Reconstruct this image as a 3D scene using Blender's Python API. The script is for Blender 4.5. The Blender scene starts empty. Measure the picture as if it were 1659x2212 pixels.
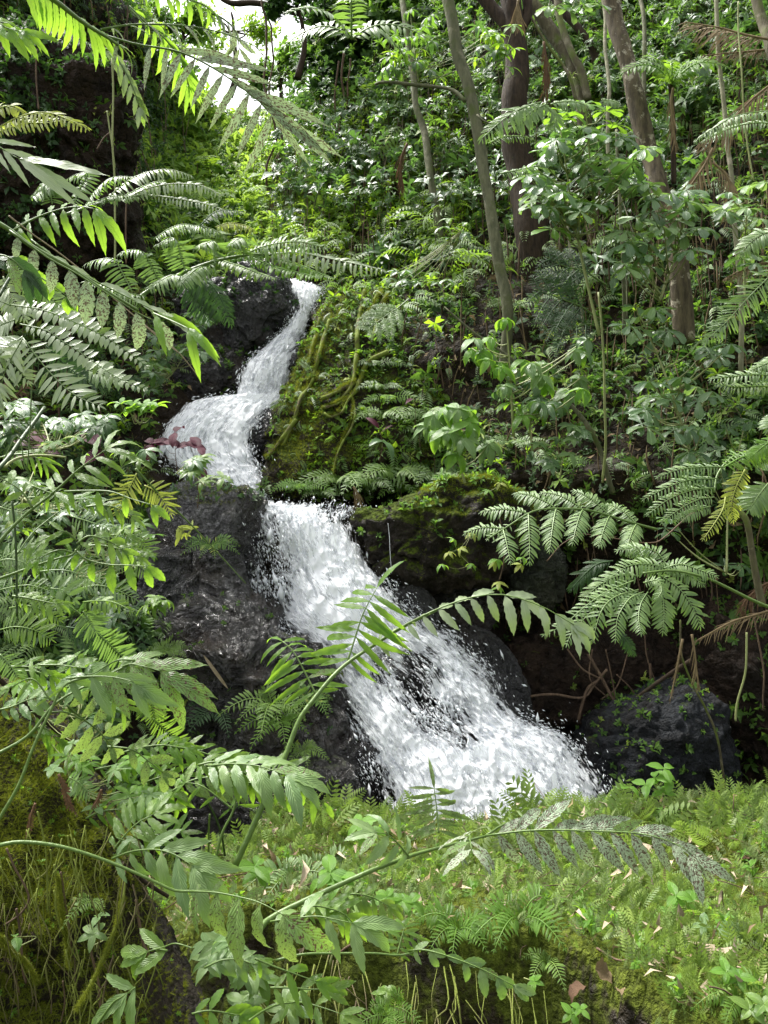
import bpy, math, random
import numpy as np
from mathutils import Vector, Matrix, Euler
from mathutils.bvhtree import BVHTree

random.seed(7)
RNG = np.random.default_rng(11)
S = bpy.context.scene
COL = S.collection

# ------------------------------------------------------------------ camera, sky, sun, exposure
CAMH = 2.7
F = 1916.0                       # focal length in units of a 1659 x 2212 frame
cam_d = bpy.data.cameras.new("camera")
cam_d.sensor_fit = 'VERTICAL'
cam_d.sensor_height = 24
cam_d.lens = 24 * F / 2212
cam_d.clip_end = 500
cam_d.clip_start = 0.05
cam = bpy.data.objects.new("camera", cam_d)
cam.location = (0, 0, CAMH)
cam.rotation_euler = (math.radians(90), 0, 0)
COL.objects.link(cam)
S.camera = cam

SUN_EL, SUN_AZ = math.radians(60), math.radians(-48)      # azimuth from +Y (behind the falls), to the left
w = bpy.data.worlds.new("World")
S.world = w
w.use_nodes = True
nt = w.node_tree
nt.nodes.clear()
sky = nt.nodes.new("ShaderNodeTexSky")
sky.sky_type = 'NISHITA'
sky.sun_disc = False
sky.sun_elevation = SUN_EL
sky.sun_rotation = SUN_AZ
sky.dust_density = 4
sky.air_density = 1.0
hs = nt.nodes.new("ShaderNodeHueSaturation")              # overcast: the blue of the clear sky is mostly veiled
hs.inputs['Saturation'].default_value = 0.12
hs.inputs['Value'].default_value = 1.0
bg = nt.nodes.new("ShaderNodeBackground")
bg.inputs['Strength'].default_value = 0.13
wo = nt.nodes.new("ShaderNodeOutputWorld")
nt.links.new(sky.outputs[0], hs.inputs['Color'])
nt.links.new(hs.outputs[0], bg.inputs['Color'])
nt.links.new(bg.outputs[0], wo.inputs['Surface'])

sl = bpy.data.lights.new("sun", 'SUN')
sl.energy = 3.2
sl.angle = math.radians(16)
sl.color = (1.0, 0.97, 0.9)
so = bpy.data.objects.new("sun", sl)
sd = Vector((math.sin(SUN_AZ) * math.cos(SUN_EL), math.cos(SUN_AZ) * math.cos(SUN_EL), math.sin(SUN_EL)))
so.rotation_euler = sd.to_track_quat('Z', 'Y').to_euler()
so.location = (0, 0, 30)
COL.objects.link(so)
S.view_settings.view_transform = 'Standard'
S.view_settings.look = 'None'
S.view_settings.gamma = 1
S.view_settings.exposure = 1.7
S.cycles.max_bounces = 6
S.cycles.diffuse_bounces = 3
S.cycles.glossy_bounces = 2
S.cycles.transmission_bounces = 4
S.cycles.transparent_max_bounces = 10

# ------------------------------------------------------------------ picking points from the photograph
TILES = dict(P=(0, 0, 1), A=(0, 0, .3318), B=(0, 331.8, .3318), C=(0, 862.7, .3318), D=(0, 1327.2, .3318),
             E=(0, 1791.7, .3318), F=(550.8, 1659, .3318), G=(464.5, 564, .3318), H=(464.5, 1194.5, .3318),
             I=(0, 0, .5), J=(829.5, 0, .5), K=(0, 663.6, .5), L=(829.5, 663.6, .5), M=(0, 1400.2, .5), N=(829.5, 1400.2, .5))


def W(u, v, Y):
    return Vector(((u - 829.5) / F * Y, Y, CAMH - (v - 1106) / F * Y))


def uv2(s):
    t = s.split()
    ox, oy, k = TILES[t[0]]
    return [(ox + float(a.split(',')[0]) * k, oy + float(a.split(',')[1]) * k) for a in t[1:]]


def pts(s, Y0, Y1=None, Ym=None):
    """'B 10,20 30,40' -> world points, depth running from Y0 to Y1 (bulging by Ym in the middle)"""
    if Y1 is None: Y1 = Y0
    q = uv2(s)
    n = max(1, len(q) - 1)
    return [W(u, v, Y0 + (Y1 - Y0) * i / n + (Ym or 0) * math.sin(math.pi * i / n)) for i, (u, v) in enumerate(q)]


def spline(P, n):
    """Catmull-Rom through the points P, n samples"""
    P = np.array([tuple(p) for p in P], float)
    if len(P) == 2:
        t = np.linspace(0, 1, n)[:, None]
        return P[0] * (1 - t) + P[1] * t
    Q = np.vstack([2 * P[0] - P[1], P, 2 * P[-1] - P[-2]])
    seg = np.linalg.norm(np.diff(P, axis=0), axis=1)
    cum = np.concatenate([[0], np.cumsum(seg)])
    s = np.linspace(0, cum[-1], n)
    i = np.clip(np.searchsorted(cum, s, 'right') - 1, 0, len(P) - 2)
    t = ((s - cum[i]) / np.maximum(seg[i], 1e-9))[:, None]
    a, b, c, d = Q[i], Q[i + 1], Q[i + 2], Q[i + 3]
    return 0.5 * (2 * b + (c - a) * t + (2 * a - 5 * b + 4 * c - d) * t ** 2 + (3 * b - a - 3 * c + d) * t ** 3)


# ------------------------------------------------------------------ numpy noise
def _h(ix, iy, iz, s):
    n = (ix * 374761393 + iy * 668265263 + iz * 2147483647 + s * 1274126177) & 0xffffffff
    n = ((n ^ (n >> 13)) * 1274126177) & 0xffffffff
    return ((n ^ (n >> 16)) & 0xffff) / 65535.0


def noise(p, s=0):
    p = np.asarray(p, float)
    i = np.floor(p).astype(np.int64)
    f = p - i
    f = f * f * (3 - 2 * f)
    r = 0
    for dx in (0, 1):
        for dy in (0, 1):
            for dz in (0, 1):
                wgt = (f[:, 0] if dx else 1 - f[:, 0]) * (f[:, 1] if dy else 1 - f[:, 1]) * (f[:, 2] if dz else 1 - f[:, 2])
                r = r + wgt * _h(i[:, 0] + dx, i[:, 1] + dy, i[:, 2] + dz, s)
    return r * 2 - 1


def fbm(p, o=4, s=0, ridge=False, gain=.5):
    p = np.asarray(p, float)
    a, r, t = 1.0, 0, 0
    for k in range(o):
        v = noise(p * 2.03 ** k + 17.3 * k, s + k)
        if ridge: v = 1 - 2 * np.abs(v)
        r = r + a * v
        t += a
        a *= gain
    return r / t


def worley(p, s=0):
    """F1 and F2 distances"""
    p = np.asarray(p, float)
    i = np.floor(p).astype(np.int64)
    d1 = np.full(len(p), 9.0)
    d2 = np.full(len(p), 9.0)
    for dx in (-1, 0, 1):
        for dy in (-1, 0, 1):
            for dz in (-1, 0, 1):
                c = i + [dx, dy, dz]
                q = c + np.stack([_h(c[:, 0], c[:, 1], c[:, 2], s + k) for k in (1, 2, 3)], 1)
                d = np.linalg.norm(q - p, axis=1)
                d2 = np.where(d < d1, d1, np.minimum(d2, d))
                d1 = np.minimum(d1, d)
    return d1, d2


# ------------------------------------------------------------------ mesh helpers
def mesh(name, V, faces, mat, uv=None, rnd=None, smooth=True):
    """faces: (n,3) or (n,4) int array, or a list of such arrays"""
    V = np.asarray(V, np.float32)
    fl = faces if isinstance(faces, list) else [faces]
    fl = [np.asarray(f, np.int32) for f in fl if len(f)]
    me = bpy.data.meshes.new(name)
    me.vertices.add(len(V))
    me.vertices.foreach_set("co", V.ravel())
    nl = sum(f.size for f in fl)
    npoly = sum(len(f) for f in fl)
    me.loops.add(nl)
    me.polygons.add(npoly)
    idx = np.concatenate([f.ravel() for f in fl])
    tot = np.concatenate([np.full(len(f), f.shape[1], np.int32) for f in fl])
    st = np.concatenate([[0], np.cumsum(tot)[:-1]]).astype(np.int32)
    me.loops.foreach_set("vertex_index", idx)
    me.polygons.foreach_set("loop_start", st)
    me.polygons.foreach_set("loop_total", tot)
    me.polygons.foreach_set("use_smooth", np.full(npoly, smooth))
    if uv is not None:
        l = me.uv_layers.new(name="UVMap")
        l.data.foreach_set("uv", np.asarray(uv, np.float32)[idx].ravel())
    if rnd is not None:
        a = me.attributes.new("rnd", 'FLOAT', 'POINT')
        a.data.foreach_set("value", np.asarray(rnd, np.float32))
    me.materials.append(mat)
    me.update(calc_edges=True)
    return me


def attr(me, name, vals):
    a = me.attributes.new(name, 'FLOAT', 'POINT')
    a.data.foreach_set("value", np.asarray(vals, np.float32))


def ob(name, me, parent=None, loc=None):
    o = bpy.data.objects.new(name, me)
    COL.objects.link(o)
    if parent is not None: o.parent = parent
    if loc is not None: o.location = loc
    return o


LABELS = {}


def tag(o, label=None, cat=None, group=None, kind=None):
    if label:
        o['label'] = label
        LABELS[label] = LABELS.get(label, 0) + 1
    if cat: o['category'] = cat
    if group: o['group'] = group
    if kind: o['kind'] = kind
    return o


def thing(name, loc, label, cat, group=None):
    return tag(ob(name, None, None, loc), label, cat, group)


def tube_geo(P, r, sides=6):
    P = np.asarray(P, float)
    n = len(P)
    r = np.broadcast_to(np.asarray(r, float), (n,))
    T = np.gradient(P, axis=0)
    T /= np.linalg.norm(T, axis=1, keepdims=True) + 1e-12
    up = np.array([0, 1, 0.0]) if abs(T[:, 1]).mean() < .8 else np.array([1, 0, 0.0])
    A = np.cross(T, up)
    A /= np.linalg.norm(A, axis=1, keepdims=True) + 1e-12
    B = np.cross(T, A)
    a = np.linspace(0, 2 * math.pi, sides, endpoint=False)
    V = P[:, None] + r[:, None, None] * (np.cos(a)[None, :, None] * A[:, None] + np.sin(a)[None, :, None] * B[:, None])
    V = V.reshape(-1, 3)
    i = np.arange(n - 1)[:, None] * sides
    j = np.arange(sides)[None]
    k = (j + 1) % sides
    Q = np.stack([i + j, i + k, i + sides + k, i + sides + j], -1).reshape(-1, 4)
    V = np.vstack([V, P[:1], P[-1:]])
    c0, c1 = len(V) - 2, len(V) - 1
    jj = np.arange(sides)
    kk = (jj + 1) % sides
    Tf = np.vstack([np.stack([np.full(sides, c0), kk, jj], 1), np.stack([np.full(sides, c1), (n - 1) * sides + jj, (n - 1) * sides + kk], 1)])
    return V, Q, Tf


def merge(parts):
    """list of (V, Q, T) -> one"""
    Vs, Qs, Ts, o = [], [], [], 0
    for V, Q, T in parts:
        Vs.append(V)
        if len(Q): Qs.append(np.asarray(Q) + o)
        if len(T): Ts.append(np.asarray(T) + o)
        o += len(V)
    return np.vstack(Vs), (np.vstack(Qs) if Qs else np.zeros((0, 4), int)), (np.vstack(Ts) if Ts else np.zeros((0, 3), int))


def tube(name, P, r, mat, parent=None, origin=None, sides=6, wob=0, n=None, bark=0):
    if n: P = spline(P, n)
    P = np.array([tuple(p) for p in P], float)
    m = len(P)
    if np.ndim(r) == 1 and len(r) != m:
        r = np.interp(np.linspace(0, 1, m), np.linspace(0, 1, len(r)), r)
    if wob:
        P = P + wob * np.stack([noise(P * 2.1 + 5, 1), noise(P * 2.1 + 9, 2), noise(P * 2.1 + 3, 3)], 1)
    o3 = np.array(tuple(origin)) if origin is not None else np.zeros(3)
    V, Q, T = tube_geo(P, r, sides)
    if bark:
        C = np.vstack([np.repeat(P, sides, axis=0), P[:1], P[-1:]])
        D = V - C
        D /= np.linalg.norm(D, axis=1, keepdims=True) + 1e-9
        V = V + D * (bark * (fbm(V * [7, 7, 2.5], 3, 4) + .6 * fbm(V * 1.7, 2, 8)))[:, None]
    return ob(name, mesh(name, V - o3, [Q, T], mat), parent)


# leaf outlines: half width against position along the leaf
SH = {
    'lance': ([0, .04, .15, .35, .6, .8, .93, 1], [.06, .3, .75, 1, .88, .52, .14, .0]),
    'ovate': ([0, .04, .12, .3, .5, .75, .92, 1], [.1, .42, .82, 1, .93, .55, .15, 0]),
    'obov': ([0, .1, .3, .5, .7, .85, .95, 1], [.08, .2, .5, .8, 1, .95, .6, .05]),
    'lin': ([0, .05, .2, .5, .8, .95, 1], [.4, .85, 1, .95, .7, .3, 0]),
    'long': ([0, .05, .2, .5, .75, .93, 1], [.15, .5, .9, 1, .85, .3, 0]),
}


def leaf_geo(shape='lance', asp=.25, curl=.15, fold=.25, n=8, serr=0, wave=0, cols=1, seed=0):
    """a leaf one unit long lying along +Y, facing +Z. returns V, Q, T, UV"""
    xs, ws = SH[shape]
    t = np.linspace(0, 1, n + 1)
    wd = np.interp(t, xs, ws) * asp / 2
    wd[-1] = .002
    if serr: wd = wd * (1 + serr * np.where(np.arange(n + 1) % 2 == 0, 1, -1) * (t > .08) * (t < .99))
    c = np.linspace(-1, 1, 2 * cols + 1)
    X = wd[:, None] * c[None]
    Yc = t[:, None] + np.abs(c)[None] * wd[:, None] * .35
    # curl: bend downward progressively
    ang = curl * t * 2.2
    yy = np.concatenate([[0], np.cumsum(np.cos(ang[:-1]) / n)])
    zz = -np.concatenate([[0], np.cumsum(np.sin(ang[:-1]) / n)])
    Yp = yy[:, None] + (Yc - t[:, None])
    Z = zz[:, None] + fold * np.abs(X) * (1 - .5 * np.abs(c)[None])
    if wave: Z = Z + wave * asp * np.abs(c)[None] * np.sin(t[:, None] * 19 + seed + 1.7 * np.sign(c)[None])
    m = 2 * cols + 1
    V = np.stack([X, Yp * np.ones_like(X), Z], -1).reshape(-1, 3)
    UV = np.stack([np.broadcast_to((c[None] + 1) / 2, X.shape), np.broadcast_to(t[:, None], X.shape)], -1).reshape(-1, 2)
    i = np.arange(n)[:, None] * m
    j = np.arange(m - 1)[None]
    Q = np.stack([i + j, i + j + 1, i + m + j + 1, i + m + j], -1).reshape(-1, 4)
    return V, Q, np.zeros((0, 3), int), UV


def bake(name, protos, M, idx, mat, rnd=None, parent=None, extra=None, origin=None, smooth=True):
    """merge copies of the protos (list of V,Q,T,UV), transforms M (n,3,4), as one mesh"""
    Vs, Qs, Ts, Us, Rs, o = [], [], [], [], [], 0
    if rnd is None: rnd = RNG.random(len(M))
    rnd = np.asarray(rnd)
    M = np.asarray(M)
    idx = np.asarray(idx)
    for k, (V, Q, T, UV) in enumerate(protos):
        sel = np.where(idx == k)[0]
        if not len(sel): continue
        m = M[sel]
        X = np.einsum('nij,vj->nvi', m[:, :, :3], V) + m[:, None, :, 3]
        nv = len(V)
        off = o + np.arange(len(sel))[:, None, None] * nv
        if len(Q): Qs.append((Q[None] + off).reshape(-1, 4))
        if len(T): Ts.append((T[None] + off).reshape(-1, 3))
        Vs.append(X.reshape(-1, 3))
        Us.append(np.tile(UV, (len(sel), 1)))
        Rs.append(np.repeat(rnd[sel], nv))
        o += nv * len(sel)
    if extra is not None:
        for V, Q, T in extra:
            Vs.append(V)
            if len(Q): Qs.append(Q + o)
            if len(T): Ts.append(T + o)
            Us.append(np.full((len(V), 2), .5))
            Rs.append(np.full(len(V), .5))
            o += len(V)
    V = np.vstack(Vs)
    if origin is not None: V = V - np.array(tuple(origin))
    fl = []
    if Qs: fl.append(np.vstack(Qs))
    if Ts: fl.append(np.vstack(Ts))
    return ob(name, mesh(name, V, fl, mat, np.vstack(Us), np.concatenate(Rs), smooth), parent)


def frames(P, D, N, L, wx=None):
    """matrices: leaf at P pointing D, facing N, length L (and width scale wx)"""
    D = D / (np.linalg.norm(D, axis=1, keepdims=True) + 1e-9)
    N = N - D * (N * D).sum(1, keepdims=True)
    N = N / (np.linalg.norm(N, axis=1, keepdims=True) + 1e-9)
    X = np.cross(D, N)
    L = np.asarray(L)[:, None]
    wv = L if wx is None else np.asarray(wx)[:, None]
    return np.stack([X * wv, D * L, N * L, P], -1)


# ------------------------------------------------------------------ materials
def newmat(name):
    m = bpy.data.materials.new(name)
    m.use_nodes = True
    m.node_tree.nodes.clear()
    return m, m.node_tree


class G:
    """terse node graph"""
    def __init__(s, name):
        s.m, s.t = newmat(name)

    def n(s, typ, _o=0, **kw):
        nd = s.t.nodes.new("ShaderNode" + typ)
        for k, v in kw.items():
            if k in ('i',):
                for kk, vv in v.items():
                    sock = nd.inputs[kk]
                    if isinstance(vv, bpy.types.NodeSocket): s.t.links.new(vv, sock)
                    else: sock.default_value = vv
            else:
                setattr(nd, k, v)
        return nd.outputs[_o]

    def mix(s, a, b, f, blend='MIX'):
        nd = s.t.nodes.new("ShaderNodeMix")
        nd.data_type = 'RGBA'
        nd.blend_type = blend
        for sock, v in ((nd.inputs[0], f), (nd.inputs[6], a), (nd.inputs[7], b)):
            if isinstance(v, bpy.types.NodeSocket): s.t.links.new(v, sock)
            else: sock.default_value = (*v, 1) if isinstance(v, tuple) and len(v) == 3 else v
        return nd.outputs[2]

    def ramp(s, x, a, b, lo=0., hi=1.):
        return s.n('MapRange', i={0: x, 1: a, 2: b, 3: lo, 4: hi})

    def math(s, op, a, b=0., c=0.):
        return s.n('Math', operation=op, i={0: a, 1: b, 2: c})

    def noise(s, vec, scale, det=3, rough=.55, dim='3D', w=None, out=0):
        i = {'Scale': scale, 'Detail': det, 'Roughness': rough}
        if vec is not None: i['Vector'] = vec
        if w is not None: i['W'] = w
        return s.n('TexNoise', out, noise_dimensions=dim, i=i)

    def out(s, sh):
        o = s.t.nodes.new("ShaderNodeOutputMaterial")
        s.t.links.new(sh, o.inputs[0])
        return s.m


def leafmat(name, dark, light, trans, rough=.38, tw=.35, spots=0, veins=1.0, coat=0.0, spec=.5, spotcol=(.1, .05, .03), yellow=None):
    dark, light, trans = [(c[0] * 1.12 + .006, c[1] * .95, c[2] * 1.15 + .004) for c in (dark, light, trans)]
    g = G(name)
    uvn = g.n('UVMap')
    at = g.n('Attribute', 2, attribute_name='rnd')
    oi = g.n('ObjectInfo', 5)
    r = g.math('FRACT', g.math('ADD', at, oi))
    geo = g.n('NewGeometry')
    big = g.noise(geo, 9, 2)
    fac = g.math('ADD', g.math('MULTIPLY', r, .75), g.math('MULTIPLY', g.math('SUBTRACT', big, .5), 1.1))
    col = g.mix(dark, light, g.n('Clamp', i={0: fac}))
    if yellow:
        col = g.mix(col, yellow, g.ramp(g.math('FRACT', g.math('MULTIPLY', r, 7.3)), .9, .96))
    sep = g.t.nodes.new('ShaderNodeSeparateXYZ')
    g.t.links.new(uvn, sep.inputs[0])
    ax = g.math('ABSOLUTE', g.math('SUBTRACT', sep.outputs[0], .5))
    rib = g.ramp(ax, .02, .06, 1, 0)
    col = g.mix(col, tuple(min(1, c * 1.6 + .02) for c in light), g.math('MULTIPLY', rib, .5 * veins))
    vein = g.math('SINE', g.math('ADD', g.math('MULTIPLY', sep.outputs[1], 75), g.math('MULTIPLY', ax, -34)))
    col = g.mix(col, (.0, .03, .0), g.math('MULTIPLY', g.ramp(vein, .2, 1), .16 * veins))
    if spots:
        cv = g.n('Combine' + 'XYZ', i={0: g.math('MULTIPLY', sep.outputs[0], 2.2), 1: g.math('MULTIPLY', sep.outputs[1], 9), 2: g.math('MULTIPLY', r, 37)})
        sp = g.noise(cv, 2.6, 3, .7)
        msk = g.ramp(sp, .62 - .12 * spots, .64 - .12 * spots)
        col = g.mix(col, spotcol, msk)
    bmp = g.n('Bump', i={'Strength': .5 * veins, 'Distance': .005, 'Height': g.math('ADD', g.math('MULTIPLY', vein, .5), g.math('MULTIPLY', rib, -1.5))})
    p = g.n('BsdfPrincipled', i={'Base Color': col, 'Roughness': g.math('ADD', rough, g.math('MULTIPLY', g.math('SUBTRACT', big, .5), .25)),
                                 'Specular IOR Level': spec, 'Coat Weight': coat, 'Coat Roughness': .3, 'Normal': bmp})
    tcol = g.mix(trans, tuple(c * .6 for c in trans), rib)
    if spots: tcol = g.mix(tcol, spotcol, msk)
    tr = g.n('BsdfTranslucent', i={'Color': tcol})
    mx = g.n('MixShader', i={0: tw, 1: p, 2: tr})
    return g.out(mx)


def barkmat(name, c1, c2, moss=0., mosscol=(.07, .1, .015), rough=.85, scale=1., pale=0.):
    g = G(name)
    tc = g.n('TexCoord', 3)
    mp = g.n('Mapping', i={0: tc, 3: (9 * scale, 9 * scale, 2.2 * scale)})
    n1 = g.noise(mp, 2.2, 6, .65)
    n2 = g.noise(tc, 3.1 * scale, 4, .6)
    col = g.mix(c1, c2, g.ramp(n1, .35, .68))
    if pale: col = g.mix(col, (.32, .29, .22), g.math('MULTIPLY', g.ramp(g.noise(tc, 5 * scale, 5, .7), .56, .62), pale))
    col = g.mix(col, mosscol, g.ramp(n2, .68 - .36 * moss, .8 - .36 * moss))
    b = g.n('Bump', i={'Strength': .9, 'Distance': .02, 'Height': g.math('ADD', n1, g.math('MULTIPLY', n2, .7))})
    return g.out(g.n('BsdfPrincipled', i={'Base Color': col, 'Roughness': rough, 'Normal': b, 'Specular IOR Level': .25}))


def rockmat(name, c1, c2, c3=(.02, .018, .016), wet=1., moss=0., mosscol=(.085, .12, .012), scale=1., water=0.):
    g = G(name)
    tc = g.n('TexCoord', 3)
    n1 = g.noise(tc, 2.2 * scale, 8, .62)
    n2 = g.noise(tc, 7 * scale, 8, .7)
    n3 = g.noise(tc, 24 * scale, 5, .65)
    mpz = g.n('Mapping', i={0: tc, 3: (1.0, 1.0, 2.4), 2: (0, .35, .2)})
    vo = g.n('TexVoronoi', 0, feature='DISTANCE_TO_EDGE', i={'Vector': g.mix(mpz, g.noise(tc, 3.5 * scale, 4, out=1), .12), 'Scale': 2.1 * scale})
    crack = g.ramp(vo, .0, .035, 1, 0)
    col = g.mix(c1, c2, g.ramp(n1, .36, .64))
    col = g.mix(col, c3, g.ramp(n2, .5, .68))
    col = g.mix(col, (.04, .024, .014), g.math('MULTIPLY', g.ramp(g.noise(tc, 1.3 * scale, 5, .6), .5, .66), .7 if wet > .5 else .3))
    col = g.mix(col, tuple(min(1, 2.2 * c + .03) for c in c2), g.math('MULTIPLY', g.ramp(n3, .6, .72), .5))
    col = g.mix(col, (.006, .006, .006), g.math('MULTIPLY', crack, .12))
    geo = g.t.nodes.new('ShaderNodeNewGeometry')
    sep = g.t.nodes.new('ShaderNodeSeparateXYZ')
    g.t.links.new(geo.outputs['Normal'], sep.inputs[0])
    up = g.math('ADD', sep.outputs[2], g.math('MULTIPLY', g.math('SUBTRACT', n1, .5), 3.2))
    up = g.math('ADD', up, g.math('MULTIPLY', g.math('SUBTRACT', n3, .5), .9))
    mk = g.ramp(up, 1.25 - moss * 1.6, 1.6 - moss * 1.6)
    col = g.mix(col, g.mix(mosscol, tuple(c * .45 for c in mosscol), g.ramp(g.noise(tc, 30, 3), .4, .62)), mk)
    rdg = g.math('ABSOLUTE', g.math('SUBTRACT', g.noise(tc, 15 * scale, 4, .6), .5))
    kn = g.n('TexVoronoi', 0, feature='F1', i={'Vector': g.mix(tc, g.noise(tc, 8, 2, out=1), .06), 'Scale': 17 * scale})
    h = g.math('ADD', g.math('MULTIPLY', n2, 1.3), g.math('MULTIPLY', n3, .9))
    h = g.math('ADD', h, g.math('ADD', g.math('MULTIPLY', rdg, -3.2), g.math('MULTIPLY', kn, -1.1)))
    h = g.math('ADD', h, g.math('MULTIPLY', crack, -.06))
    h = g.math('ADD', h, g.math('MULTIPLY', g.noise(tc, 90, 3), .3))
    rr = g.ramp(n1, .35, .65, .12 if wet > .5 else .5, .4 if wet > .5 else .85)
    ro = g.math('ADD', g.math('MULTIPLY', rr, 1), g.math('MULTIPLY', mk, .6))
    b = g.n('Bump', i={'Strength': 1.0, 'Distance': .06, 'Height': h})
    b2 = g.n('Bump', i={'Strength': 1.0, 'Distance': .09, 'Height': h})
    return g.out(g.n('BsdfPrincipled', i={'Base Color': col, 'Roughness': ro, 'Normal': b, 'Specular IOR Level': .9 if wet > .5 else .2, 'Coat Weight': .7 if wet > .5 else 0, 'Coat Roughness': .07, 'Coat Normal': b2}))


def flatmat(name, c1, c2, rough=.7, scale=12, trans=0, spec=.3):
    g = G(name)
    tc = g.n('TexCoord', 3)
    at = g.n('Attribute', 2, attribute_name='rnd')
    f = g.math('ADD', g.math('MULTIPLY', at, .5), g.math('SUBTRACT', g.noise(tc, scale, 4), .1))
    col = g.mix(c1, c2, g.n('Clamp', i={0: f}))
    b = g.n('Bump', i={'Strength': .5, 'Distance': .01, 'Height': g.noise(tc, scale * 4, 3)})
    p = g.n('BsdfPrincipled', i={'Base Color': col, 'Roughness': rough, 'Specular IOR Level': spec, 'Normal': b})
    if trans:
        p = g.n('MixShader', i={0: trans, 1: p, 2: g.n('BsdfTranslucent', i={'Color': col})})
    return g.out(p)


M = {}
M['fern'] = leafmat('fern_leaf', (.075, .18, .022), (.16, .31, .045), (.26, .52, .035), .4, .38, coat=.1, spec=.5)
M['fern_hi'] = leafmat('bright_fern_leaf', (.08, .21, .02), (.14, .31, .04), (.28, .58, .03), .42, .48, spec=.45)
M['fern_sheen'] = leafmat('sheen_fern_leaf', (.16, .27, .1), (.28, .4, .18), (.24, .42, .08), .36, .2, coat=.5, spec=.7, veins=.5)  # base colour made paler to stand in for the sky's sheen
M['fern_blue'] = leafmat('blue_green_fern_leaf', (.085, .19, .045), (.18, .32, .085), (.22, .46, .05), .4, .3, coat=.14, spec=.5, veins=.7)
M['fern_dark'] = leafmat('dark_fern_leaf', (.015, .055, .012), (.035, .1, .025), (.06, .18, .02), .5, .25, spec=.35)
M['fern_yel'] = leafmat('yellow_green_fern_leaf', (.2, .3, .04), (.32, .42, .08), (.42, .6, .06), .5, .4)
M['spot'] = leafmat('rust_spotted_fern_leaf', (.1, .22, .045), (.17, .32, .08), (.25, .5, .05), .42, .33, spots=.5)
M['spot_hi'] = leafmat('dark_spotted_yellow_green_leaf', (.13, .27, .05), (.21, .37, .09), (.26, .46, .06), .46, .3, spots=.35, spotcol=(.06, .04, .02))
M['spot_rust'] = leafmat('rust_covered_fern_leaf', (.22, .36, .18), (.33, .48, .26), (.3, .5, .16), .45, .28, spots=.8, spotcol=(.10, .07, .04))
M['broad'] = leafmat('broad_shrub_leaf', (.045, .13, .035), (.12, .24, .075), (.16, .4, .05), .36, .26, coat=.3)  # base colour paled to carry part of the reflected sky
M['broad_pale'] = leafmat('pale_shrub_leaf', (.1, .22, .06), (.18, .33, .1), (.24, .48, .07), .42, .32)
M['broad_hi'] = leafmat('sunny_shrub_leaf', (.08, .23, .018), (.14, .34, .03), (.28, .6, .03), .45, .42)  # brighter copy of the broad leaf, sunlight put into its colour
M['dark_green'] = leafmat('shaded_leaf', (.012, .05, .008), (.04, .12, .02), (.08, .24, .02), .48, .28, spec=.35)  # darker copy of the hillside leaf, with shade in its colour
M['mid_green'] = leafmat('hillside_leaf', (.03, .105, .01), (.1, .23, .03), (.18, .42, .03), .5, .38, yellow=(.32, .38, .07), spec=.35)
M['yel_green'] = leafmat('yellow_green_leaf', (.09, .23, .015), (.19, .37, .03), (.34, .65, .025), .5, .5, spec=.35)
M['glade'] = leafmat('far_glade_leaf', (.12, .3, .03), (.23, .43, .06), (.36, .64, .06), .5, .45, spec=.35)  # bright colour gives the far foliage its sunlit look
M['maroon'] = leafmat('maroon_leaf', (.025, .004, .008), (.07, .01, .02), (.1, .01, .02), .6, .2, spec=.2)
M['moss_leaf'] = leafmat('moss_sprig', (.08, .13, .01), (.2, .27, .025), (.26, .36, .02), .8, .35, veins=0, spec=.1)
M['cover'] = leafmat('ground_cover_leaf', (.085, .175, .03), (.21, .34, .06), (.24, .44, .05), .55, .35, veins=0, spec=.25)
M['cover_blue'] = leafmat('pale_cover_leaf', (.11, .2, .055), (.23, .33, .11), (.22, .36, .09), .55, .3, veins=0, spec=.25)
M['stem'] = flatmat('green_stem', (.06, .11, .02), (.12, .19, .04), .45, 8, spec=.4)
M['stem_dark'] = flatmat('dark_green_stem', (.02, .045, .012), (.05, .08, .02), .5, 8)
M['stem_pale'] = flatmat('pale_stem', (.17, .2, .07), (.3, .32, .14), .55, 8)
M['stem_brown'] = flatmat('brown_stem', (.06, .035, .02), (.13, .08, .045), .7, 8)
M['dry'] = flatmat('dry_leaf', (.09, .06, .03), (.27, .2, .11), .75, 15, trans=.15)
M['dry_red'] = flatmat('red_brown_dead_leaf', (.06, .032, .018), (.15, .085, .045), .75, 15, trans=.15)
M['straw'] = flatmat('straw', (.2, .15, .1), (.38, .31, .22), .7, 10)
M['root'] = barkmat('mossy_root', (.06, .045, .026), (.14, .115, .06), .75, (.14, .17, .03))
M['root_pale'] = barkmat('pale_mossy_root', (.05, .04, .022), (.13, .105, .055), .8, (.13, .17, .025), scale=2)
M['root_brown'] = barkmat('brown_root', (.06, .04, .026), (.15, .1, .065), 0, scale=1.5)
M['bark_mossy'] = barkmat('mossy_bark', (.06, .05, .03), (.12, .11, .06), .55, (.085, .11, .022), pale=.3)
M['bark_green'] = barkmat('grey_green_bark', (.06, .065, .035), (.13, .13, .075), .45, (.07, .09, .025), pale=.25)
M['bark_dark'] = barkmat('dark_brown_bark', (.017, .011, .007), (.05, .033, .02), .12, scale=1.2)
M['bark_spot'] = barkmat('spotted_brown_bark', (.04, .031, .02), (.13, .105, .065), .25, (.08, .1, .025), pale=.95)
M['bark_pale'] = barkmat('pale_lichen_bark', (.13, .13, .08), (.24, .23, .15), .25, (.1, .13, .03), pale=.8)
M['rock'] = rockmat('wet_black_rock', (.006, .0055, .006), (.026, .021, .018), (.01, .008, .007), wet=1, moss=.06)
M['rock_grey'] = rockmat('wet_grey_rock', (.02, .02, .021), (.085, .083, .086), (.014, .013, .013), wet=1, moss=.0, scale=1.3)  # grey raised so the colour itself gives the top slab's pale sheen
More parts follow.
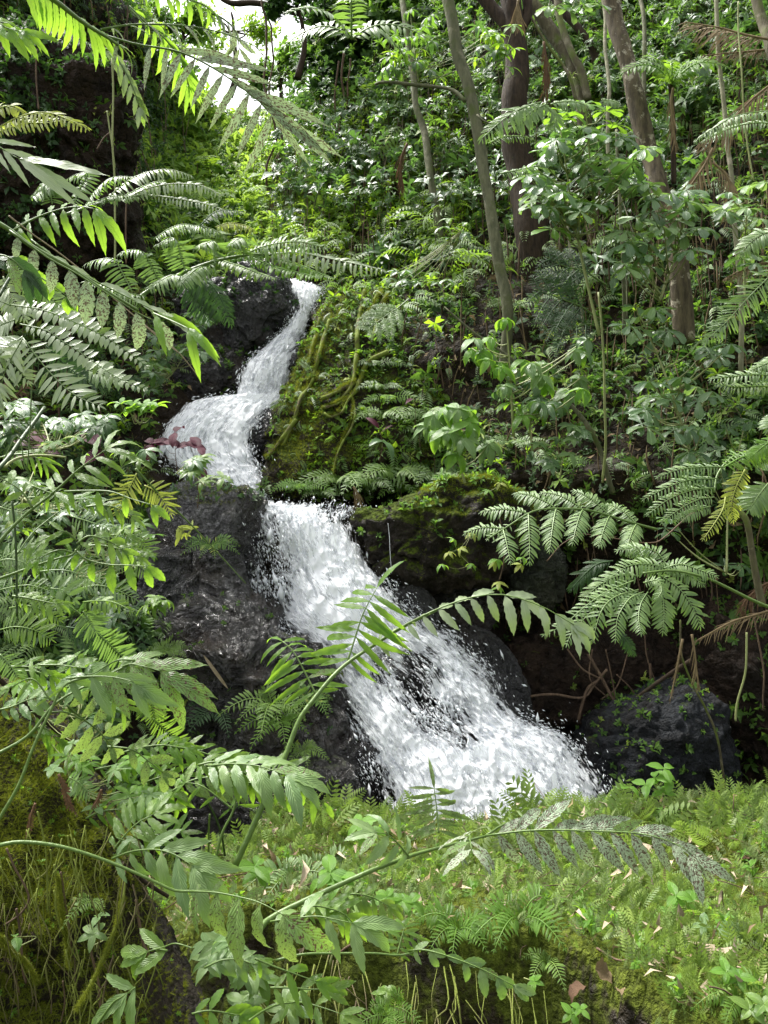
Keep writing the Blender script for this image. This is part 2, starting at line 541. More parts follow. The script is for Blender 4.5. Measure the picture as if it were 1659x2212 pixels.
M['rock_brown'] = rockmat('brown_rock', (.015, .01, .007), (.05, .032, .021), (.011, .008, .006), wet=0, moss=.0)
M['rock_dark'] = rockmat('dark_blue_grey_rock', (.008, .009, .011), (.03, .034, .04), (.014, .013, .012), wet=0, moss=.0)
M['rock_moss'] = rockmat('mossy_ledge_rock', (.018, .014, .011), (.05, .04, .03), wet=0, moss=.62)
M['rock_green'] = rockmat('cracked_green_grey_rock', (.03, .036, .028), (.09, .1, .07), wet=0, moss=.1)
M['root_mound'] = rockmat('root_mound_soil', (.012, .009, .006), (.04, .028, .017), (.008, .006, .004), wet=0, moss=-.02)
M['moss_mound'] = rockmat('mossy_soil_mound', (.022, .017, .01), (.06, .045, .026), (.015, .012, .008), wet=0, moss=.55)

# ------------------------------------------------------------------ the valley side: one relief behind everything
DP = """-500 2300 5.2|-500 1500 7.4|-500 800 9|-500 100 10|0 2300 5.6|0 1800 6.6|0 1400 7.8|0 1000 9.2|60 600 11|60 250 11.3|60 -200 12
250 1900 6.6|250 1500 8.0|250 1150 9.4|300 850 11|300 600 12.6|300 420 14.5|330 250 17|330 100 19|330 -200 20
480 330 17.5|480 200 19.5|480 480 15|480 570 13.8|560 600 13.1|660 610 13|640 700 12.6|620 800 12.1|560 880 11.7|450 950 11.3|450 1040 10.6|560 1080 10.3
450 1300 9.2|450 1500 8.9|500 1750 8.5|650 1150 9.9|700 1250 9.6|800 1400 9.3|880 1500 9.0|950 1600 8.8|1000 1750 8.4|1000 1900 8.0|1000 2300 7
600 2300 6.6|600 1950 7.6
760 640 12.4|720 760 11.7|700 900 11.2|700 1040 10.6|850 700 11.3|850 850 10.7|850 1000 10.2|1000 640 11.3|1000 800 10.7|1000 950 10.2|1000 1050 9.9
800 1110 10.1|950 1160 10.1|1100 1250 10.4|1150 1400 10.3|1150 1600 9.7|1300 1300 10.2|1350 1500 9.9|1400 1700 9.3|1600 1300 9.4|1600 1600 9.0|1600 1850 8.6|1500 2300 7
1150 1080 9.8|1300 1080 9.5|1500 1050 9.2|1650 1050 8.8|1150 900 10.3|1350 900 10|1600 850 9.3|1150 700 11|1350 700 10.7|1600 650 9.9
1100 500 12.4|1300 500 11.7|1600 450 10.6|1000 400 13.5|850 450 13.7|720 520 13.6|700 350 15|640 430 15|620 250 17.5|800 200 15.8|1000 200 14.9|1250 250 13.4|1450 220 12.3|1650 200 11.5
700 0 18.5|1000 -100 17|1300 -100 15|1650 -100 13|2200 1900 7.5|2200 1300 8|2200 700 8.8|2200 0 10.5"""
DPA = np.array([[float(a) for a in q.split()] for q in DP.replace('\n', '|').split('|')])
CX = np.stack([(DPA[:, 0] - 829.5) / F * DPA[:, 2], CAMH - (DPA[:, 1] - 1106) / F * DPA[:, 2]], 1)


def _tps(d): return np.where(d > 1e-9, d * d * np.log(d + 1e-12), 0)


_n = len(CX)
_K = _tps(np.linalg.norm(CX[:, None] - CX[None], axis=2)) + np.eye(_n) * .15
_A = np.zeros((_n + 3, _n + 3))
_A[:_n, :_n] = _K
_A[:_n, _n] = 1
_A[:_n, _n + 1:] = CX
_A[_n:, :_n] = _A[:_n, _n:].T
_w = np.linalg.solve(_A, np.concatenate([DPA[:, 2], [0, 0, 0]]))


def hill_y(X, Z):
    q = np.stack([X, Z], 1)
    out = np.zeros(len(q))
    for a in range(0, len(q), 20000):
        b = q[a:a + 20000]
        d = np.linalg.norm(b[:, None] - CX[None], axis=2)
        out[a:a + 20000] = _tps(d) @ _w[:_n] + _w[_n] + b @ _w[_n + 1:]
    return np.clip(out, 4.5, 24)


gx = np.arange(-8.5, 9.5, .05)
gz = np.arange(-1.2, 12.6, .05)
GX, GZ = np.meshgrid(gx, gz)
X, Z = GX.ravel(), GZ.ravel()
Yb = hill_y(X, Z)
p3 = np.stack([X, Yb, Z], 1)
Yd = Yb - .30 * fbm(p3 * .7, 4, 21) - .16 * fbm(p3 * 2.1, 4, 5, ridge=True) - .05 * fbm(p3 * 7, 3, 8)
HV = np.stack([X + .08 * noise(p3 * 2.5, 31), Yd, Z + .10 * noise(p3 * 2.2, 33)], 1)
HU = 829.5 + HV[:, 0] / HV[:, 1] * F
HVv = 1106 - (HV[:, 2] - CAMH) / HV[:, 1] * F
nx, nz = len(gx), len(gz)
i = np.arange(nz - 1)[:, None] * nx + np.arange(nx - 1)[None]
HQ = np.stack([i, i + 1, i + nx + 1, i + nx], -1).reshape(-1, 4)
# skyline of the valley side: it opens in a gap behind the falls
xt = np.array([-9, -5.2, -4.6, -4.2, -3.6, -1.5, -1.0, -.2, 1.2, 9])
zt = np.array([14, 14, 14, 11.2, 10.9, 10.1, 10.6, 11.6, 11.9, 14])
qc = HV[HQ].mean(1)
top = np.interp(qc[:, 0], xt, zt) + .3 * noise(qc * [1.5, 0, 0], 3)
HQ = HQ[(qc[:, 2] < top) & (np.abs(HV[HQ][:, :, 1].max(1) - HV[HQ][:, :, 1].min(1)) < 3)]
hill_me = mesh("hillside", HV, HQ, rockmat('dark_forest_soil', (.018, .013, .008), (.05, .034, .02), (.012, .009, .006), wet=0, moss=.22))
hill = ob("hillside", hill_me)
tag(hill, kind='structure')
hill_bvh = BVHTree.FromPolygons(HV.tolist(), HQ.tolist())
CAMP = Vector((0, 0, CAMH))


def on_hill(u, v, lift=0.0):
    """the point of the valley side seen at (u, v)"""
    d = Vector(((u - 829.5) / F, 1, -(v - 1106) / F)).normalized()
    h = hill_bvh.ray_cast(CAMP, d)
    if h[0] is None: return None
    return h[0] - d * lift, h[1] if h[1].y < 0 else -h[1]


# ------------------------------------------------------------------ rocks: solid bodies with the outline of each boulder
def rock(label, outline, Y, T, mat, name="rock", slz=0., slx=0., amp=.12, freq=1.6, seed=0, rings=80, seg=240, pw=2.6, group=None, kind=None, cat='rock', strata=0., knob=1.):
    o = np.array([tuple(W(u, v, Y)) for u, v in uv2(outline)])
    c = o.mean(0)
    oc = spline(np.vstack([o, o[:1]]), 400)[:-1]
    ang = np.arctan2(oc[:, 2] - c[2], oc[:, 0] - c[0])
    rad = np.hypot(oc[:, 2] - c[2], oc[:, 0] - c[0])
    od = np.argsort(ang)
    a = np.linspace(-math.pi, math.pi, seg, endpoint=False)
    R = np.interp(a, ang[od], rad[od], period=2 * math.pi)
    ph = np.linspace(0, math.pi, rings + 1)[1:-1]
    r = np.sin(ph)
    y = -np.cos(ph)
    rr = r[:, None] ** .8
    Vx = c[0] + rr * R[None] * np.cos(a)[None]
    Vz = c[2] + rr * R[None] * np.sin(a)[None]
    Vy = Y + T * np.sign(y)[:, None] * np.abs(y)[:, None] ** (1 / (pw / 2)) * np.ones_like(Vx)
    Vy = Vy + slz * (Vz - c[2]) + slx * (Vx - c[0])
    V = np.stack([Vx, Vy, Vz], -1).reshape(-1, 3)
    V = np.vstack([V, [[c[0], Y - T, c[2]], [c[0], Y + T, c[2]]]])
    D = V - np.array([c[0], Y, c[2]])
    D /= np.linalg.norm(D, axis=1, keepdims=True)
    q = V * freq + seed * 7.7
    d1, d2 = worley(q * .9 + .3 * np.stack([noise(q, 1), noise(q, 2), noise(q, 3)], 1), seed)
    h = .9 * fbm(q * .6, 3, seed) + .8 * (d1 - .5) * -1 + .45 * fbm(q * 2.2, 4, seed + 3, ridge=True) - .35 * np.exp(-((d2 - d1) / .05) ** 2) * (noise(q * .7, 3) > .1)
    if strata: h = h + strata * np.abs(((V[:, 2] * 2.3 + .35 * noise(q * .5, 9) + .25 * V[:, 0]) % 1) - .5) * 2
    w1 = worley(q * 3.1 + .5 * noise(q * 2, 4)[:, None], seed + 2)
    w2 = worley(q * 8.0, seed + 6)
    h += .3 * fbm(q * 5, 4, seed + 9, ridge=True) + .15 * fbm(q * 14, 2, seed + 4) + knob * (.75 * (.5 - w1[0]) + .30 * (.5 - w2[0]))
    V = V + D * (amp * 1.25 * h)[:, None] + amp * .35 * np.stack([noise(q * 2.4, 51), noise(q * 2.4, 52), noise(q * 2.4, 53)], 1)
    n = rings - 1
    i = np.arange(n - 1)[:, None] * seg
    j = np.arange(seg)[None]
    k = (j + 1) % seg
    Q = np.stack([i + j, i + k, i + seg + k, i + seg + j], -1).reshape(-1, 4)
    jj = np.arange(seg)
    kk = (jj + 1) % seg
    Tt = np.vstack([np.stack([np.full(seg, len(V) - 2), kk, jj], 1), np.stack([np.full(seg, len(V) - 1), (n - 1) * seg + jj, (n - 1) * seg + kk], 1)])
    base = np.array([c[0], Y, V[:, 2].min()])
    ob_ = ob(name, mesh(name, V - base, [Q, Tt], M[mat]), None, tuple(base))
    if kind: tag(ob_, kind=kind)
    else: tag(ob_, label, cat, group)
    ROCKS.append((V, Q, Tt))
    return ob_


ROCKS = []
rock("upper slab of the black rock face left of the lower fall, pale grey on top",
     "P 350,1075 400,1048 455,1062 500,1082 530,1105 545,1160 540,1230 540,1300 500,1345 420,1350 350,1310 325,1230 335,1140", 9.25, .62, 'rock_grey', seed=1, slz=.7, amp=.15)
rock("middle bulge of the black rock face, behind the left pinna of the crossing frond",
     "P 340,1300 450,1285 560,1300 620,1370 690,1395 738,1450 748,1530 745,1580 690,1620 560,1640 440,1600 370,1530 320,1420", 8.75, .8, 'rock', seed=2, slz=.35, amp=.17)
rock("lowest boulder of the black wet rock face, where the lower fall reaches the bank",
     "P 430,1540 560,1580 690,1560 745,1585 785,1650 800,1720 800,1800 770,1870 600,1900 440,1860 400,1720", 8.3, .8, 'rock', seed=3, slz=.25, amp=.16)
rock("dark wet rock wedge at the foot of the fall's left edge", "P 730,1560 780,1600 800,1680 830,1760 840,1850 760,1880 700,1800 700,1660", 8.5, .4, 'rock', seed=31, amp=.08, rings=30, seg=90)
rock("brown overhanging ledge right of the lower fall's lip with moss on its top",
     "P 765,1112 800,1102 880,1100 960,1085 1050,1052 1120,1075 1130,1130 1100,1190 1030,1225 960,1250 880,1245 810,1215 785,1160", 9.35, .5, 'rock_moss', seed=4, slz=.1, amp=.13, strata=.4)
rock("shaded rock under the brown ledge beside the fall", "P 790,1200 900,1215 1010,1230 1080,1260 1070,1340 980,1370 900,1340 820,1290", 9.75, .45, 'rock', seed=5, amp=.12)
rock("small rounded wet rock at the right edge of the lower fall, behind the frond tip", "P 850,1272 900,1262 935,1290 950,1330 930,1370 890,1380 850,1330", 9.0, .22, 'rock_grey', seed=6, amp=.05, rings=28, seg=80)
rock("cracked grey green rock above the large drooping fern", "P 1085,1175 1130,1160 1185,1175 1215,1205 1215,1270 1180,1320 1120,1310 1080,1260", 9.65, .4, 'rock_green', seed=7, amp=.08)
rock("rusty brown rock wall right of the lower fall", "P 1110,1395 1200,1370 1330,1360 1450,1400 1500,1480 1440,1560 1330,1590 1220,1580 1140,1545 1100,1480", 9.75, .5, 'rock_brown', seed=8, amp=.14, strata=.5)
rock("black wet rock edge beside the fall, left of the rusty brown wall", "P 990,1360 1050,1370 1100,1420 1140,1500 1150,1560 1120,1590 1060,1530 1010,1450", 9.4, .32, 'rock_grey', seed=9, amp=.08, rings=30, seg=100)
rock("large dark blue-grey boulder at the right behind the mossy bank", "P 1260,1590 1300,1550 1400,1500 1470,1480 1540,1530 1570,1620 1575,1720 1530,1800 1300,1810 1230,1700", 8.7, .7, 'rock_dark', seed=10, amp=.1)
rock("shaded rock wall at the right edge behind the hanging roots", "P 1520,1330 1620,1300 1800,1350 1850,1600 1750,1800 1600,1820 1540,1700 1500,1500", 9.2, .6, 'rock_brown', seed=11, amp=.15)
rock("grey layered rock beside the top of the upper fall", "P 505,600 560,590 600,605 632,640 640,690 605,725 540,780 500,770 480,700 490,640", 12.1, .45, 'rock_grey', seed=12, amp=.11, strata=.6)
rock("round dark rock left of the layered rock at the upper fall", "P 400,640 450,610 500,620 520,680 510,740 460,770 410,750 385,700", 12.2, .45, 'rock', seed=13, amp=.09)
rock("black hollow rock wall left of the middle cascade", "P 300,780 400,740 500,750 545,790 520,850 490,885 400,900 330,890 280,850", 11.8, .4, 'rock', seed=14, amp=.1)
rock("narrow dark rock at the right edge of the middle cascade", "P 655,720 670,740 640,800 625,860 600,905 585,900 600,840 620,770", 11.75, .35, 'rock', seed=15, amp=.05, rings=28, seg=80)
rock("flat dark rock the stream bends round below the middle cascade", "P 525,915 570,895 620,885 640,940 625,1010 590,1075 565,1060 555,980 535,950", 11.1, .4, 'rock', seed=16, amp=.07)
rock("tall dark overhanging rock at the upper left behind thin hanging roots",
     "P 30,130 90,100 160,105 215,120 262,170 272,240 262,330 270,420 250,540 160,600 50,580 10,400", 10.6, .7, 'rock_brown', seed=17, amp=.22, freq=1.1)
rock("dark rock in the shade below the big fronds on the left", "P -60,1250 60,1230 200,1260 290,1330 320,1430 280,1540 160,1600 0,1580 -80,1450", 8.1, .6, 'rock', seed=18, amp=.15)
rock("dark wet rock in the middle of the lower fall with water running round it", "P 800,1420 860,1410 930,1430 985,1500 1010,1580 960,1620 880,1590 820,1520", 8.95, .22, 'rock', seed=19, amp=.05, rings=28, seg=80)
rock("mossy hump above the ledge right of the lower fall", "P 900,1055 960,1040 1030,1030 1090,1050 1110,1100 1050,1130 960,1110", 9.1, .25, 'rock_moss', seed=20, amp=.07, rings=28, seg=90)

rock("big mossy root-covered mound right of the upper fall and middle cascade",
     "P 708,628 760,598 830,620 900,680 960,770 990,870 985,970 930,1050 780,1085 640,1085 585,1060 590,980 610,890 650,780 680,690", 10.95, .55, 'moss_mound', name="mossy_mound", seed=23, slz=.62, amp=.12, cat='mound')
MOUND2 = ROCKS[-1]

# left foreground mound, thick with moss and hanging roots
rock("", "P -260,1560 -60,1500 20,1560 70,1630 120,1700 160,1775 205,1840 250,1890 270,1960 310,2070 400,2200 470,2340 200,2600 -260,2600 -400,2100", 3.35, .55, 'root_mound',
     name="mossy_mound", seed=21, amp=.055, freq=2.6, knob=.5, rings=90, seg=300, slz=.25, kind='structure')


# ------------------------------------------------------------------ the near bank: a mossy shelf with a steep front
def bank_z(X, Y):
    p = np.stack([X, Y, 0 * X], 1)
    front = np.interp(X, [-3, -.9, .2, .75, 1.1, 1.5, 3], [5.3, 4.9, 4.55, 4.3, 3.75, 3.2, 2.9]) + .1 * noise(p * 3, 71) + .06 * noise(p * 8, 72)
    topz = .62 - .085 * (Y - 4) + .05 * np.interp(X, [-2, 0, 2, 3], [-1.0, 0, .8, 1])
    far = np.interp(X, [-2, 0, .5, 1, 2.5, 4], [6.9, 6.9, 6.7, 6.6, 6.8, 7.2]) + .15 * noise(p * 2, 73)
    lump = .14 * fbm(p * 1.6, 3, 74) + .11 * fbm(p * 4.0, 3, 75)
    z = topz + lump
    z = z - 1.25 * np.clip((front - Y) / .32, 0, 1) ** .8 - .12 * np.clip(front - Y, 0, 9)
    z = z - 1.0 * np.clip((Y - far) / .5, 0, 1) ** 1.3
    left = np.clip((-.75 - X) / .8, 0, 1)
    return z - left * .45


gx = np.arange(-4, 4.6, .03)
gy = np.arange(1.5, 8.6, .03)
GX, GY = np.meshgrid(gx, gy)
X, Y = GX.ravel(), GY.ravel()
Zb = bank_z(X, Y)
pb = np.stack([X, Y, Zb], 1)
BV = pb + .03 * np.stack([noise(pb * 6, 81), noise(pb * 6, 82), noise(pb * 9, 83) * .7], 1)
nx = len(gx)
i = np.arange(len(gy) - 1)[:, None] * nx + np.arange(nx - 1)[None]
BQ = np.stack([i, i + 1, i + nx + 1, i + nx], -1).reshape(-1, 4)
bank_me = mesh("mossy_bank", BV, BQ, rockmat('bank_moss', (.03, .022, .013), (.075, .055, .032), (.015, .012, .008), wet=0, moss=.85, mosscol=(.13, .165, .02)))
bank = ob("mossy_bank", bank_me)
tag(bank, kind='structure')
bank_bvh = BVHTree.FromPolygons(BV.tolist(), BQ.tolist())
# far ground below everything, out to the horizon
gr = ob("ground", mesh("ground", [(-150, -150, -1.6), (150, -150, -1.6), (150, 200, -1.6), (-150, 200, -1.6)], np.array([[0, 1, 2, 3]]), M['moss_mound']))
tag(gr, kind='structure')


def on_bank(u, v):
    d = Vector(((u - 829.5) / F, 1, -(v - 1106) / F)).normalized()
    h = bank_bvh.ray_cast(CAMP, d)
    return (h[0], h[1]) if h[0] is not None else None


# ------------------------------------------------------------------ water
def watermat(name, dens, seed):
    g = G(name)
    uvn = g.n('UVMap')
    at = g.n('Attribute', 2, attribute_name='rnd')       # 1 in the body of the fall, 0 at its frayed edge
    wob = g.noise(uvn, 3.5, 3, .6, out=1)
    uvw = g.mix(uvn, wob, .06)
    mp = g.n('Mapping', i={0: uvw, 1: (seed, seed * .3, 0), 3: (1, .24, 1)})
    n1 = g.noise(mp, 26, 5, .62)
    mp2 = g.n('Mapping', i={0: uvw, 1: (seed, seed * .7, 3), 3: (1, .4, 1)})
    n2 = g.noise(mp2, 3.2, 3, .6)
    n3 = g.noise(mp, 85, 3, .6)
    cov = g.math('ADD', g.math('MULTIPLY', g.math('SUBTRACT', n1, .5), 3.0), g.math('ADD', g.math('MULTIPLY', g.math('SUBTRACT', n3, .5), 1.1), g.math('MULTIPLY', g.math('SUBTRACT', n2, .5), 2.4)))
    cov = g.math('ADD', cov, g.math('ADD', g.math('MULTIPLY', at, 1.25), dens - .7))
    alpha = g.ramp(cov, .38, .8)
    col = g.mix((.72, .77, .86) if dens > .6 else (.88, .9, .94), (.95, .965, .985), g.ramp(g.math('ADD', g.math('MULTIPLY', n1, .6), g.math('MULTIPLY', n3, .4)), .38, .56))  # back sheet's grey-blue colour paints the bluish shade between white streaks
    b = g.n('Bump', i={'Strength': .5, 'Distance': .012, 'Height': g.math('ADD', n1, g.math('MULTIPLY', n3, .4))})
    p = g.n('BsdfPrincipled', i={'Base Color': col, 'Roughness': .55, 'Normal': b, 'Specular IOR Level': .3})
    tr = g.n('BsdfTranslucent', i={'Color': (.9, .93, .97, 1)})
    sh = g.n('MixShader', i={0: .35, 1: p, 2: tr})
    return g.out(g.n('MixShader', i={0: alpha, 1: g.n('BsdfTransparent'), 2: sh}))


def ribbon(rows, nu, nv, seed, amp, bulge, lift=0.):
    """rows: (uL,vL,YL, uR,vR,YR) from the lip downward"""
    L = spline([W(r[0], r[1], r[2]) for r in rows], nv)
    Rr = spline([W(r[3], r[4], r[5]) for r in rows], nv)
    s = np.linspace(0, 1, nu)
    V = L[:, None] * (1 - s)[None, :, None] + Rr[:, None] * s[None, :, None]
    V[:, :, 1] -= (bulge * np.sin(math.pi * s))[None] + lift
    q = V.reshape(-1, 3)
    st = q * [2.2, 2.2, .9]
    d = amp * (fbm(st * 1.3, 3, seed) + .5 * fbm(st * [5, 5, 2], 2, seed + 5, ridge=True) + .12 * fbm(q * [16, 16, 7], 2, seed + 7))
    q = q + np.stack([.4 * d, -d, .35 * d], 1)
    wlen = np.linalg.norm(Rr - L, axis=1)
    dl = np.concatenate([[0], np.cumsum(np.linalg.norm(np.diff((L + Rr) / 2, axis=0), axis=1))])
    U = (s[None] - .5) * wlen[:, None]
    VV = np.broadcast_to(dl[:, None], U.shape)
    return q, np.stack([U, VV], -1).reshape(-1, 2), np.broadcast_to(s[None], U.shape).ravel(), np.broadcast_to(np.linspace(0, 1, nv)[:, None], U.shape).ravel()


def fall(name, label, rows, seed, amp=.06, bulge=.12, dens=(.62, .45), holes=(), nu=110, nv=260, ragged=.3, lead=.02, drops=6000, spread=.06, dsz=1.):
    t = thing(name, W(rows[-1][0], rows[-1][1], rows[-1][2]), label, 'waterfall')
    org = np.array(tuple(t.location))
    for k, dn in enumerate(dens):
        q, uv, s, v = ribbon(rows, nu, nv, seed + k * 13, amp, bulge, k * .06)
        e = np.minimum(s, 1 - s)
        body = np.clip(e / (.10 + ragged * .35 * (1 + fbm(q * 1.8, 2, seed + 40))), 0, 1) ** .7
        if k: body *= .95
        body = body * np.clip((v + .012 * fbm(q * 6, 2, seed + 2)) / .05, .0, 1) ** .6
        pu = 829.5 + q[:, 0] / q[:, 1] * F
        pv = 1106 - (q[:, 2] - CAMH) / q[:, 1] * F
        for hu, hv, ru, rv, st in holes:
            body = body - st * np.exp(-(((pu - hu) / ru) ** 2 + ((pv - hv) / rv) ** 2) ** 1.5)
        i = np.arange(nv - 1)[:, None] * nu + np.arange(nu - 1)[None]
        Q = np.stack([i, i + 1, i + nu + 1, i + nu], -1).reshape(-1, 4)
        me = mesh("water_sheet", q - org, Q, watermat(name + '_sheet_%d' % k, dn, seed + k * 3.3), uv, np.clip(body, -.5, 1.0))
        ob("water_sheet", me, t)
    # flying drops and torn strands
    q, uv, s, v = ribbon(rows, nu, nv, seed, amp, bulge, .06)
    n = drops
    e = np.minimum(s, 1 - s)
    wgt = .12 + np.exp(-(e / .09) ** 2) * .8 + 1.0 * v ** 4
    pu = 829.5 + q[:, 0] / q[:, 1] * F
    pv = 1106 - (q[:, 2] - CAMH) / q[:, 1] * F
    for hu, hv, ru, rv, st in holes:
        wgt = wgt + .8 * np.exp(-(((pu - hu) / ru) ** 2 + ((pv - hv) / rv) ** 2) ** 1.5)
    wgt = wgt * (.08 + (noise(q * 5, seed + 60) > -.1) * 1.0)
    pick = RNG.choice(len(q), n, p=wgt / wgt.sum())
    row = pick // nu
    nxt = np.minimum(pick + nu, len(q) - 1)
    D = q[nxt] - q[pick]
    D = D / (np.linalg.norm(D, axis=1, keepdims=True) + 1e-9)
    D = D + RNG.normal(0, .22, (n, 3))
    N = np.tile([0, -1.0, 0], (n, 1)) + RNG.normal(0, .2, (n, 3))
    off = RNG.standard_t(3, (n, 3)) * [spread * .45, .05, spread * .5]
    off[:, 0] += np.sign(s[pick] - .5) * np.abs(RNG.normal(0, spread * .7, n)) * (e[pick] < .12)
    P = q[pick] + off
    Ld = dsz * .0115 * np.exp(RNG.normal(0, .6, n))
    oc = np.array([(0, -1, 0), (0, 1, 0), (.33, 0, 0), (-.33, 0, 0), (0, 0, .33), (0, 0, -.33)], float)
    ot = np.array([(0, 2, 4), (0, 4, 3), (0, 3, 5), (0, 5, 2), (1, 4, 2), (1, 3, 4), (1, 5, 3), (1, 2, 5)])
    proto = (oc, np.zeros((0, 4), int), ot, np.full((6, 2), .5))
    o = bake("water_drops", [proto], frames(P, D, N, Ld, Ld * RNG.uniform(.5, 1.1, n)), np.zeros(n, int), M['drop'], parent=t, origin=org)
    o['kind'] = 'stuff'
    return t


g = G('water_drop')
M['drop'] = g.out(g.n('MixShader', i={0: .3, 1: g.n('BsdfPrincipled', i={'Base Color': (.93, .95, .98, 1), 'Roughness': .5}), 2: g.n('BsdfTranslucent', i={'Color': (.85, .9, .95, 1)})}))

fall("waterfall", "narrow upper fall pouring over the dark layered rock at the top of the stream",
     [(583, 596, 12.35, 702, 622, 12.35), (600, 625, 12.15, 690, 640, 12.15), (625, 665, 12.0, 672, 680, 12.0), (622, 705, 11.85, 662, 710, 11.85), (580, 745, 11.7, 652, 745, 11.7),
      (530, 790, 11.45, 632, 795, 11.45), (515, 840, 11.3, 612, 850, 11.3), (490, 892, 11.2, 598, 895, 11.2)], 3, amp=.05, bulge=.12, dens=(.75, .35, .3), nu=60, nv=170, ragged=.12, drops=3500, spread=.035, dsz=.9,
     holes=[(632, 660, 12, 26, 1.2)])
fall("waterfall", "broad middle cascade spreading below the bend above the black rock face",
     [(455, 862, 11.25, 622, 845, 11.2), (400, 876, 11.15, 612, 872, 11.1), (372, 905, 11.0, 575, 905, 10.85), (350, 940, 10.85, 548, 940, 10.7), (343, 990, 10.7, 552, 990, 10.5), (400, 1030, 10.5, 566, 1030, 10.3), (470, 1075, 10.1, 575, 1090, 10.0)],
     5, amp=.06, bulge=.18, dens=(.75, .35, .3), nu=90, nv=140, ragged=.12, drops=4500, spread=.045, dsz=.9)
fall("waterfall", "wide white lower fall fanning out over black rock down to the mossy bank",
     [(505, 1072, 9.85, 790, 1100, 9.6), (525, 1105, 9.4, 785, 1135, 9.3), (545, 1200, 9.25, 805, 1210, 9.1), (565, 1300, 8.95, 870, 1290, 8.85), (620, 1370, 8.75, 985, 1380, 8.75), (700, 1450, 8.55, 1055, 1450, 8.6),
      (735, 1540, 8.35, 1125, 1540, 8.4), (765, 1620, 8.15, 1235, 1600, 8.2), (800, 1700, 7.95, 1300, 1690, 8.0), (820, 1780, 7.75, 1350, 1780, 7.8), (850, 1860, 7.5, 1380, 1860, 7.5)],
     7, amp=.085, bulge=.22, dens=(.72, .3, .2), nu=170, nv=340, ragged=.22, drops=15000, spread=.075, dsz=.9,
     holes=[(590, 1260, 55, 120, .85), (895, 1465, 60, 70, .8), (955, 1555, 70, 50, .8), (725, 1105, 40, 35, .8), (820, 1430, 25, 50, .6), (790, 1720, 25, 90, .6), (1010, 1600, 40, 20, .5), (590, 1130, 40, 25, .3), (760, 1130, 30, 60, .3)])
pool = ob("pool_water", mesh("pool_water", [tuple(W(u, v, Y)) for u, v, Y in ((330, 1010, 11.2), (600, 1060, 10.6), (780, 1108, 9.55), (520, 1090, 9.6))], np.array([[0, 3, 2, 1]]), M['drop']))
bpy.data.objects.remove(pool)
# thin thread of water off the ledge
P = pts("L 25,930 27,1010 30,1150", 8.75)
t = tube("water_trickle", P, [.0022, .003, .0018], M['drop'], None, P[0], 5, wob=.05, n=40)
t.location = P[0]
tag(t, "thin thread of water falling from the brown ledge beside the lower fall", 'trickle')

# ------------------------------------------------------------------ fern fronds
_LC = {}


def leafmesh(shape, asp, curl, mat, n=9, serr=0, wave=0, cols=1, fold=.25, v=0):
    k = (shape, round(asp, 3), round(curl, 2), mat, n, serr, wave, cols, fold, v)
    if k not in _LC:
        Vv, Q, T, UV = leaf_geo(shape, asp, curl, fold, n, serr, wave, cols, v * 2.1)
        _LC[k] = mesh(shape + "_leaf", Vv, [Q], M[mat], UV)
    return _LC[k]


def norm(a): return a / (np.linalg.norm(a, axis=-1, keepdims=True) + 1e-9)


ST = dict(n=14, L=60, asp=.22, ang=68, droop=.15, face=45, mat='fern', shape='lance', curl=.25, prof=(.45, .9, 1, .9, .55), serr=0, wave=0, r=2.2, stem='stem', lift=.12, tip=True, roll=0, jit=.1, pair='both')
STY = {
    # big toothed leaflets (10-18 cm)
    'big': dict(ST, n=10, L=110, asp=.16, ang=70, droop=.2, curl=.35, serr=.08, wave=.07, prof=(.6, .85, 1, 1, .9), r=2.6),
    # fine regular leaflets
    'fine': dict(ST, n=26, L=34, asp=.2, ang=72, droop=.12, curl=.2, shape='long', prof=(.6, .95, 1, .85, .35), r=1.6),
    'tiny': dict(ST, n=22, L=20, asp=.24, ang=70, droop=.1, curl=.15, shape='lin', prof=(.7, 1, 1, .8, .3), r=1.1),
}


def pinna_frames(P, st, depth):
    """leaf frames along the polyline P (np, m x 3)"""
    n = st['n']
    L0 = st['L'] / F * depth
    t = np.linspace(.06, .985, n)
    m = len(P)
    C = np.stack([np.interp(t, np.linspace(0, 1, m), P[:, k]) for k in range(3)], 1)
    T = norm(np.stack([np.interp(t, np.linspace(0, 1, m), np.gradient(P[:, k])) for k in range(3)], 1))
    f = math.radians(st['face'])
    N0 = np.array([math.sin(math.radians(st['roll'])), -math.sin(f), math.cos(f)])
    N = norm(N0[None] - T * (T @ N0)[:, None])
    B = np.cross(N, T)
    pr = np.interp(t, np.linspace(0, 1, len(st['prof'])), st['prof'])
    out = []
    sides = {'both': (-1, 1), 'l': (1,), 'r': (-1,)}[st['pair']]
    for sgn in sides:
        a = np.radians(st['ang'] * (1 - st.get('ta', .35) * t ** 3) + RNG.normal(0, 3 + 40 * st['jit'], n))
        D = np.cos(a)[:, None] * T + sgn * np.sin(a)[:, None] * B
        D = D + np.array([0, 0, -1.0]) * (st['droop'] * RNG.uniform(.6, 1.5, n))[:, None] + N * st['lift']
        L = L0 * pr * RNG.uniform(.8, 1.1, n)
        NN = N + RNG.normal(0, .12, (n, 3)) + sgn * B * -.12
        out.append(frames(C + sgn * B * 0, D, NN, L))
    if st['tip']:
        out.append(frames(P[-2:-1] * .3 + P[-1:] * .7, T[-1:] - [[0, 0, st['droop'] * .5]], N[-1:], [L0 * max(.4, pr[-1])]))
    return np.concatenate(out)


def to_obj(o, A, org):
    """place o by a 3x4 frame, relative to org"""
    m = Matrix([[*A[0]], [*A[1]], [*A[2]], [0, 0, 0, 1]])
    m.translation = m.translation - Vector(tuple(org))
    o.matrix_local = m


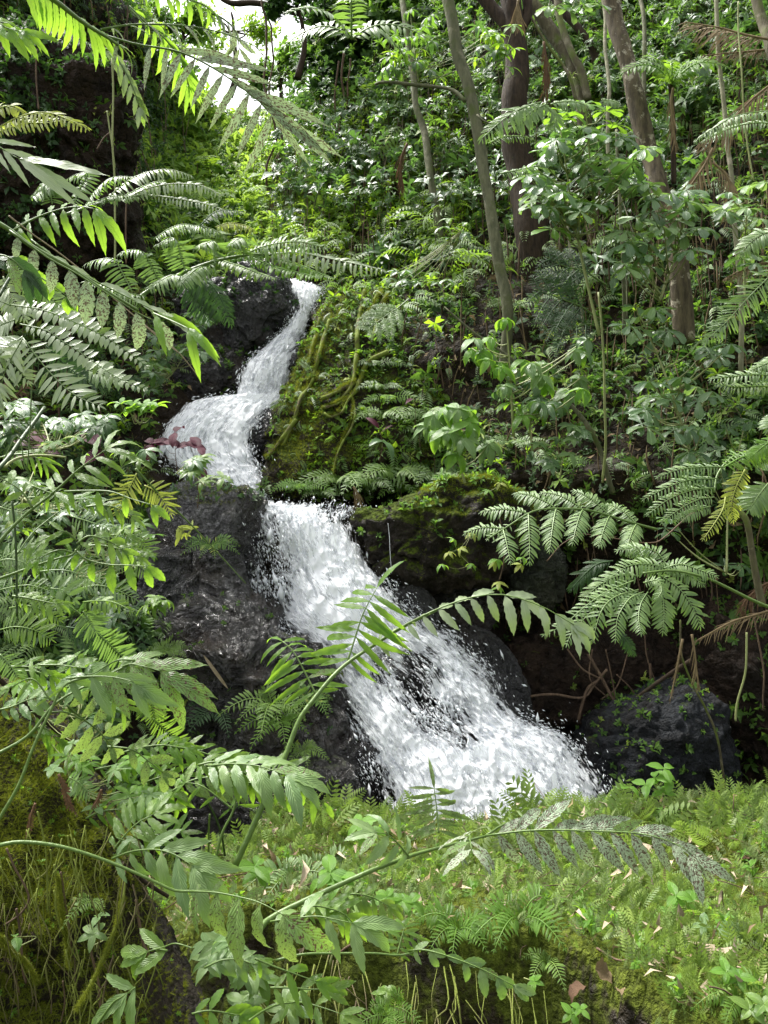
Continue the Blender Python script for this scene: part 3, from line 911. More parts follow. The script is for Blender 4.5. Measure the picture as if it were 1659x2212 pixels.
def pinna(root, P, st, depth, indiv):
    org = np.array(tuple(root.location))
    A = pinna_frames(P, st, depth)
    r = st['r'] / F * depth
    stem = tube_geo(P, np.linspace(r, r * .35, len(P)), 5)
    if indiv:
        p = ob("pinna", mesh("pinna_rib", stem[0] - org, [stem[1], stem[2]], M[st['stem']]), root)
        for a in A:
            if random.random() < .03: continue
            me = leafmesh(st['shape'], st['asp'], st['curl'] * random.choice((.5, .9, 1.3, 1.8)), st['mat'] if random.random() > .04 else 'spot', 12, st['serr'], st['wave'], 1, .25, random.randrange(2))
            lf = ob("leaflet", me, p)
            to_obj(lf, a, org)
    else:
        pr = [leaf_geo(st['shape'], st['asp'], st['curl'] * c, .25, 5) for c in (.7, 1.2)]
        p = bake("pinna", pr, A, RNG.integers(0, 2, len(A)), M[st['mat']], extra=[stem], origin=org, parent=root)
        p.data.materials.append(M[st['stem']])
    return p


def arch(P, k, up=(0, 0, 1)):
    m = len(P)
    t = np.linspace(0, 1, m)
    return P + np.array(up)[None] * (k * np.sin(math.pi * t))[:, None]


def frond(label, style, rach, pin, indiv=False, group=None, name="fern_frond", cat='fern frond', rs=None, **kw):
    """rach: (string, Y0, Y1, width0, width1) ; pin: list of (string, Y0, Y1, overrides)"""
    st0 = dict(STY[style], **kw)
    if rach:
        R = pts(rach[0], rach[1], rach[2])
        root = thing(name, R[0], label, cat, group)
        d = (rach[1] + rach[2]) / 2
        tube("rachis", R, np.array([rach[3], rach[4]]) / 2 / F * d, M[st0['stem']], root, R[0], 8, n=30, wob=.004)
    else:
        q = pin[0]
        root = thing(name, pts(q[0], q[1])[0], label, cat, group)
    for q in pin:
        ov = q[3] if len(q) > 3 else {}
        st = dict(st0, **ov)
        P = spline(pts(q[0], q[1], q[2]), 16)
        pinna(root, P, st, (q[1] + q[2]) / 2, indiv)
    return root


def autofrond(label, style, rach, npair, plen, ang=55, pdroop=.25, face=40, group=None, pprof=(.5, .9, 1, .8, .35), indiv=False, t0=.25, name="fern_frond", cat='fern frond', **kw):
    """a twice-divided frond: pinnae set along the rachis, drooping"""
    st = dict(STY[style], face=face, **kw)
    R = spline(pts(rach[0], rach[1], rach[2]), 40)
    d = (rach[1] + rach[2]) / 2
    root = thing(name, Vector(R[0]), label, cat, group)
    tube("rachis", R, np.linspace(rach[3], rach[4], 40) / 2 / F * d, M[st['stem']], root, R[0], 7)
    f = math.radians(face)
    N0 = np.array([0, -math.sin(f), math.cos(f)])
    TT = norm(np.gradient(R, axis=0))
    for k in range(npair):
        t = t0 + (1 - t0) * (k + .5) / npair
        i = min(39, int(t * 39))
        T = TT[i]
        N = norm(N0 - T * (T @ N0))
        B = np.cross(N, T)
        Lp = plen / F * d * np.interp(t, np.linspace(0, 1, len(pprof)), pprof)
        for s in (-1, 1):
            a = math.radians(ang + random.uniform(-6, 6))
            D = math.cos(a) * T + s * math.sin(a) * B + .12 * N
            u = np.linspace(0, 1, 14)[:, None]
            P = R[i] + D * Lp * u + np.array([0, 0, -1.0]) * pdroop * Lp * u ** 2 * random.uniform(.7, 1.3)
            s2 = dict(st)
            s2['n'] = max(6, int(st['n'] * Lp / (plen / F * d)))
            s2['L'] = st['L'] * (.6 + .4 * Lp / (plen / F * d))
            pinna(root, P, s2, d, indiv)
    P = R[-6:] + 0
    pinna(root, spline(R[-7:], 12), dict(st, n=max(6, st['n'] // 3), L=st['L'] * .7), d, indiv)
    return root


exec_later = []
# ---- nearest fronds
frond("large serrated frond on a thick stem crossing in front of the lower fall", 'big',
      ("P 505,1880 564,1745 614,1636 647,1553 684,1503 720,1460 750,1432 796,1400 863,1357 942,1317", 2.9, 3.3, 13, 6),
      [("P 684,1503 660,1455 634,1408 610,1385", 3.2, 3.3, dict(n=9, L=104, asp=.13, ta=.1, lift=0, face=28, ang=92, mat='fern_hi', prof=(.75, 1, 1, .9, .7), roll=0)),
       ("P 750,1432 765,1385 785,1325 815,1268", 3.2, 3.25, dict(n=11, L=125, asp=.125, ta=.08, lift=0, face=25, ang=95, mat='fern_hi', prof=(.7, 1, 1, 1, .8), curl=.3)),
       ("P 796,1400 863,1357 942,1317 1020,1290 1090,1285 1170,1310 1240,1350", 3.25, 3.1, dict(n=13, L=76, face=50, ang=55, droop=.6, mat='fern_sheen', asp=.26, prof=(.5, .8, 1.1, 1.2, 1.2))),
       ("P 564,1745 560,1680 540,1655", 3.05, 3.1, dict(n=3, L=80, mat='fern_hi')),
       ], indiv=True)
frond("long dark green frond stem with broad rust-dusted pinnae above the mossy bank", 'big',
      ("P 560,2010 600,1975 783,1888 866,1855 916,1838 1049,1805", 2.55, 2.9, 14, 6),
      [("P 948,1800 945,1760 938,1702", 2.85, 2.9, dict(n=9, L=90, asp=.13, ta=.1, lift=0, face=15, ang=92, mat='spot', curl=.5, prof=(.8, 1, 1, .9, .8))),
       ("F 1000,575 930,490 860,432 790,420", 2.75, 2.7, dict(n=4, L=88, face=38, mat='fern_blue', asp=.26, ang=60, droop=.3)),
       ("F 1330,470 1395,440 1400,470 1410,530", 2.8, 2.65, dict(n=5, L=92, face=40, mat='spot_rust', asp=.24, droop=.35, ang=75)),
       ("N 440,810 600,790 750,785 900,790 1100,800 1250,840 1330,890", 2.9, 2.7, dict(n=11, L=108, face=62, ang=46, mat='spot_rust', asp=.25, droop=.5, prof=(.8, 1, 1, 1, .9))),
       ("N 440,810 520,760 640,725 780,710 880,735", 2.95, 3.2, dict(n=10, L=60, face=30, mat='spot', asp=.17, droop=.25)),
       ("F 100,1000 240,980 400,965 520,985 640,1010", 2.5, 2.45, dict(n=4, L=100, face=45, mat='fern_blue', asp=.25, droop=.55, ang=55, prof=(.8, 1, 1, 1.3))),
       ], indiv=True)
frond("thin low frond under the thick stem, its tip drooping over the bank's front", 'big',
      ("F 140,1250 330,1212 560,1208 780,1208 930,1220 1040,1200", 2.55, 2.6, 6, 4),
      [("F 1000,1190 1110,1185 1300,1240 1500,1320 1690,1420", 2.6, 2.5, dict(n=7, L=62, face=55, ang=50, mat='fern_blue', asp=.36, droop=.6)),
       ("F 925,1220 950,1120 975,1035", 2.6, 2.65, dict(n=6, L=55, face=15, ang=86, mat='fern_hi', curl=.4)),
       ], indiv=True)
frond("spotted yellow green frond on a long pale stem from the left edge at the bottom", 'big',
      ("E 0,100 90,82 200,80 350,98 500,135 700,205 900,290 1050,360 1150,400 1280,402", 2.3, 2.35, 9, 6),
      [("E 1240,402 1400,410 1560,440 1700,480 1850,560", 2.35, 2.2, dict(n=5, L=125, face=70, ang=88, mat='spot_hi', asp=.32, droop=.5, prof=(.75, 1, 1.15, 1.2, 1.2), pair='r')),
       ("E 1250,400 1370,400 1520,430 1700,470", 2.35, 2.45, dict(n=5, L=70, face=40, ang=55, mat='spot', asp=.24, droop=.1, pair='l')),
       ], indiv=True)
frond("four-leaved pale frond tip at the bottom edge left of centre", 'big', ("E 640,1265 740,1130 800,1090 860,1050", 2.3, 2.3, 5, 4),
      [("E 850,1060 862,1045", 2.3, 2.3, dict(n=1, L=1, tip=False)),
       ("E 880,1030 830,1065", 2.3, 2.3, dict(n=2, L=122, face=55, ang=62, mat='fern_blue', asp=.25, droop=.15, tip=True, prof=(1, 1)))], indiv=True)
frond("two broad drooping leaflets on a stem above the bottom-edge frond tip", 'big', ("E 1260,770 1150,740 1080,760 1020,780", 2.3, 2.35, 3, 3),
      [("E 1090,790 1020,780 960,795", 2.35, 2.35, dict(n=2, L=85, face=55, ang=40, mat='fern', asp=.3, droop=.3, prof=(1, 1)))], indiv=True)
frond("pale serrated sprays at the bottom centre between the spotted frond and the bank front", 'big', ("F -30,1640 60,1580 160,1540 300,1520", 2.35, 2.5, 5, 3),
      [("F 100,1430 220,1430 350,1440 470,1440", 2.45, 2.45, dict(n=3, L=72, mat='fern', face=50, asp=.27, droop=.2, ang=50)),
       ("F 220,1520 330,1530 440,1560 560,1600", 2.5, 2.4, dict(n=3, L=72, mat='fern', face=50, asp=.27, droop=.2, ang=50)),
       ("F 0,1240 120,1290 260,1340 400,1390", 2.4, 2.4, dict(n=3, L=70, mat='fern_hi', face=50, asp=.24, droop=.2, ang=45))], indiv=True)
frond("neat pinna of long ribbed leaflets beside the mossy mound's edge", 'big', ("D 870,1500 790,1470 760,1460", 2.9, 2.9, 4, 3),
      [("D 740,1530 820,1430 900,1355 1000,1300", 2.9, 2.95, dict(n=8, L=86, face=40, ang=72, mat='fern', asp=.24, droop=.1, prof=(.55, .8, 1.05, 1.1, 1.0)))], indiv=True)
frond("glossy grey-green pinna with a huge end leaflet under the ribbed one beside the mound", 'big', ("D 780,1680 760,1640 740,1620", 2.75, 2.75, 4, 4),
      [("D 730,1590 850,1545 1000,1530 1130,1560 1260,1640", 2.75, 2.6, dict(n=6, L=100, face=55, ang=52, mat='fern_blue', asp=.26, droop=.35, prof=(.6, .8, 1, 1.2, 1.3)))], indiv=True)
frond("pale fan of long leaflets held flat before the lowest black boulder", 'big', ("P 462,1880 480,1800 505,1745 520,1665", 2.9, 2.95, 6, 4),
      [("P 445,1655 500,1650 560,1655 620,1675", 2.95, 2.8, dict(n=7, L=105, face=30, ang=48, mat='fern_blue', asp=.25, droop=.2, prof=(.8, 1, 1, 1.1, 1.1))),
       ("P 500,1700 560,1690 640,1700 700,1735", 2.95, 3.0, dict(n=8, L=60, face=50, ang=75, mat='fern_hi', asp=.28, droop=.8, pair='r')),
       ("P 505,1750 440,1700 400,1690", 2.95, 3.0, dict(n=4, L=62, face=50, mat='fern_hi'))], indiv=True)
frond("arching frond with a long spotted right-hand leaflet against the black rock", 'big', ("P -30,1640 60,1590 120,1520 200,1475 290,1430", 2.5, 2.7, 7, 4),
      [("D 640,420 820,330 900,330 1050,370", 2.7, 2.65, dict(n=5, L=150, face=50, ang=38, mat='spot', asp=.22, droop=.55, prof=(.7, .8, .9, 1.1))),
       ("D 880,300 760,300 620,380 560,390", 2.7, 2.7, dict(n=3, L=90, face=50, ang=50, mat='fern_blue', asp=.3, droop=.5))], indiv=True)
frond("large smooth grey-green leaflets bending over a dark stem at the left", 'big', ("P -20,1800 40,1700 75,1610 110,1535 140,1480 200,1460", 2.45, 2.55, 8, 5),
      [("D 430,420 560,405 700,405 800,420 870,440", 2.55, 2.5, dict(n=4, L=118, face=60, ang=35, mat='fern_blue', asp=.26, droop=.7)),
       ("D 330,560 210,420 60,480", 2.5, 2.5, dict(n=3, L=60, face=50, mat='fern'))], indiv=True)
frond("pale spotted frond with blunt leaflets just above the brown fallen stalk", 'big', ("D 200,640 330,640 430,640 540,690", 2.75, 2.8, 4, 4),
      [("D 430,590 540,680 640,760 730,860", 2.8, 2.9, dict(n=5, L=70, face=60, ang=80, mat='spot_hi', asp=.34, droop=.0, prof=(.7, 1, 1.1, 1))),
       ("D 700,860 860,880 960,950 1060,1030", 2.9, 2.9, dict(n=4, L=60, face=60, ang=60, mat='spot_hi', asp=.36, droop=.3))], indiv=True)
# ---- sunny yellow-green undergrowth, left of the black rock
for s, lb in (("D 620,1010 760,980 950,930 1180,900", "sunlit spray of narrow leaves at the foot of the black rock, upper of two"),
              ("D 700,1180 880,1120 1040,1060 1200,1040", "sunlit spray of narrow leaves at the foot of the black rock, lower of two"),
              ("D 1100,860 1250,880 1380,920 1500,960", "pale spray of leaves reaching right toward the wet lowest boulder"),
              ("D 100,370 230,370 330,400 500,330", "yellow-green spray of narrow leaves over the brown stalk's upper end"),
              ("D 190,800 260,730 330,770 380,840", "bright toothed leaves hanging just under the brown fallen stalk"),
              ("D 930,1260 1040,1180 1100,1130 1160,1200", "yellow green strappy spray behind the ribbed pinna")):
    frond(lb, 'big', None, [(s, 3.3, 3.3, dict(n=6, L=62, face=50, mat='fern_hi', asp=.2, droop=.15, ang=48))], indiv=True)
for s, Y, kw, lb in (
        ("D 1290,980 1400,960 1520,1000 1650,1060", 2.95, dict(n=6, L=84, mat='fern', asp=.24, droop=.35), "pale frond with a serrated edge tip in front of the crossing frond's stem"),
        ("D 1120,1150 1250,1080 1380,1060 1480,1080", 3.0, dict(n=6, L=80, mat='spot_hi', asp=.26), "lightly spotted pale leaves just left of the flat fan of long leaflets"),
        ("D 560,1330 640,1290 760,1270 880,1290", 3.1, dict(n=6, L=58, mat='fern_hi', asp=.2), "narrow yellow-green leaflets above the ribbed pinna"),
        ("D 860,1400 960,1430 1080,1440 1180,1420", 3.1, dict(n=6, L=58, mat='fern_hi', asp=.22), "fresh green leaflets behind the ribbed pinna's right side"),
        ("D 800,900 900,870 1050,850 1200,870", 3.2, dict(n=8, L=60, mat='fern_hi', asp=.2), "light green leaflets under the hanging fern pinna by the black rock"),
        ("D 0,620 80,600 170,560 240,540", 2.7, dict(n=5, L=55, mat='broad_pale', asp=.34), "pale blotched leaves at the left edge above the mound"),
        ("D 60,340 150,340 240,350 330,400", 2.8, dict(n=5, L=66, mat='fern_hi', asp=.18), "yellow-green lance leaves over the left edge under the feathery grey tip"),
        ("D 500,480 600,470 700,500 800,600", 2.8, dict(n=5, L=66, mat='fern', asp=.16), "thin arching leaf spray under the smooth grey-green leaflets"),
        ("F 560,830 650,820 760,840 870,900", 3.2, dict(n=6, L=66, mat='fern', asp=.24), "pale green frond half lying on the bank left of the middle"),
        ("F 300,900 420,900 560,940 640,1010", 3.0, dict(n=6, L=70, mat='fern_hi', asp=.2), "green frond tip pointing right over the mossy bank's left part"),
        ("F 700,1030 820,1050 940,1060 1060,1110", 3.0, dict(n=8, L=46, mat='fern', asp=.2), "short frond of narrow leaflets above the thin low stem's tip"),
        ("E 1330,900 1450,850 1560,850 1659,880", 2.6, dict(n=6, L=58, mat='fern_blue', asp=.28), "wavy-edged leaves beneath the big spotted leaflets"),
        ("E 1250,1200 1350,1180 1450,1190 1560,1210", 2.5, dict(n=4, L=74, mat='fern_hi', asp=.3), "yellow-green blunt leaves at the bottom edge left of centre"),
        ("F -60,60 20,40 120,10 220,0", 3.0, dict(n=6, L=58, mat='fern', asp=.2), "light leaflets reaching right just under the wet lowest boulder"),
        ("C 80,1280 160,1290 260,1310 360,1330", 2.9, dict(n=6, L=52, mat='fern', asp=.22), "green leaflets in a row above the arching spotted frond"),
        ("C 0,380 90,360 180,360 280,400", 3.2, dict(n=7, L=60, mat='fern_hi', asp=.16), "green strappy leaflets behind the pale curved stalk"),
        ("C 560,700 640,690 740,700 860,760", 3.0, dict(n=8, L=50, mat='fern', asp=.18), "layered leaflets under the flat green frond's tip"),
        ("C 200,560 300,600 420,640 560,650", 3.1, dict(n=8, L=48, mat='fern_hi', asp=.18), "bright narrow leaflets in the middle of the left thicket"),
        ("C 540,960 640,950 760,970 900,1020", 3.0, dict(n=8, L=48, mat='fern', asp=.2), "jagged leaf layers behind the toothed backlit leaves"),
        ("D 250,330 380,330 470,340 560,350", 2.75, dict(n=4, L=60, mat='fern_blue', asp=.3), "oval pale leaves left of the arching spotted frond's leaflets"),
        ("D 560,260 540,290 520,330", 2.8, dict(n=2, L=60, mat='fern_hi', asp=.4), "bright rounded leaf lit from behind above the arching spotted frond")):
    frond(lb, 'big', None, [(s, Y, Y, dict(dict(face=50, ang=52, droop=.25), **kw))], indiv=True)
# ---- left side, upper
frond("big backlit yellow-green pinna hanging its long leaflets over the dark hollow at the left", 'big', ("A 60,1530 130,1470 250,1410", 2.6, 2.6, 5, 4),
      [("A 90,1500 230,1420 400,1360 520,1345 620,1360", 2.6, 2.5, dict(n=8, L=100, face=48, ang=52, mat='fern_hi', asp=.2, droop=.75, pair='r', prof=(.6, .8, .95, 1.05, 1.25))),
       ("A 90,1500 230,1420 400,1360 560,1340", 2.6, 2.7, dict(n=7, L=66, face=25, ang=60, mat='fern_hi', asp=.2, droop=-.1, pair='l'))], indiv=True)
frond("thick backlit frond at the top left with long green leaflets under its stem", 'big',
      ("A 300,-40 400,30 500,110 600,180 700,240 775,292", 2.0, 2.1, 12, 6),
      [("A 120,-120 250,-60 400,30 500,110 620,190", 2.0, 2.1, dict(n=11, L=100, face=62, ang=62, mat='fern_hi', asp=.2, droop=.75, pair='r', prof=(1, 1, 1, 1))),
       ("A 500,110 600,180 700,240 775,292", 2.05, 2.1, dict(n=5, L=80, face=40, ang=55, mat='fern', asp=.2, droop=.1, pair='l')),
       ("A 660,190 850,160 1100,160 1300,180 1500,230 1660,300", 2.1, 2.3, dict(n=9, L=70, face=50, ang=45, mat='spot_rust', asp=.14, droop=.3)),
       ("A 700,235 900,290 1100,320 1240,365 1400,450 1560,560 1720,690 1780,760", 2.1, 2.2, dict(n=12, L=118, face=75, ang=100, mat='spot_rust', asp=.13, droop=.1, prof=(.6, .9, 1.1, 1.2, 1.2), curl=.2, pair='r')),
       ("A 1100,320 1240,365 1400,450 1560,560 1720,690 1780,760", 2.15, 2.2, dict(n=7, L=165, face=75, ang=20, mat='spot_rust', asp=.13, droop=.05, prof=(.7, 1, 1.1, 1.2, 1.2), curl=.15, pair='l', tip=False)),
       ("A 640,320 720,330 800,440 860,560 910,700", 2.2, 2.2, dict(n=7, L=50, face=60, ang=30, mat='fern_sheen', asp=.25, droop=.5)),
       ], indiv=True)
frond("row of backlit leaflets hanging before the bright glade at the upper left", 'big', ("A 850,60 900,110 960,180", 2.4, 2.4, 4, 3),
      [("A 840,40 950,150 1080,260 1180,400 1230,560", 2.4, 2.5, dict(n=11, L=72, face=65, ang=62, mat='fern_hi', asp=.17, droop=.8, pair='both')),
       ("A 900,-60 1100,-30 1300,20 1400,90", 2.4, 2.5, dict(n=8, L=60, face=60, ang=60, mat='fern_hi', asp=.2, droop=.7)),
       ("A 1350,80 1450,120 1530,200 1560,320", 2.5, 2.6, dict(n=6, L=60, face=60, ang=60, mat='spot_rust', asp=.2, droop=.6))], indiv=True)
frond("bright green leaflets cut by the left edge near the top", 'big', None,
      [("A -160,160 -60,130 40,180 120,200", 2.0, 2.0, dict(n=5, L=92, face=55, ang=40, mat='fern_hi', asp=.24, droop=.35))], indiv=True)
frond("small sunlit frond entering from the left edge with drooping leaflets before the dark overhanging rock", 'fine', None,
      [("A -120,760 0,700 90,690 150,740", 2.5, 2.5, dict(n=12, L=34, face=60, mat='fern_yel', droop=.7, asp=.22)),
       ("A -60,860 100,770 220,735 330,735 450,780 570,830", 2.5, 2.4, dict(n=22, L=36, face=60, mat='fern_yel', droop=.7, asp=.22)),
       ("A -60,880 60,830 180,800 300,800 420,780", 2.6, 2.6, dict(n=16, L=30, face=60, mat='fern_yel', droop=.3, asp=.2))])
frond("three long pale ribbon leaflets reaching in from the left edge", 'big', None,
      [("A -100,900 0,960 60,1000 120,1030", 2.2, 2.2, dict(n=3, L=130, face=62, ang=28, mat='fern_sheen', asp=.13, droop=.1, curl=.1, prof=(.7, 1, 1.5)))], indiv=True)
frond("drooping frond heavy with rust-spotted leaflets slanting from the left edge toward the upper fall", 'big',
      ("B -60,430 60,500 180,590 300,660 450,740 600,840 750,930 900,1020", 2.1, 2.2, 11, 5),
      [("B 60,500 200,600 330,690 480,770 620,860 760,950 900,1040 1010,1090", 2.1, 2.2, dict(n=9, L=95, face=66, ang=62, mat='spot_rust', asp=.36, droop=.95, pair='r', prof=(.6, .8, 1, 1.1, 1))),
       ("B 200,560 330,660 480,750 620,830 760,900 900,970 1060,1050", 2.15, 2.25, dict(n=9, L=85, face=40, ang=25, mat='fern_sheen', asp=.2, droop=.05, pair='l', prof=(.6, .8, 1, 1))),
       ("B 1000,1040 1120,1090 1230,1140", 2.2, 2.1, dict(n=2, L=120, face=60, ang=18, mat='fern_hi', asp=.16, droop=.35, prof=(1, 1))),
       ("B 100,650 200,760 330,850 440,930", 2.3, 2.3, dict(n=4, L=45, face=60, ang=60, mat='fern_hi', asp=.5, droop=.9, shape='ovate'))], indiv=True)
frond("dark leaf undersides hanging at the left edge below the spotted frond", 'big', None,
      [("B -80,700 0,660 80,690 160,760", 2.0, 2.0, dict(n=3, L=95, face=50, ang=35, mat='fern_dark', asp=.28, droop=.6))], indiv=True)
SIL = dict(face=62, mat='fern_sheen', droop=.15, asp=.42, shape='ovate', curl=.15)
frond("big glossy fern at the left edge whose neat leaflets shine silvery white", 'fine',
      ("P -40,1060 0,1010 40,940 60,1010 75,720", 2.6, 2.6, 3, 3),
      [("B 70,985 250,1010 400,1060 560,1130 700,1200 830,1290 960,1390", 2.6, 2.5, dict(SIL, n=26, L=33, ang=78)),
       ("B 130,1110 300,1150 420,1230 560,1320 700,1420 830,1490 950,1535", 2.55, 2.45, dict(SIL, n=24, L=32, ang=78)),
       ("B 150,1200 230,1310 320,1420 420,1520 520,1590 650,1640", 2.5, 2.4, dict(SIL, n=17, L=56, ang=72, asp=.2, shape='lance')),
       ("B 150,1190 80,1240 20,1290 -60,1370", 2.55, 2.5, dict(SIL, n=14, L=52, ang=75, asp=.2)),
       ("B 100,1080 20,1110 -60,1160", 2.6, 2.6, dict(SIL, n=12, L=40, ang=75, asp=.22)),
       ("B 70,990 0,960 -80,950", 2.6, 2.6, dict(SIL, n=12, L=40, ang=75, asp=.22)),
       ("B 60,1330 130,1420 180,1480", 2.5, 2.5, dict(SIL, n=7, L=40, ang=60, asp=.24)),
       ("B 0,1480 -40,1560 -100,1640", 2.5, 2.5, dict(SIL, n=10, L=60, ang=65, asp=.2)),
       ("B 150,1200 40,1400 0,1540 -40,1640", 2.5, 2.5, dict(SIL, n=10, L=55, ang=65, asp=.2)),
       ], indiv=True)
frond("dimmer fern behind the silvery one, its pinnae slanting down right in the shade", 'fine', ("B 0,930 60,790 100,720", 3.0, 3.0, 8, 4),
      [("B 60,740 180,830 300,920 420,1010 520,1060", 3.0, 3.1, dict(n=26, L=42, mat='fern_blue', face=50)),
       ("B 20,800 60,900 110,1000 160,1070", 3.0, 3.0, dict(n=18, L=42, mat='fern_sheen', face=50)),
       ("B 250,960 380,1020 520,1090 640,1180", 3.2, 3.3, dict(n=22, L=34, mat='fern_blue', face=50)),
       ("B 300,1250 430,1380 560,1470 700,1530", 3.2, 3.3, dict(n=22, L=44, mat='fern_dark', face=50)),
       ("B 420,1350 560,1400 700,1450 820,1500", 3.3, 3.3, dict(n=20, L=40, mat='fern_blue', face=50))])
# ---- mid-left tree-fern fronds over the upper stream
FB = dict(mat='fern_blue', face=30, ang=80, droop=.35, curl=.5, L=44, n=22, asp=.13)
frond("long tree-fern frond reaching right above the upper fall, its pinnae standing up along the stem", 'fine',
      ("B 880,960 960,900 1050,850 1210,770 1400,700 1590,662 1680,655 1800,662", 4.6, 4.9, 10, 5),
      [("B 860,900 810,800 740,690 640,690 560,715", 4.6, 4.6, FB), ("B 1050,855 990,740 930,640 850,625 780,650", 4.7, 4.6, FB),
       ("B 1210,772 1175,660 1150,560 1100,555 1030,590", 4.7, 4.6, FB), ("B 1390,705 1395,640 1390,570 1350,580 1300,600", 4.8, 4.7, FB),
       ("B 1585,665 1582,600 1580,550 1540,560 1500,590", 4.8, 4.7, FB),
       ("P 525,552 560,535 600,525 650,522 700,535", 4.9, 4.8, dict(FB, face=55)),
       ("P 560,552 640,545 720,560 780,572 828,583", 4.9, 4.6, dict(FB, mat='fern_sheen', face=60, asp=.2, L=38, droop=.5)),
       ("B 1210,800 1120,790 1040,830 960,870", 4.7, 4.6, FB), ("B 1400,720 1300,740 1230,790 1180,850", 4.8, 4.6, FB),
       ("P 545,556 590,575 650,590 690,600", 4.9, 4.7, dict(FB, mat='fern_hi', L=26, asp=.3)),
       ("P 590,556 640,570 690,590 718,600", 4.9, 4.7, dict(FB, mat='fern_hi', L=26, asp=.3)),
       ("P 470,560 520,575 560,590 590,600", 4.9, 4.7, dict(FB, mat='fern', L=30, asp=.22)),
       ("P 400,590 450,610 480,650 500,700", 4.9, 4.9, dict(FB, mat='fern_dark', L=40)),
       ("B 950,930 800,900 700,860 560,830", 4.6, 4.4, FB)])
FA = dict(mat='fern_blue', face=30, ang=78, droop=.35, curl=.45, L=40, n=22, asp=.13)
frond("wide arching tree-fern frond above the dark hollow, catching white light along its pinnae", 'fine',
      ("A 420,1400 560,1350 700,1310 840,1280 960,1265", 4.4, 4.6, 7, 4),
      [("A 340,1330 330,1260 340,1190 290,1190 210,1270", 4.4, 4.4, FA), ("A 480,1330 520,1230 570,1130 500,1135 430,1170", 4.4, 4.4, FA),
       ("A 560,1330 620,1240 700,1170 760,1150 850,1150", 4.5, 4.4, FA), ("A 680,1310 780,1220 880,1150 1000,1110 1120,1105 1250,1145", 4.5, 4.6, dict(FA, mat='fern_sheen', n=28)),
       ("A 840,1282 950,1230 1080,1200 1200,1195 1320,1210 1435,1270", 4.6, 4.5, dict(FA, mat='fern_sheen', asp=.22, L=30, droop=.6, face=55, n=24)),
       ("A 960,1268 1100,1285 1250,1310 1370,1335 1480,1380", 4.6, 4.5, dict(FA, mat='fern_sheen', asp=.22, L=22, droop=.4, face=55)),
       ("A 560,1340 680,1290 800,1270 900,1285", 4.5, 4.5, dict(FA, L=30)), ("A 200,1290 260,1240 300,1220 380,1200", 4.4, 4.4, FA),
       ("A 760,1300 860,1250 960,1200 1060,1170", 4.6, 4.7, FA)])
frond("shaded tree-fern frond just above the long one, over the stream bend", 'fine', None,
      [("A 1000,1560 1100,1490 1200,1460 1320,1480", 6.3, 6.3, dict(FA, mat='fern_blue', L=30)), ("A 1150,1500 1280,1470 1400,1500 1480,1560", 6.3, 6.3, dict(FA, L=30)),
       ("B 1400,480 1500,450 1600,470 1659,500", 6.3, 6.3, dict(FA, L=30, mat='fern_yel')), ("B 1300,470 1400,380 1500,370 1590,380", 6.3, 6.3, dict(FA, L=30, mat='fern_dark'))])
frond("dark drooping fern in the shade left of the layered upper rock", 'fine', None,
      [("B 1220,800 1330,870 1400,960 1480,1080", 6.5, 6.5, dict(FA, mat='fern_dark', L=48, face=60, n=26)), ("B 1180,830 1250,920 1320,1000 1360,1080", 6.5, 6.5, dict(FA, mat='fern_dark', L=44, face=60))])
# ---- left lower
frond("smooth green frond with long flat leaflets at the left before the black hollow", 'big',
      ("C -40,960 0,920 100,810 210,710 330,620 420,540 520,450", 2.7, 2.8, 8, 4),
      [("C 330,620 400,560 500,465 600,390 690,325", 2.75, 2.8, dict(n=6, L=105, face=38, ang=72, mat='fern', asp=.17, droop=.1, lift=.05, prof=(.8, 1, 1, 1, .9))),
       ("C 210,705 160,620 90,560 -20,500", 2.7, 2.7, dict(n=4, L=60, face=50, ang=60, mat='fern', asp=.35)),
       ("C 420,600 560,595 720,600 860,650 1000,690", 2.7, 2.6, dict(n=4, L=62, face=55, ang=60, mat='fern_hi', asp=.3, droop=.7, pair='r'))], indiv=True)
frond("toothed backlit leaves on a stem at the left, above the white-lit fern", 'big',
      ("C -40,1180 100,1130 240,1080 400,1030 470,1010 520,950", 2.7, 2.75, 6, 4),
      [("C 490,980 560,1040 700,1075 850,1080 960,1090", 2.75, 2.7, dict(n=5, L=64, face=60, ang=75, mat='fern_hi', asp=.36, droop=.85, pair='r')),
       ("C 500,940 580,890 700,920 800,980", 2.75, 2.8, dict(n=4, L=60, face=50, ang=50, mat='fern', asp=.3)),
       ("C 500,920 420,860 330,890 240,930", 2.75, 2.7, dict(n=4, L=62, face=50, ang=45, mat='fern', asp=.25)),
       ("C 480,1000 400,980 320,1000 250,1040", 2.75, 2.7, dict(n=3, L=58, face=50, ang=45, mat='fern_hi', asp=.25))], indiv=True)
YF = dict(mat='fern_yel', face=62, asp=.12, L=42, ang=72, droop=.25, n=14, shape='lin')
frond("dying yellow-green frond hanging upside down over the black rock from a long thin stalk", 'fine',
      ("C 880,450 980,560 1070,650 1180,750 1300,870 1420,1000 1600,1200", 4.2, 4.6, 5, 2),
      [("C 890,480 850,560 800,640 770,740", 4.2, 4.2, dict(YF, L=46)), ("C 940,560 1000,590 1060,650 1110,740", 4.3, 4.3, dict(YF, n=13)),
       ("C 1160,830 1190,850 1200,870", 4.5, 4.5, dict(YF, n=3, L=42, asp=.22)), ("C 1250,850 1200,835 1180,850", 4.5, 4.5, dict(YF, n=2, L=38, asp=.2))])
WF = dict(mat='fern_blue', face=62, asp=.14, L=46, ang=74, droop=.15, n=14, shape='long')
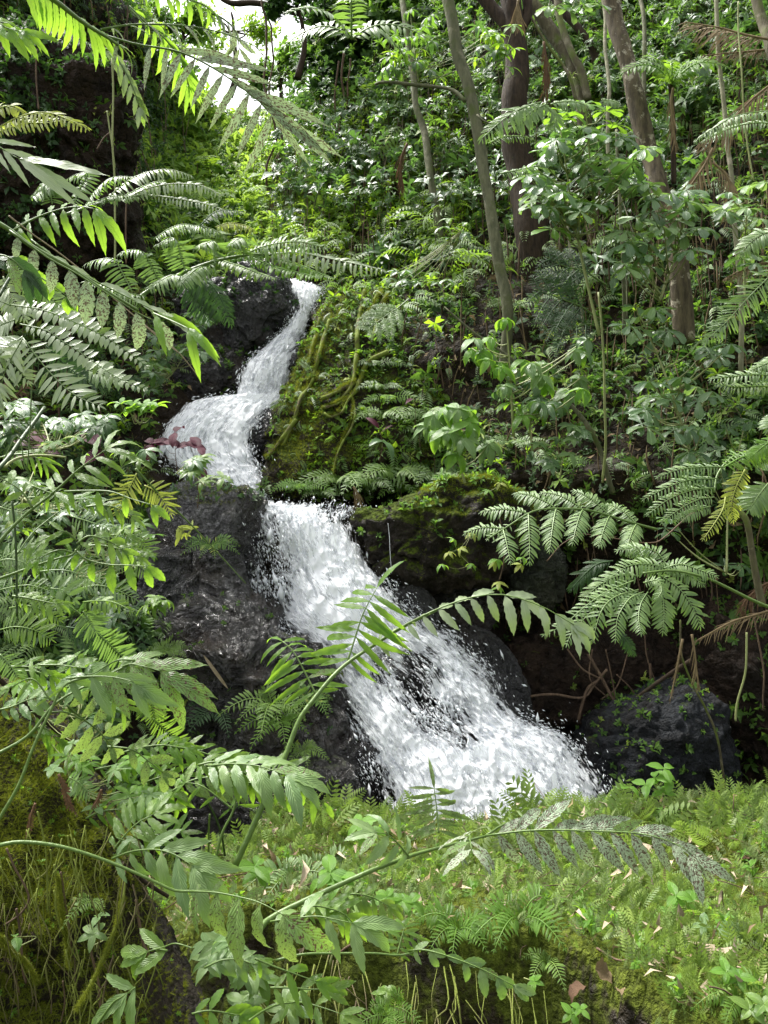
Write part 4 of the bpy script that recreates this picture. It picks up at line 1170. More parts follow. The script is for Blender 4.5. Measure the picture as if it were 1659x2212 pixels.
frond("white-lit fern sloping down right at the left, its lower pinna pointing at black rock", 'fine',
      ("C 390,1310 480,1370 560,1430", 3.2, 3.2, 4, 3),
      [("C 540,1380 580,1440 620,1510", 3.2, 3.2, dict(WF, n=12)), ("C 620,1510 700,1580 780,1660 880,1740", 3.3, 3.4, dict(WF, n=17)),
       ("C 540,1320 640,1310 740,1320 850,1370", 3.2, 3.1, dict(WF, mat='fern', n=10, L=30, asp=.35, droop=.8)),
       ("C 330,1230 400,1240 440,1270 480,1300", 3.1, 3.1, dict(WF, n=5, L=50, asp=.3))])
frond("light green fern pinna hanging in front of the black rock's left foot", 'fine', None,
      [("D 960,490 990,580 1005,680", 3.3, 3.3, dict(WF, mat='fern', n=12, L=46)), ("D 1000,680 1060,740 1130,800 1210,850", 3.3, 3.4, dict(WF, mat='fern', n=15, L=40))])
for s, Y, lb in (("C 0,700 60,720 160,740", 3.6, "fern tips lit white at the left edge beside the green flat frond"),
                 ("C 170,640 250,640 360,690", 3.8, "soft fern tips under the flat green frond"),
                 ("C 460,760 560,790 680,830 740,850", 4.0, "blue-green fern spray beside the yellow hanging frond"),
                 ("C 0,1050 60,1040 150,1060 230,1120", 3.2, "silver fern arch at the left edge above a bright leaf"),
                 ("C 0,1240 90,1220 200,1210 330,1250", 3.2, "pale spray crossing the left edge below the toothed leaves"),
                 ("D 0,260 40,300 80,350 120,420", 2.6, "feathery grey fern tip at the left edge by the brown stalk"),
                 ("D 450,1060 520,1100 560,1140 620,1170", 3.0, "dim pinna of small round leaflets beside the red dead leaves"),
                 ("C 820,860 880,890 960,950 1000,1000", 4.4, "small bright fern clinging left of the black rock")):
    frond(lb, 'fine', None, [(s, Y, Y, dict(WF, mat='fern_blue', n=12, L=32))])

for s, Y, kw, lb in (
        ("C 0,1040 90,1000 200,990 330,1040", 3.6, dict(L=44), "arching fern pinna low at the left, above the pale spray"),
        ("C 260,1120 380,1110 500,1130 620,1190", 3.9, dict(L=40), "fern pinna in the dark right of the toothed leaves' stem"),
        ("C 520,1230 640,1210 760,1240 880,1300", 4.2, dict(L=38), "fern pinna reaching for the black rock from the left"),
        ("C 60,1360 160,1340 280,1370 380,1430", 3.4, dict(L=44, mat='fern'), "light fern pinna over the dark gap above the arching spotted frond"),
        ("C 640,900 760,880 860,910 960,970", 4.3, dict(L=34, mat='fern'), "fine fern pinna at the black slab's left edge, upper"),
        ("C 680,1050 780,1040 880,1070 960,1130", 4.4, dict(L=34), "fine fern pinna at the black slab's left edge, lower"),
        ("C 430,1480 520,1500 600,1560 640,1640", 3.6, dict(L=40, mat='fern_dark'), "dark fern pinna under the white-lit fern"),
        ("C 0,1500 100,1480 220,1500 330,1560", 3.0, dict(L=46, mat='fern'), "pale fern pinna at the left edge just above the brown stalk")):
    frond(lb, 'fine', None, [(s, Y, Y, dict(WF, **dict(dict(mat='fern_blue', n=16), **kw)))])
# ---- right side
RG = dict(mat='fern_blue', face=50, asp=.17, L=34, ang=72, droop=.3, n=20, curl=.35)
autofrond("flat pale green tree-fern frond reaching left over the cracked green rock", 'fine',
          ("L 1180,960 1050,925 900,880 780,870 650,880 530,950 450,1000", 5.2, 4.7, 6, 3), 6, 115, ang=52, pdroop=.3, face=42, pprof=(.8, 1, 1, .9, .6), t0=.05, **{k: v for k, v in RG.items() if k not in ('face', 'ang')})
frond("tree-fern fronds at the right edge with long level pinnae combed to the left", 'fine',
      ("L 1700,560 1600,610 1500,650 1440,720 1425,800", 4.6, 4.4, 6, 4),
      [("L 1470,690 1380,690 1280,700 1180,735", 4.4, 4.3, dict(RG, L=26)), ("L 1440,740 1320,745 1220,780 1120,830", 4.4, 4.3, dict(RG, L=28)),
       ("L 1430,780 1330,790 1230,830 1140,895", 4.4, 4.3, dict(RG, L=28)), ("L 1425,820 1360,830 1280,870 1200,930", 4.4, 4.3, dict(RG, L=28)),
       ("L 1410,860 1370,870 1320,890 1270,915", 4.4, 4.3, dict(RG, L=24)), ("L 1470,690 1540,650 1600,640 1700,650", 4.4, 4.5, dict(RG, L=40, mat='fern_hi')),
       ("L 1475,820 1465,870 1430,930 1380,1000", 4.3, 4.2, dict(RG, mat='fern_yel', L=24, n=16)), ("L 1660,760 1620,810 1580,870", 4.2, 4.2, dict(RG, L=48)),
       ("L 1560,700 1520,780 1500,860 1510,920", 4.3, 4.3, dict(RG, mat='fern_yel', L=34)), ("L 1700,560 1640,600 1580,650", 4.4, 4.4, dict(RG, mat='fern_hi', L=30))])
frond("largest drooping tree-fern frond on the right, a cascade of pinnae over the brown rock wall", 'fine',
      ("L 1720,1320 1600,1270 1480,1210 1390,1170 1250,1140 1120,1150", 4.9, 4.6, 8, 4),
      [("L 1080,1180 960,1230 860,1300 780,1370 690,1415", 4.6, 4.4, dict(RG, L=30)), ("L 1060,1240 960,1260 880,1330 810,1410 790,1455", 4.6, 4.4, RG),
       ("L 1100,1220 1000,1250 940,1310 900,1440", 4.6, 4.4, RG), ("L 1120,1230 1060,1260 1010,1340 1000,1435", 4.6, 4.4, RG),
       ("L 1140,1230 1110,1280 1100,1340 1110,1405", 4.6, 4.4, RG), ("L 1160,1180 1200,1240 1210,1320 1205,1400", 4.6, 4.5, dict(RG, L=38)),
       ("L 1180,1150 1270,1210 1330,1290 1365,1375", 4.7, 4.6, dict(RG, L=42)), ("L 1200,1130 1280,1110 1350,1130 1430,1160", 4.8, 4.7, RG),
       ("L 1220,1130 1290,1150 1340,1170 1380,1200", 4.8, 4.7, dict(RG, L=26)), ("L 1160,1150 1120,1080 1090,1040 1010,1050", 4.8, 4.8, dict(RG, L=30)),
       ("L 1230,1130 1180,1060 1110,1040 1060,1070", 4.8, 4.9, RG), ("L 1250,1140 1150,1110 1050,1120 960,1180", 4.7, 4.6, RG),
       ("L 1100,1160 1010,1160 930,1200 860,1260", 4.7, 4.6, RG), ("L 1000,1400 1050,1440 1080,1500", 4.8, 4.8, dict(RG, L=24, mat='fern_dark')),
       ("L 990,1095 920,1110 860,1160 810,1215", 5.2, 5.2, dict(RG, mat='fern_dark', L=40, ang=40)), ("L 1120,1190 1180,1180 1200,1220 1180,1260", 4.6, 4.5, dict(RG, L=22))])
frond("long soft frond slanting down-left from the right edge, in front of the shrubs", 'fine', None,
      [("J 1760,1100 1659,1200 1560,1300 1480,1390 1385,1475", 4.0, 4.0, dict(RG, L=46, n=34, asp=.1, face=66)), ("L 1760,420 1700,480 1659,530", 4.0, 4.0, dict(RG, L=40))])
frond("pale frond reaching in high at the right edge before dead palm leaves", 'fine', None,
      [("J 1760,470 1640,480 1520,500 1430,550 1345,605", 4.4, 4.4, dict(RG, L=30, n=30, face=40, droop=.6)), ("J 1720,540 1600,530 1480,560 1380,610", 4.5, 4.5, dict(RG, L=26, n=26)),
       ("J 1740,1000 1640,1010 1570,1060 1540,1100", 4.6, 4.6, dict(RG, L=40, n=20))])
frond("pair of shaded fronds at the right edge below the soft slanting one", 'fine', None,
      [("L 1720,300 1600,290 1500,300 1410,310", 5.4, 5.4, dict(RG, L=28)), ("L 1720,350 1620,340 1520,345 1430,330", 5.4, 5.4, dict(RG, L=28, mat='fern')), ("L 1730,200 1659,240 1590,270", 5.2, 5.2, dict(RG, L=26))])
frond("drooping grey-green fern crown in front of the thick dark trunk", 'fine', None,
      [("J 680,440 590,470 510,520 420,600", 7.6, 7.4, dict(RG, L=42, n=18, face=62, droop=.5)), ("J 700,450 640,480 590,520 550,555", 7.6, 7.5, dict(RG, L=40, face=62)),
       ("J 720,450 760,440 830,440 880,460", 7.7, 7.7, dict(RG, L=30)), ("J 690,450 740,500 740,530 720,560", 7.6, 7.6, dict(RG, L=30)), ("J 450,620 520,590 600,590 660,610", 7.7, 7.7, dict(RG, L=22, mat='fern')),
       ("J 940,430 1000,440 1010,450", 7.7, 7.7, dict(RG, L=22)), ("J 500,750 600,730 680,710", 7.8, 7.8, dict(RG, L=24))])
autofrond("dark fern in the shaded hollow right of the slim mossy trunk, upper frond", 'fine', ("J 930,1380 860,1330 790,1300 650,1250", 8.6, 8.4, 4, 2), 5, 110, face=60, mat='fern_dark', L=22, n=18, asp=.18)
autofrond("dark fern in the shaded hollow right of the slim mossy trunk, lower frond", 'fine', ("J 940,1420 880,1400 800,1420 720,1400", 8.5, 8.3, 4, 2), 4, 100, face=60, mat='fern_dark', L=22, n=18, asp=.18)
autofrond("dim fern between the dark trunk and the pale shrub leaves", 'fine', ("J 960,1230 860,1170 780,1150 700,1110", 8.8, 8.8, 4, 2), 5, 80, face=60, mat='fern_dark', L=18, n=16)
autofrond("grey-green fern hanging beside mossy roots on the mound right of the upper fall", 'tiny', ("J 110,1290 60,1330 0,1370 -80,1430", 8.8, 8.6, 3, 2), 5, 60, face=60, mat='fern_blue', L=12)

# ------------------------------------------------------------------ trees
def px(w_, Y): return w_ / F * Y


def tree(label, s, Y0, Y1, w0, w1, mat, name="tree", cat='tree', branches=(), group=None, wob=.03, crown=None, bark=.4):
    """trunk from its foot to its top; w in frame units"""
    P = pts(s, Y0, Y1)
    P[0] = P[0] + Vector((0, .1, -.35))
    t = thing(name, P[0], label, cat, group)
    tube("trunk", P, [px(w0, Y0) / 2, px(w1, Y1) / 2], M[mat], t, P[0], 14 if w0 > 15 else 7, wob=wob, n=60 if w0 > 15 else 30, bark=px(w0, Y0) / 2 * bark * .35 if w0 > 15 else 0)
    for bs, b0, b1, bw0, bw1 in branches:
        tube("branch", pts(bs, b0, b1), [px(bw0, b0) / 2, px(bw1, b1) / 2], M[mat], t, P[0], 8, wob=.03, n=24, bark=px(bw0, b0) * .1)
    return t


tree("massive dark brown tree trunk, thickest in the scene, rising behind the pale-leaved shrubs", "J 660,1190 640,1060 620,900 600,740 565,600 560,420 575,250 560,120 540,-60", 11.6, 12.2, 74, 46, 'bark_dark',
     branches=[("J 570,150 520,90 470,40 400,-40", 12.1, 12.3, 40, 26), ("J 590,120 620,60 620,-40", 12.1, 12.2, 26, 22)])
tree("slim straight mossy grey trunk leaning left from the shaded hollow to the top edge", "J 535,1440 530,1300 490,1100 450,860 410,620 350,330 300,130 265,-60", 9.7, 10.6, 24, 26, 'bark_green',
     branches=[("J 345,440 290,390 180,370 0,365 -40,370", 10.2, 10.6, 9, 6), ("J 400,500 440,530 560,570 640,600", 10.0, 9.8, 4, 2)])
tree("thin grey trunk left of the slim mossy one, half lost in leaves", "J 250,1150 235,960 200,760 170,580 140,420 110,200 90,40 80,-40", 12.0, 13.5, 17, 12, 'bark_green')
tree("stout spotted brown trunk with pale peeling streaks at the right", "J 1310,1330 1270,1100 1230,960 1180,780 1120,540 1060,300 1010,130 970,-60", 9.3, 10.0, 46, 34, 'bark_spot')
tree("mossy leaning trunk forking toward the top edge between the dark and the spotted trunks", "J 880,450 850,370 800,240 730,130 640,0 610,-50", 12.0, 12.6, 34, 26, 'bark_mossy',
     branches=[("J 885,430 830,270 790,160 760,40 740,-40", 11.9, 12.3, 18, 14), ("J 830,430 790,320 720,210 640,80 590,40", 11.8, 12.2, 9, 6)])
tree("thin pale lichen-spotted stem standing tall near the right edge", "J 1560,1470 1540,1250 1500,800 1480,560 1450,250 1435,-40", 8.9, 9.6, 12, 9, 'bark_pale', cat='sapling', wob=.02)
tree("mossy trunk cut by the top right corner", "J 1760,420 1680,240 1640,100 1600,-40", 9.2, 9.6, 26, 20, 'bark_mossy')
tree("thin crooked stem behind the spotted trunk, pale with lichen", "J 1000,640 980,430 960,200 940,-40", 10.8, 11.6, 9, 7, 'bark_pale', cat='sapling', wob=.05)
tree("second thin stem right of the spotted trunk", "J 1130,460 1120,320 1110,120 1100,-40", 11.0, 11.6, 10, 9, 'bark_green', cat='sapling', wob=.04)
tree("dark slanting branchy trunk in the shade at the top between two pale stems", "J 990,520 950,350 880,180 780,60 740,0 700,-60", 12.6, 13.0, 18, 16, 'bark_dark')
tree("slender green shrub stem standing straight left of centre of the right thicket", "L 962,590 955,420 950,250 935,60 920,-60", 8.4, 8.5, 6, 5, 'stem_pale', name="sapling_stem", cat='sapling')
tree("pale crooked sapling stem behind the shrub whorls, left", "J 880,1420 850,1300 815,1120 800,920 790,780", 9.2, 9.3, 6, 4, 'bark_pale', name="sapling_stem", cat='sapling')
tree("mossy sapling stem passing up through the shrub whorls", "J 1040,1280 1035,1050 1025,850 1005,640 1000,560", 9.0, 9.2, 9, 6, 'bark_green', name="sapling_stem", cat='sapling')
tree("brown trunk with hanging fibres at the upper left edge", "I 190,850 175,600 165,400 175,180 170,100", 11.2, 11.6, 12, 14, 'bark_dark', cat='tree')
tree("reddish thin trunk beside the fibrous one at the upper left", "I 100,860 110,600 130,440 150,260 165,180", 11.2, 11.6, 12, 10, 'root_brown', cat='tree')
tree("leaning brown stem half hidden in the thicket at the left edge of the upper slope", "I 40,600 45,400 50,200 60,60", 11.4, 11.8, 7, 6, 'bark_dark', cat='sapling')
tree("leaning mossy log-like stem in the right thicket, slanting from lower right to upper left", "L 1010,640 860,500 700,340 540,210 420,130 260,0", 8.7, 8.9, 12, 4, 'bark_green', cat='sapling', wob=.04)
tree("short tree-fern trunk with dead skirt on the slope at the upper right", "J 1260,640 1250,520 1245,400 1240,360", 9.5, 9.5, 12, 10, 'bark_dark', name="tree_fern", cat='tree fern')
tree("mossy trunk slanting behind the fronds at the right edge", "L 1640,1100 1570,960 1520,880 1480,800", 6.5, 6.6, 16, 12, 'bark_mossy')


# sprigs of leaves, used for crowns, ground cover and the leafy hillside
def star(nl, shape, asp, curl, el, n=2, jit=.2, stem=.0, seed=0):
    """a rosette of leaves: unit radius, axis +Z. el = elevation of the leaves (radians)"""
    rg = random.Random(seed)
    V0, Q0, T0, U0 = leaf_geo(shape, asp, curl, .3, n)
    parts, U = [], []
    for k in range(nl):
        az = 2 * math.pi * k / nl + rg.uniform(-jit, jit) * 3
        e = el + rg.uniform(-jit, jit) * 2
        m = Euler((e, 0, az), 'XYZ').to_matrix()
        Vk = V0 @ np.array(m).T * rg.uniform(.7, 1.1) + np.array([0, 0, rg.uniform(-.5, .5) * stem])
        parts.append((Vk, Q0, T0))
        U.append(U0)
    V, Q, T = merge(parts)
    return V, Q, T, np.vstack(U)


def feather(nl, L, asp, curl, n=1, arc=.5):
    """a little once-divided frond one unit long along +Y, arching"""
    V0, Q0, T0, U0 = leaf_geo('long', asp, curl, .2, n + 1)
    parts, U = [], []
    for k in range(nl):
        t = .12 + .86 * k / nl
        for s in (-1, 1):
            m = Euler((-.15, 0, -s * (1.25 - .4 * t)), 'XYZ').to_matrix()
            Vk = V0 @ np.array(m).T * L * math.sin(math.pi * (t * .85 + .12)) ** .7 + np.array([0, t, arc * t * (1 - t) * 1.6 - arc * .5 * t * t])
            parts.append((Vk, Q0, T0))
            U.append(U0)
    V, Q, T = merge(parts)
    return V, Q, T, np.vstack(U)


SPR = {
    'lance': [star(7, 'lance', .28, .5, .35, seed=1), star(9, 'lance', .24, .6, .55, seed=2, stem=.6), star(6, 'ovate', .42, .5, .2, seed=3)],
    'ovate': [star(6, 'ovate', .5, .4, .15, seed=4, stem=.5), star(5, 'ovate', .55, .5, .4, seed=5), star(8, 'ovate', .45, .5, .5, seed=6, stem=.9)],
    'small': [star(9, 'ovate', .5, .3, .3, n=2, jit=.4, seed=7, stem=1.3), star(11, 'ovate', .45, .3, .6, n=2, jit=.5, seed=8, stem=1.6)],
    'fern': [feather(11, .26, .24, .3), feather(13, .22, .22, .5, arc=.8)],
    'fan': [merge([(lambda V, Q, T, U: (V @ np.array(Euler((.35, 0, a), 'XYZ').to_matrix()).T, Q, T))(*feather(9, .25, .25, .3, arc=.7)) for a in np.linspace(0, 2 * math.pi, 6)[:-1] + .3])],
    'moss': [star(6, 'lin', .16, .3, .9, n=1, jit=.5, seed=9, stem=.2), star(7, 'lin', .14, .3, .7, n=1, jit=.5, seed=10, stem=.2)],
    'spray': [feather(8, .3, .3, .3, arc=.25), feather(10, .26, .28, .4, arc=.15), feather(7, .34, .34, .3, arc=.35)],
    'cover': [star(9, 'ovate', .42, .3, .5, n=1, jit=.5, seed=11, stem=1.3), star(12, 'lance', .4, .4, .8, n=1, jit=.6, seed=12, stem=1.7)],
}
_f = SPR['fan'][0]
SPR['fan'] = [(_f[0], _f[1], _f[2], np.tile(feather(9, .25, .25, .3, arc=.7)[3], (5, 1)))]


def stuff(name, P, N, size, kind, mat, spread=.5, parent=None, down=0., origin=None, tagged=True, extra=None):
    n = len(P)
    if n == 0: return
    Z = norm(N + RNG.normal(0, spread, (n, 3)) * [1, 1, .6] - [[0, 0, down]])
    A = RNG.normal(0, 1, (n, 3))
    if kind == 'fern': A = A * [1, .5, .5] + [[0, -.8, -.1]]
    Y = norm(A - Z * (A * Z).sum(1, keepdims=True))
    if kind == 'spray':
        Y = norm(N + RNG.normal(0, .55, (n, 3)) * [1, 1, .3])
        Z = RNG.normal(0, 1, (n, 3)) + [0, -.6, .3]
        Z = norm(Z - Y * (Z * Y).sum(1, keepdims=True))
    X = np.cross(Y, Z)
    s = size * np.exp(RNG.normal(0, .3, n))
    Mx = np.stack([X * s[:, None], Y * s[:, None], Z * s[:, None], P], -1)
    pr = SPR[kind]
    o = bake(name, pr, Mx, RNG.integers(0, len(pr), n), M[mat], parent=parent, origin=origin, extra=extra)
    if tagged: o['kind'] = 'stuff'
    return o


# sampling the valley side
_c = HV[HQ].mean(1)
_e1 = HV[HQ[:, 2]] - HV[HQ[:, 0]]
_e2 = HV[HQ[:, 3]] - HV[HQ[:, 1]]
_nn = np.cross(_e1, _e2)
_ar = np.linalg.norm(_nn, axis=1) / 2
_nn = norm(_nn)
_nn[_nn[:, 1] > 0] *= -1
_cu = 829.5 + _c[:, 0] / _c[:, 1] * F
_cv = 1106 - (_c[:, 2] - CAMH) / _c[:, 1] * F


def inpoly(u, v, poly):
    r = np.zeros(len(u), bool)
    q = poly + [poly[0]]
    for (x0, y0), (x1, y1) in zip(q[:-1], q[1:]):
        c = (y0 > v) != (y1 > v)
        xi = (x1 - x0) * (v - y0) / (y1 - y0 + 1e-9) + x0
        r ^= c & (u < xi)
    return r


WATER = [inpoly(_cu, _cv, p) for p in (
    [(560, 575), (720, 600), (700, 690), (650, 820), (640, 900), (600, 1100), (340, 1060), (330, 880), (480, 860), (520, 760), (600, 700)],
    [(500, 1060), (830, 1080), (900, 1250), (1080, 1380), (1200, 1500), (1420, 1700), (1400, 1900), (780, 1900), (700, 1500), (540, 1350)])]
WATER = WATER[0] | WATER[1]


def ell(cu, cv, ru, rv, u=None, v=None):
    u = _cu if u is None else u
    v = _cv if v is None else v
    return np.exp(-(((u - cu) / ru) ** 2 + ((v - cv) / rv) ** 2))


def sample(wgt, n, lift0=0., lift1=.1):
    w_ = wgt * _ar * (~WATER)
    k = RNG.choice(len(_c), n, p=w_ / w_.sum())
    P = _c[k] + _e1[k] * RNG.uniform(-.5, .5, (n, 1)) + _e2[k] * RNG.uniform(-.5, .5, (n, 1))
    return P + _nn[k] * RNG.uniform(lift0, lift1, (n, 1)) ** 1.0, norm(_nn[k] * .9 + [[0, -.1, .75]])


VIS = ((_cu > -250) & (_cu < 1950) & (_cv > -150) & (_cv < 1900)).astype(float)
patch = 1 / (1 + np.exp(-(fbm(_c * 1.1, 3, 55) * 14 - .2)))
patch2 = 1 / (1 + np.exp(-(fbm(_c * .8, 3, 66) * 9)))
upper = VIS * (_cv < 640 + 0 * _cu)
lowrock = ((_cv > 1060) & (_cu > 320) & (_cu < 1600)).astype(float)
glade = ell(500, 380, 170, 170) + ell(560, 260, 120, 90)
sunny = ell(760, 470, 230, 150) + ell(950, 560, 130, 90) + .5 * ell(900, 250, 180, 160)  # patches where yellow-green leaf colour stands in for sunlight
midr = ell(850, 820, 240, 230)
rthick = ((_cu > 1000) & (_cv > 500) & (_cv < 1100)).astype(float)
left = ((_cu < 520) & (_cv > 520)).astype(float)
dark = ell(130, 380, 170, 260) * .95 + ell(1150, 640, 130, 110) * .85 + ell(1050, 580, 60, 80) * .5 + .93 * lowrock + ell(420, 820, 110, 110) * .8 + ell(900, 780, 110, 130) * .55 + ell(1000, 850, 90, 70) * .5
dark = np.clip(dark, 0, .97)
base = VIS * (1 - dark)

P_, N_ = sample(base * (.25 + patch) * (1 - .8 * np.clip(sunny + glade, 0, 1)), 6200, .0, .22)
stuff("hillside_leaves", P_, N_, .10, 'lance', 'mid_green')
P_, N_ = sample(base * (.25 + patch2), 4500, .0, .18)
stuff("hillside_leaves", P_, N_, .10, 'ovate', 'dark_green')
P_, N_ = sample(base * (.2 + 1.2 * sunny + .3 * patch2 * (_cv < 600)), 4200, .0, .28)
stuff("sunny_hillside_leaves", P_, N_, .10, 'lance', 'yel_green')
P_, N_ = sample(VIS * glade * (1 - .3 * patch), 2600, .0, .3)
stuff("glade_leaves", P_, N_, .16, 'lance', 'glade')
P_, N_ = sample(base * (.3 + patch) * (.4 + midr + rthick + left), 3600, .0, .07)
stuff("creeping_leaves", P_, N_, .06, 'small', 'broad')
P_, N_ = sample(base * (.25 + patch2) * (.5 + left * 2 + midr + rthick), 1500, .02, .12)
stuff("small_wild_ferns", P_, N_, .26, 'fern', 'fern_blue', spread=.35)
P_, N_ = sample(VIS * (.06 + .9 * midr + .5 * ell(350, 1050, 90, 60) + .4 * rthick) * (1 - .5 * dark) * (.2 + patch2 ** 2), 9000, .0, .01)
stuff("hillside_moss", P_, N_, .035, 'moss', 'moss_leaf')
P_, N_ = sample(VIS * lowrock * (.2 + patch) * (_cu > 1050), 260, .0, .05)
stuff("shade_leaves", P_, N_, .07, 'small', 'mid_green')
# leaves that stand well clear of the slope at the top
P_, N_ = sample(VIS * (_cv < 420) * (_cu > 620) * (.3 + patch) * (1 - .7 * dark), 2400, .3, 1.1)
stuff("understory_leaves", P_, N_, .10, 'lance', 'mid_green')
P_, N_ = sample(VIS * (_cv < 520) * (_cu > 640) * (.3 + patch2) * (1 - .5 * dark), 1800, .2, .9)
stuff("understory_leaves", P_, N_, .12, 'ovate', 'broad')
P_, N_ = sample(VIS * ell(130, 300, 200, 300) * (.1 + patch), 900, .1, .6)
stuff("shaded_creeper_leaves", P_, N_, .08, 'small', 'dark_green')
P_, N_ = sample(VIS * (_cv < 620) * (_cu > 620) * (fbm(_c * 1.6, 2, 77) > .25), 420, .1, .5)
stuff("large_leaf_clumps", P_, N_, .24, 'lance', 'broad')
P_, N_ = sample(VIS * (_cv < 640) * (_cu > 640) * (fbm(_c * 1.6, 2, 78) > .2), 420, .1, .4)
stuff("slope_ferns", P_, N_, .42, 'fern', 'fern', spread=.35)
# litter and dead strands on the slope
P_, N_ = sample(VIS * (.35 + .8 * ell(1450, 600, 250, 400) + .8 * ell(80, 620, 140, 120) + .5 * ell(1350, 1080, 250, 80) + .4 * ell(700, 400, 120, 200)) * (1 - .7 * lowrock), 8500, .0, .06)
_ls = [leaf_geo('lance', .35, c, .5, 2) for c in (.6, -.8, 1.2)]
_n = len(P_)
D_ = norm(RNG.normal(0, 1, (_n, 3)) + [[0, 0, -.7]])
o = bake("dead_leaf_litter", _ls, frames(P_, D_, N_ + RNG.normal(0, .5, (_n, 3)), .10 * np.exp(RNG.normal(0, .35, _n))), RNG.integers(0, 3, _n), M['dry'])
o['kind'] = 'stuff'


def strands(name, wgt, n, Lm, r, mat, lift=.1, slant=.15):
    P_, N_ = sample(wgt, n, lift * .3, lift)
    geo = []
    for p, nn_ in zip(P_, N_):
        L = Lm * math.exp(random.gauss(0, .4))
        t = np.linspace(0, 1, 7)[:, None]
        d = np.array([random.gauss(0, slant), -random.random() * .15, -1.0])
        Q_ = p + d * L * t + np.array([random.gauss(0, .05), -.06, 0]) * np.sin(t * random.uniform(2, 6)) * L * .6
        geo.append(tube_geo(Q_, r * random.uniform(.5, 1.4) * np.array([.15, .8, 1, 1, .9, .7, .1]), 3))
    V, Q, T = merge(geo)
    o = ob(name, mesh(name, V, [Q, T], M[mat]))
    o['kind'] = 'stuff'
    return o


strands("hanging_dead_strands", VIS * (1.3 * ell(670, 330, 70, 190) + ell(600, 470, 90, 70) + .8 * ell(80, 420, 130, 260) + .3 * upper * (_cu > 620) + .9 * ell(1500, 450, 250, 400) + .3 * VIS * (_cv < 1100) * (_cu > 1000)), 1900, .55, .009, 'dry', .35)
strands("pale_hanging_strands", VIS * (_cv < 560) * (_cu > 590) * (.25 + 1.2 * (fbm(_c * [1.6, .5, .2], 3, 41) > .1)), 650, .9, .007, 'straw', .5, .09)
strands("long_hanging_roots", VIS * (_cv < 600) * (_cu > 590) * (.2 + 1.2 * (fbm(_c * [1.6, .5, .2], 3, 43) > .1)) + .7 * VIS * ell(120, 350, 180, 300), 500, 1.3, .011, 'root_brown', .6, .08)
strands("hanging_brown_roots", VIS * (ell(670, 330, 70, 190) + ell(110, 450, 150, 280) + .4 * ell(900, 780, 170, 180) + .8 * ell(1150, 1180, 130, 90) + .8 * ell(1300, 1450, 220, 120) + .6 * ell(1600, 1400, 80, 300)), 650, .6, .011, 'root_brown', .3)
strands("upright_thin_stems", VIS * (_cv < 600) * (_cu > 620) * 1.0 + .5 * VIS * ell(330, 350, 70, 200), 120, 1.9, .014, 'bark_green', .7, .12)
strands("thin_green_stems", base * (.2 + sunny + .4 * upper), 700, .4, .006, 'stem_dark', .3)

# ------------------------------------------------------------------ the trees beyond the gap and crowns against the sky
up_me = mesh("upper_ground", [(-30, 19, 9.6), (20, 19, 9.6), (60, 90, 16), (-70, 90, 16)], np.array([[0, 1, 2, 3]]), M['moss_mound'])
tag(ob("upper_ground", up_me), kind='structure')


def leafy_tree(label, u, v, Y, ru, rv, n, size, kind, mat, foot=None, bark='bark_dark', tw=8, group=None, name="leafy_tree", holes=0):
    c = np.array(tuple(W(u, v, Y)))
    rx, rz = ru / F * Y, rv / F * Y
    ft = np.array(tuple(foot)) if foot is not None else c - [0, 0, rz + 1.0]
    t = thing(name, ft, label, 'tree', group)
    tube("trunk", [ft, (ft + c) / 2 + [.1, 0, 0], c + [0, 0, rz * .5]], [px(tw, Y), px(tw * .3, Y)], M[bark], t, ft, 8, wob=.08, n=16)
    geo, P_ = [], []
    nb = max(6, n // 40)
    for k in range(nb):
        d = norm(RNG.normal(0, 1, 3) * [1, .7, 1])
        e = c + d * [rx, rx * .7, rz] * RNG.uniform(.45, 1.0)
        s_ = c + [0, 0, -rz * .6 * RNG.random()]
        m_ = (s_ + e) / 2 + RNG.normal(0, .1, 3) * rx
        geo.append(tube_geo(spline([s_, m_, e], 8), np.linspace(px(tw * .35, Y), px(tw * .08, Y), 8), 4))
        q = n // nb
        P_.append(e + RNG.normal(0, .2, (q, 3)) * [rx, rx * .7, rz * .8])
    V, Q, T = merge(geo)
    ob("limbs", mesh("limbs", V - ft, [Q, T], M[bark]), t)
    P_ = np.vstack(P_)
    N_ = norm(norm(P_ - c) * .5 + [[0, -.25, .8]])
    stuff("crown", P_, N_, size, kind, mat, parent=t, origin=ft, tagged=False)
    return t


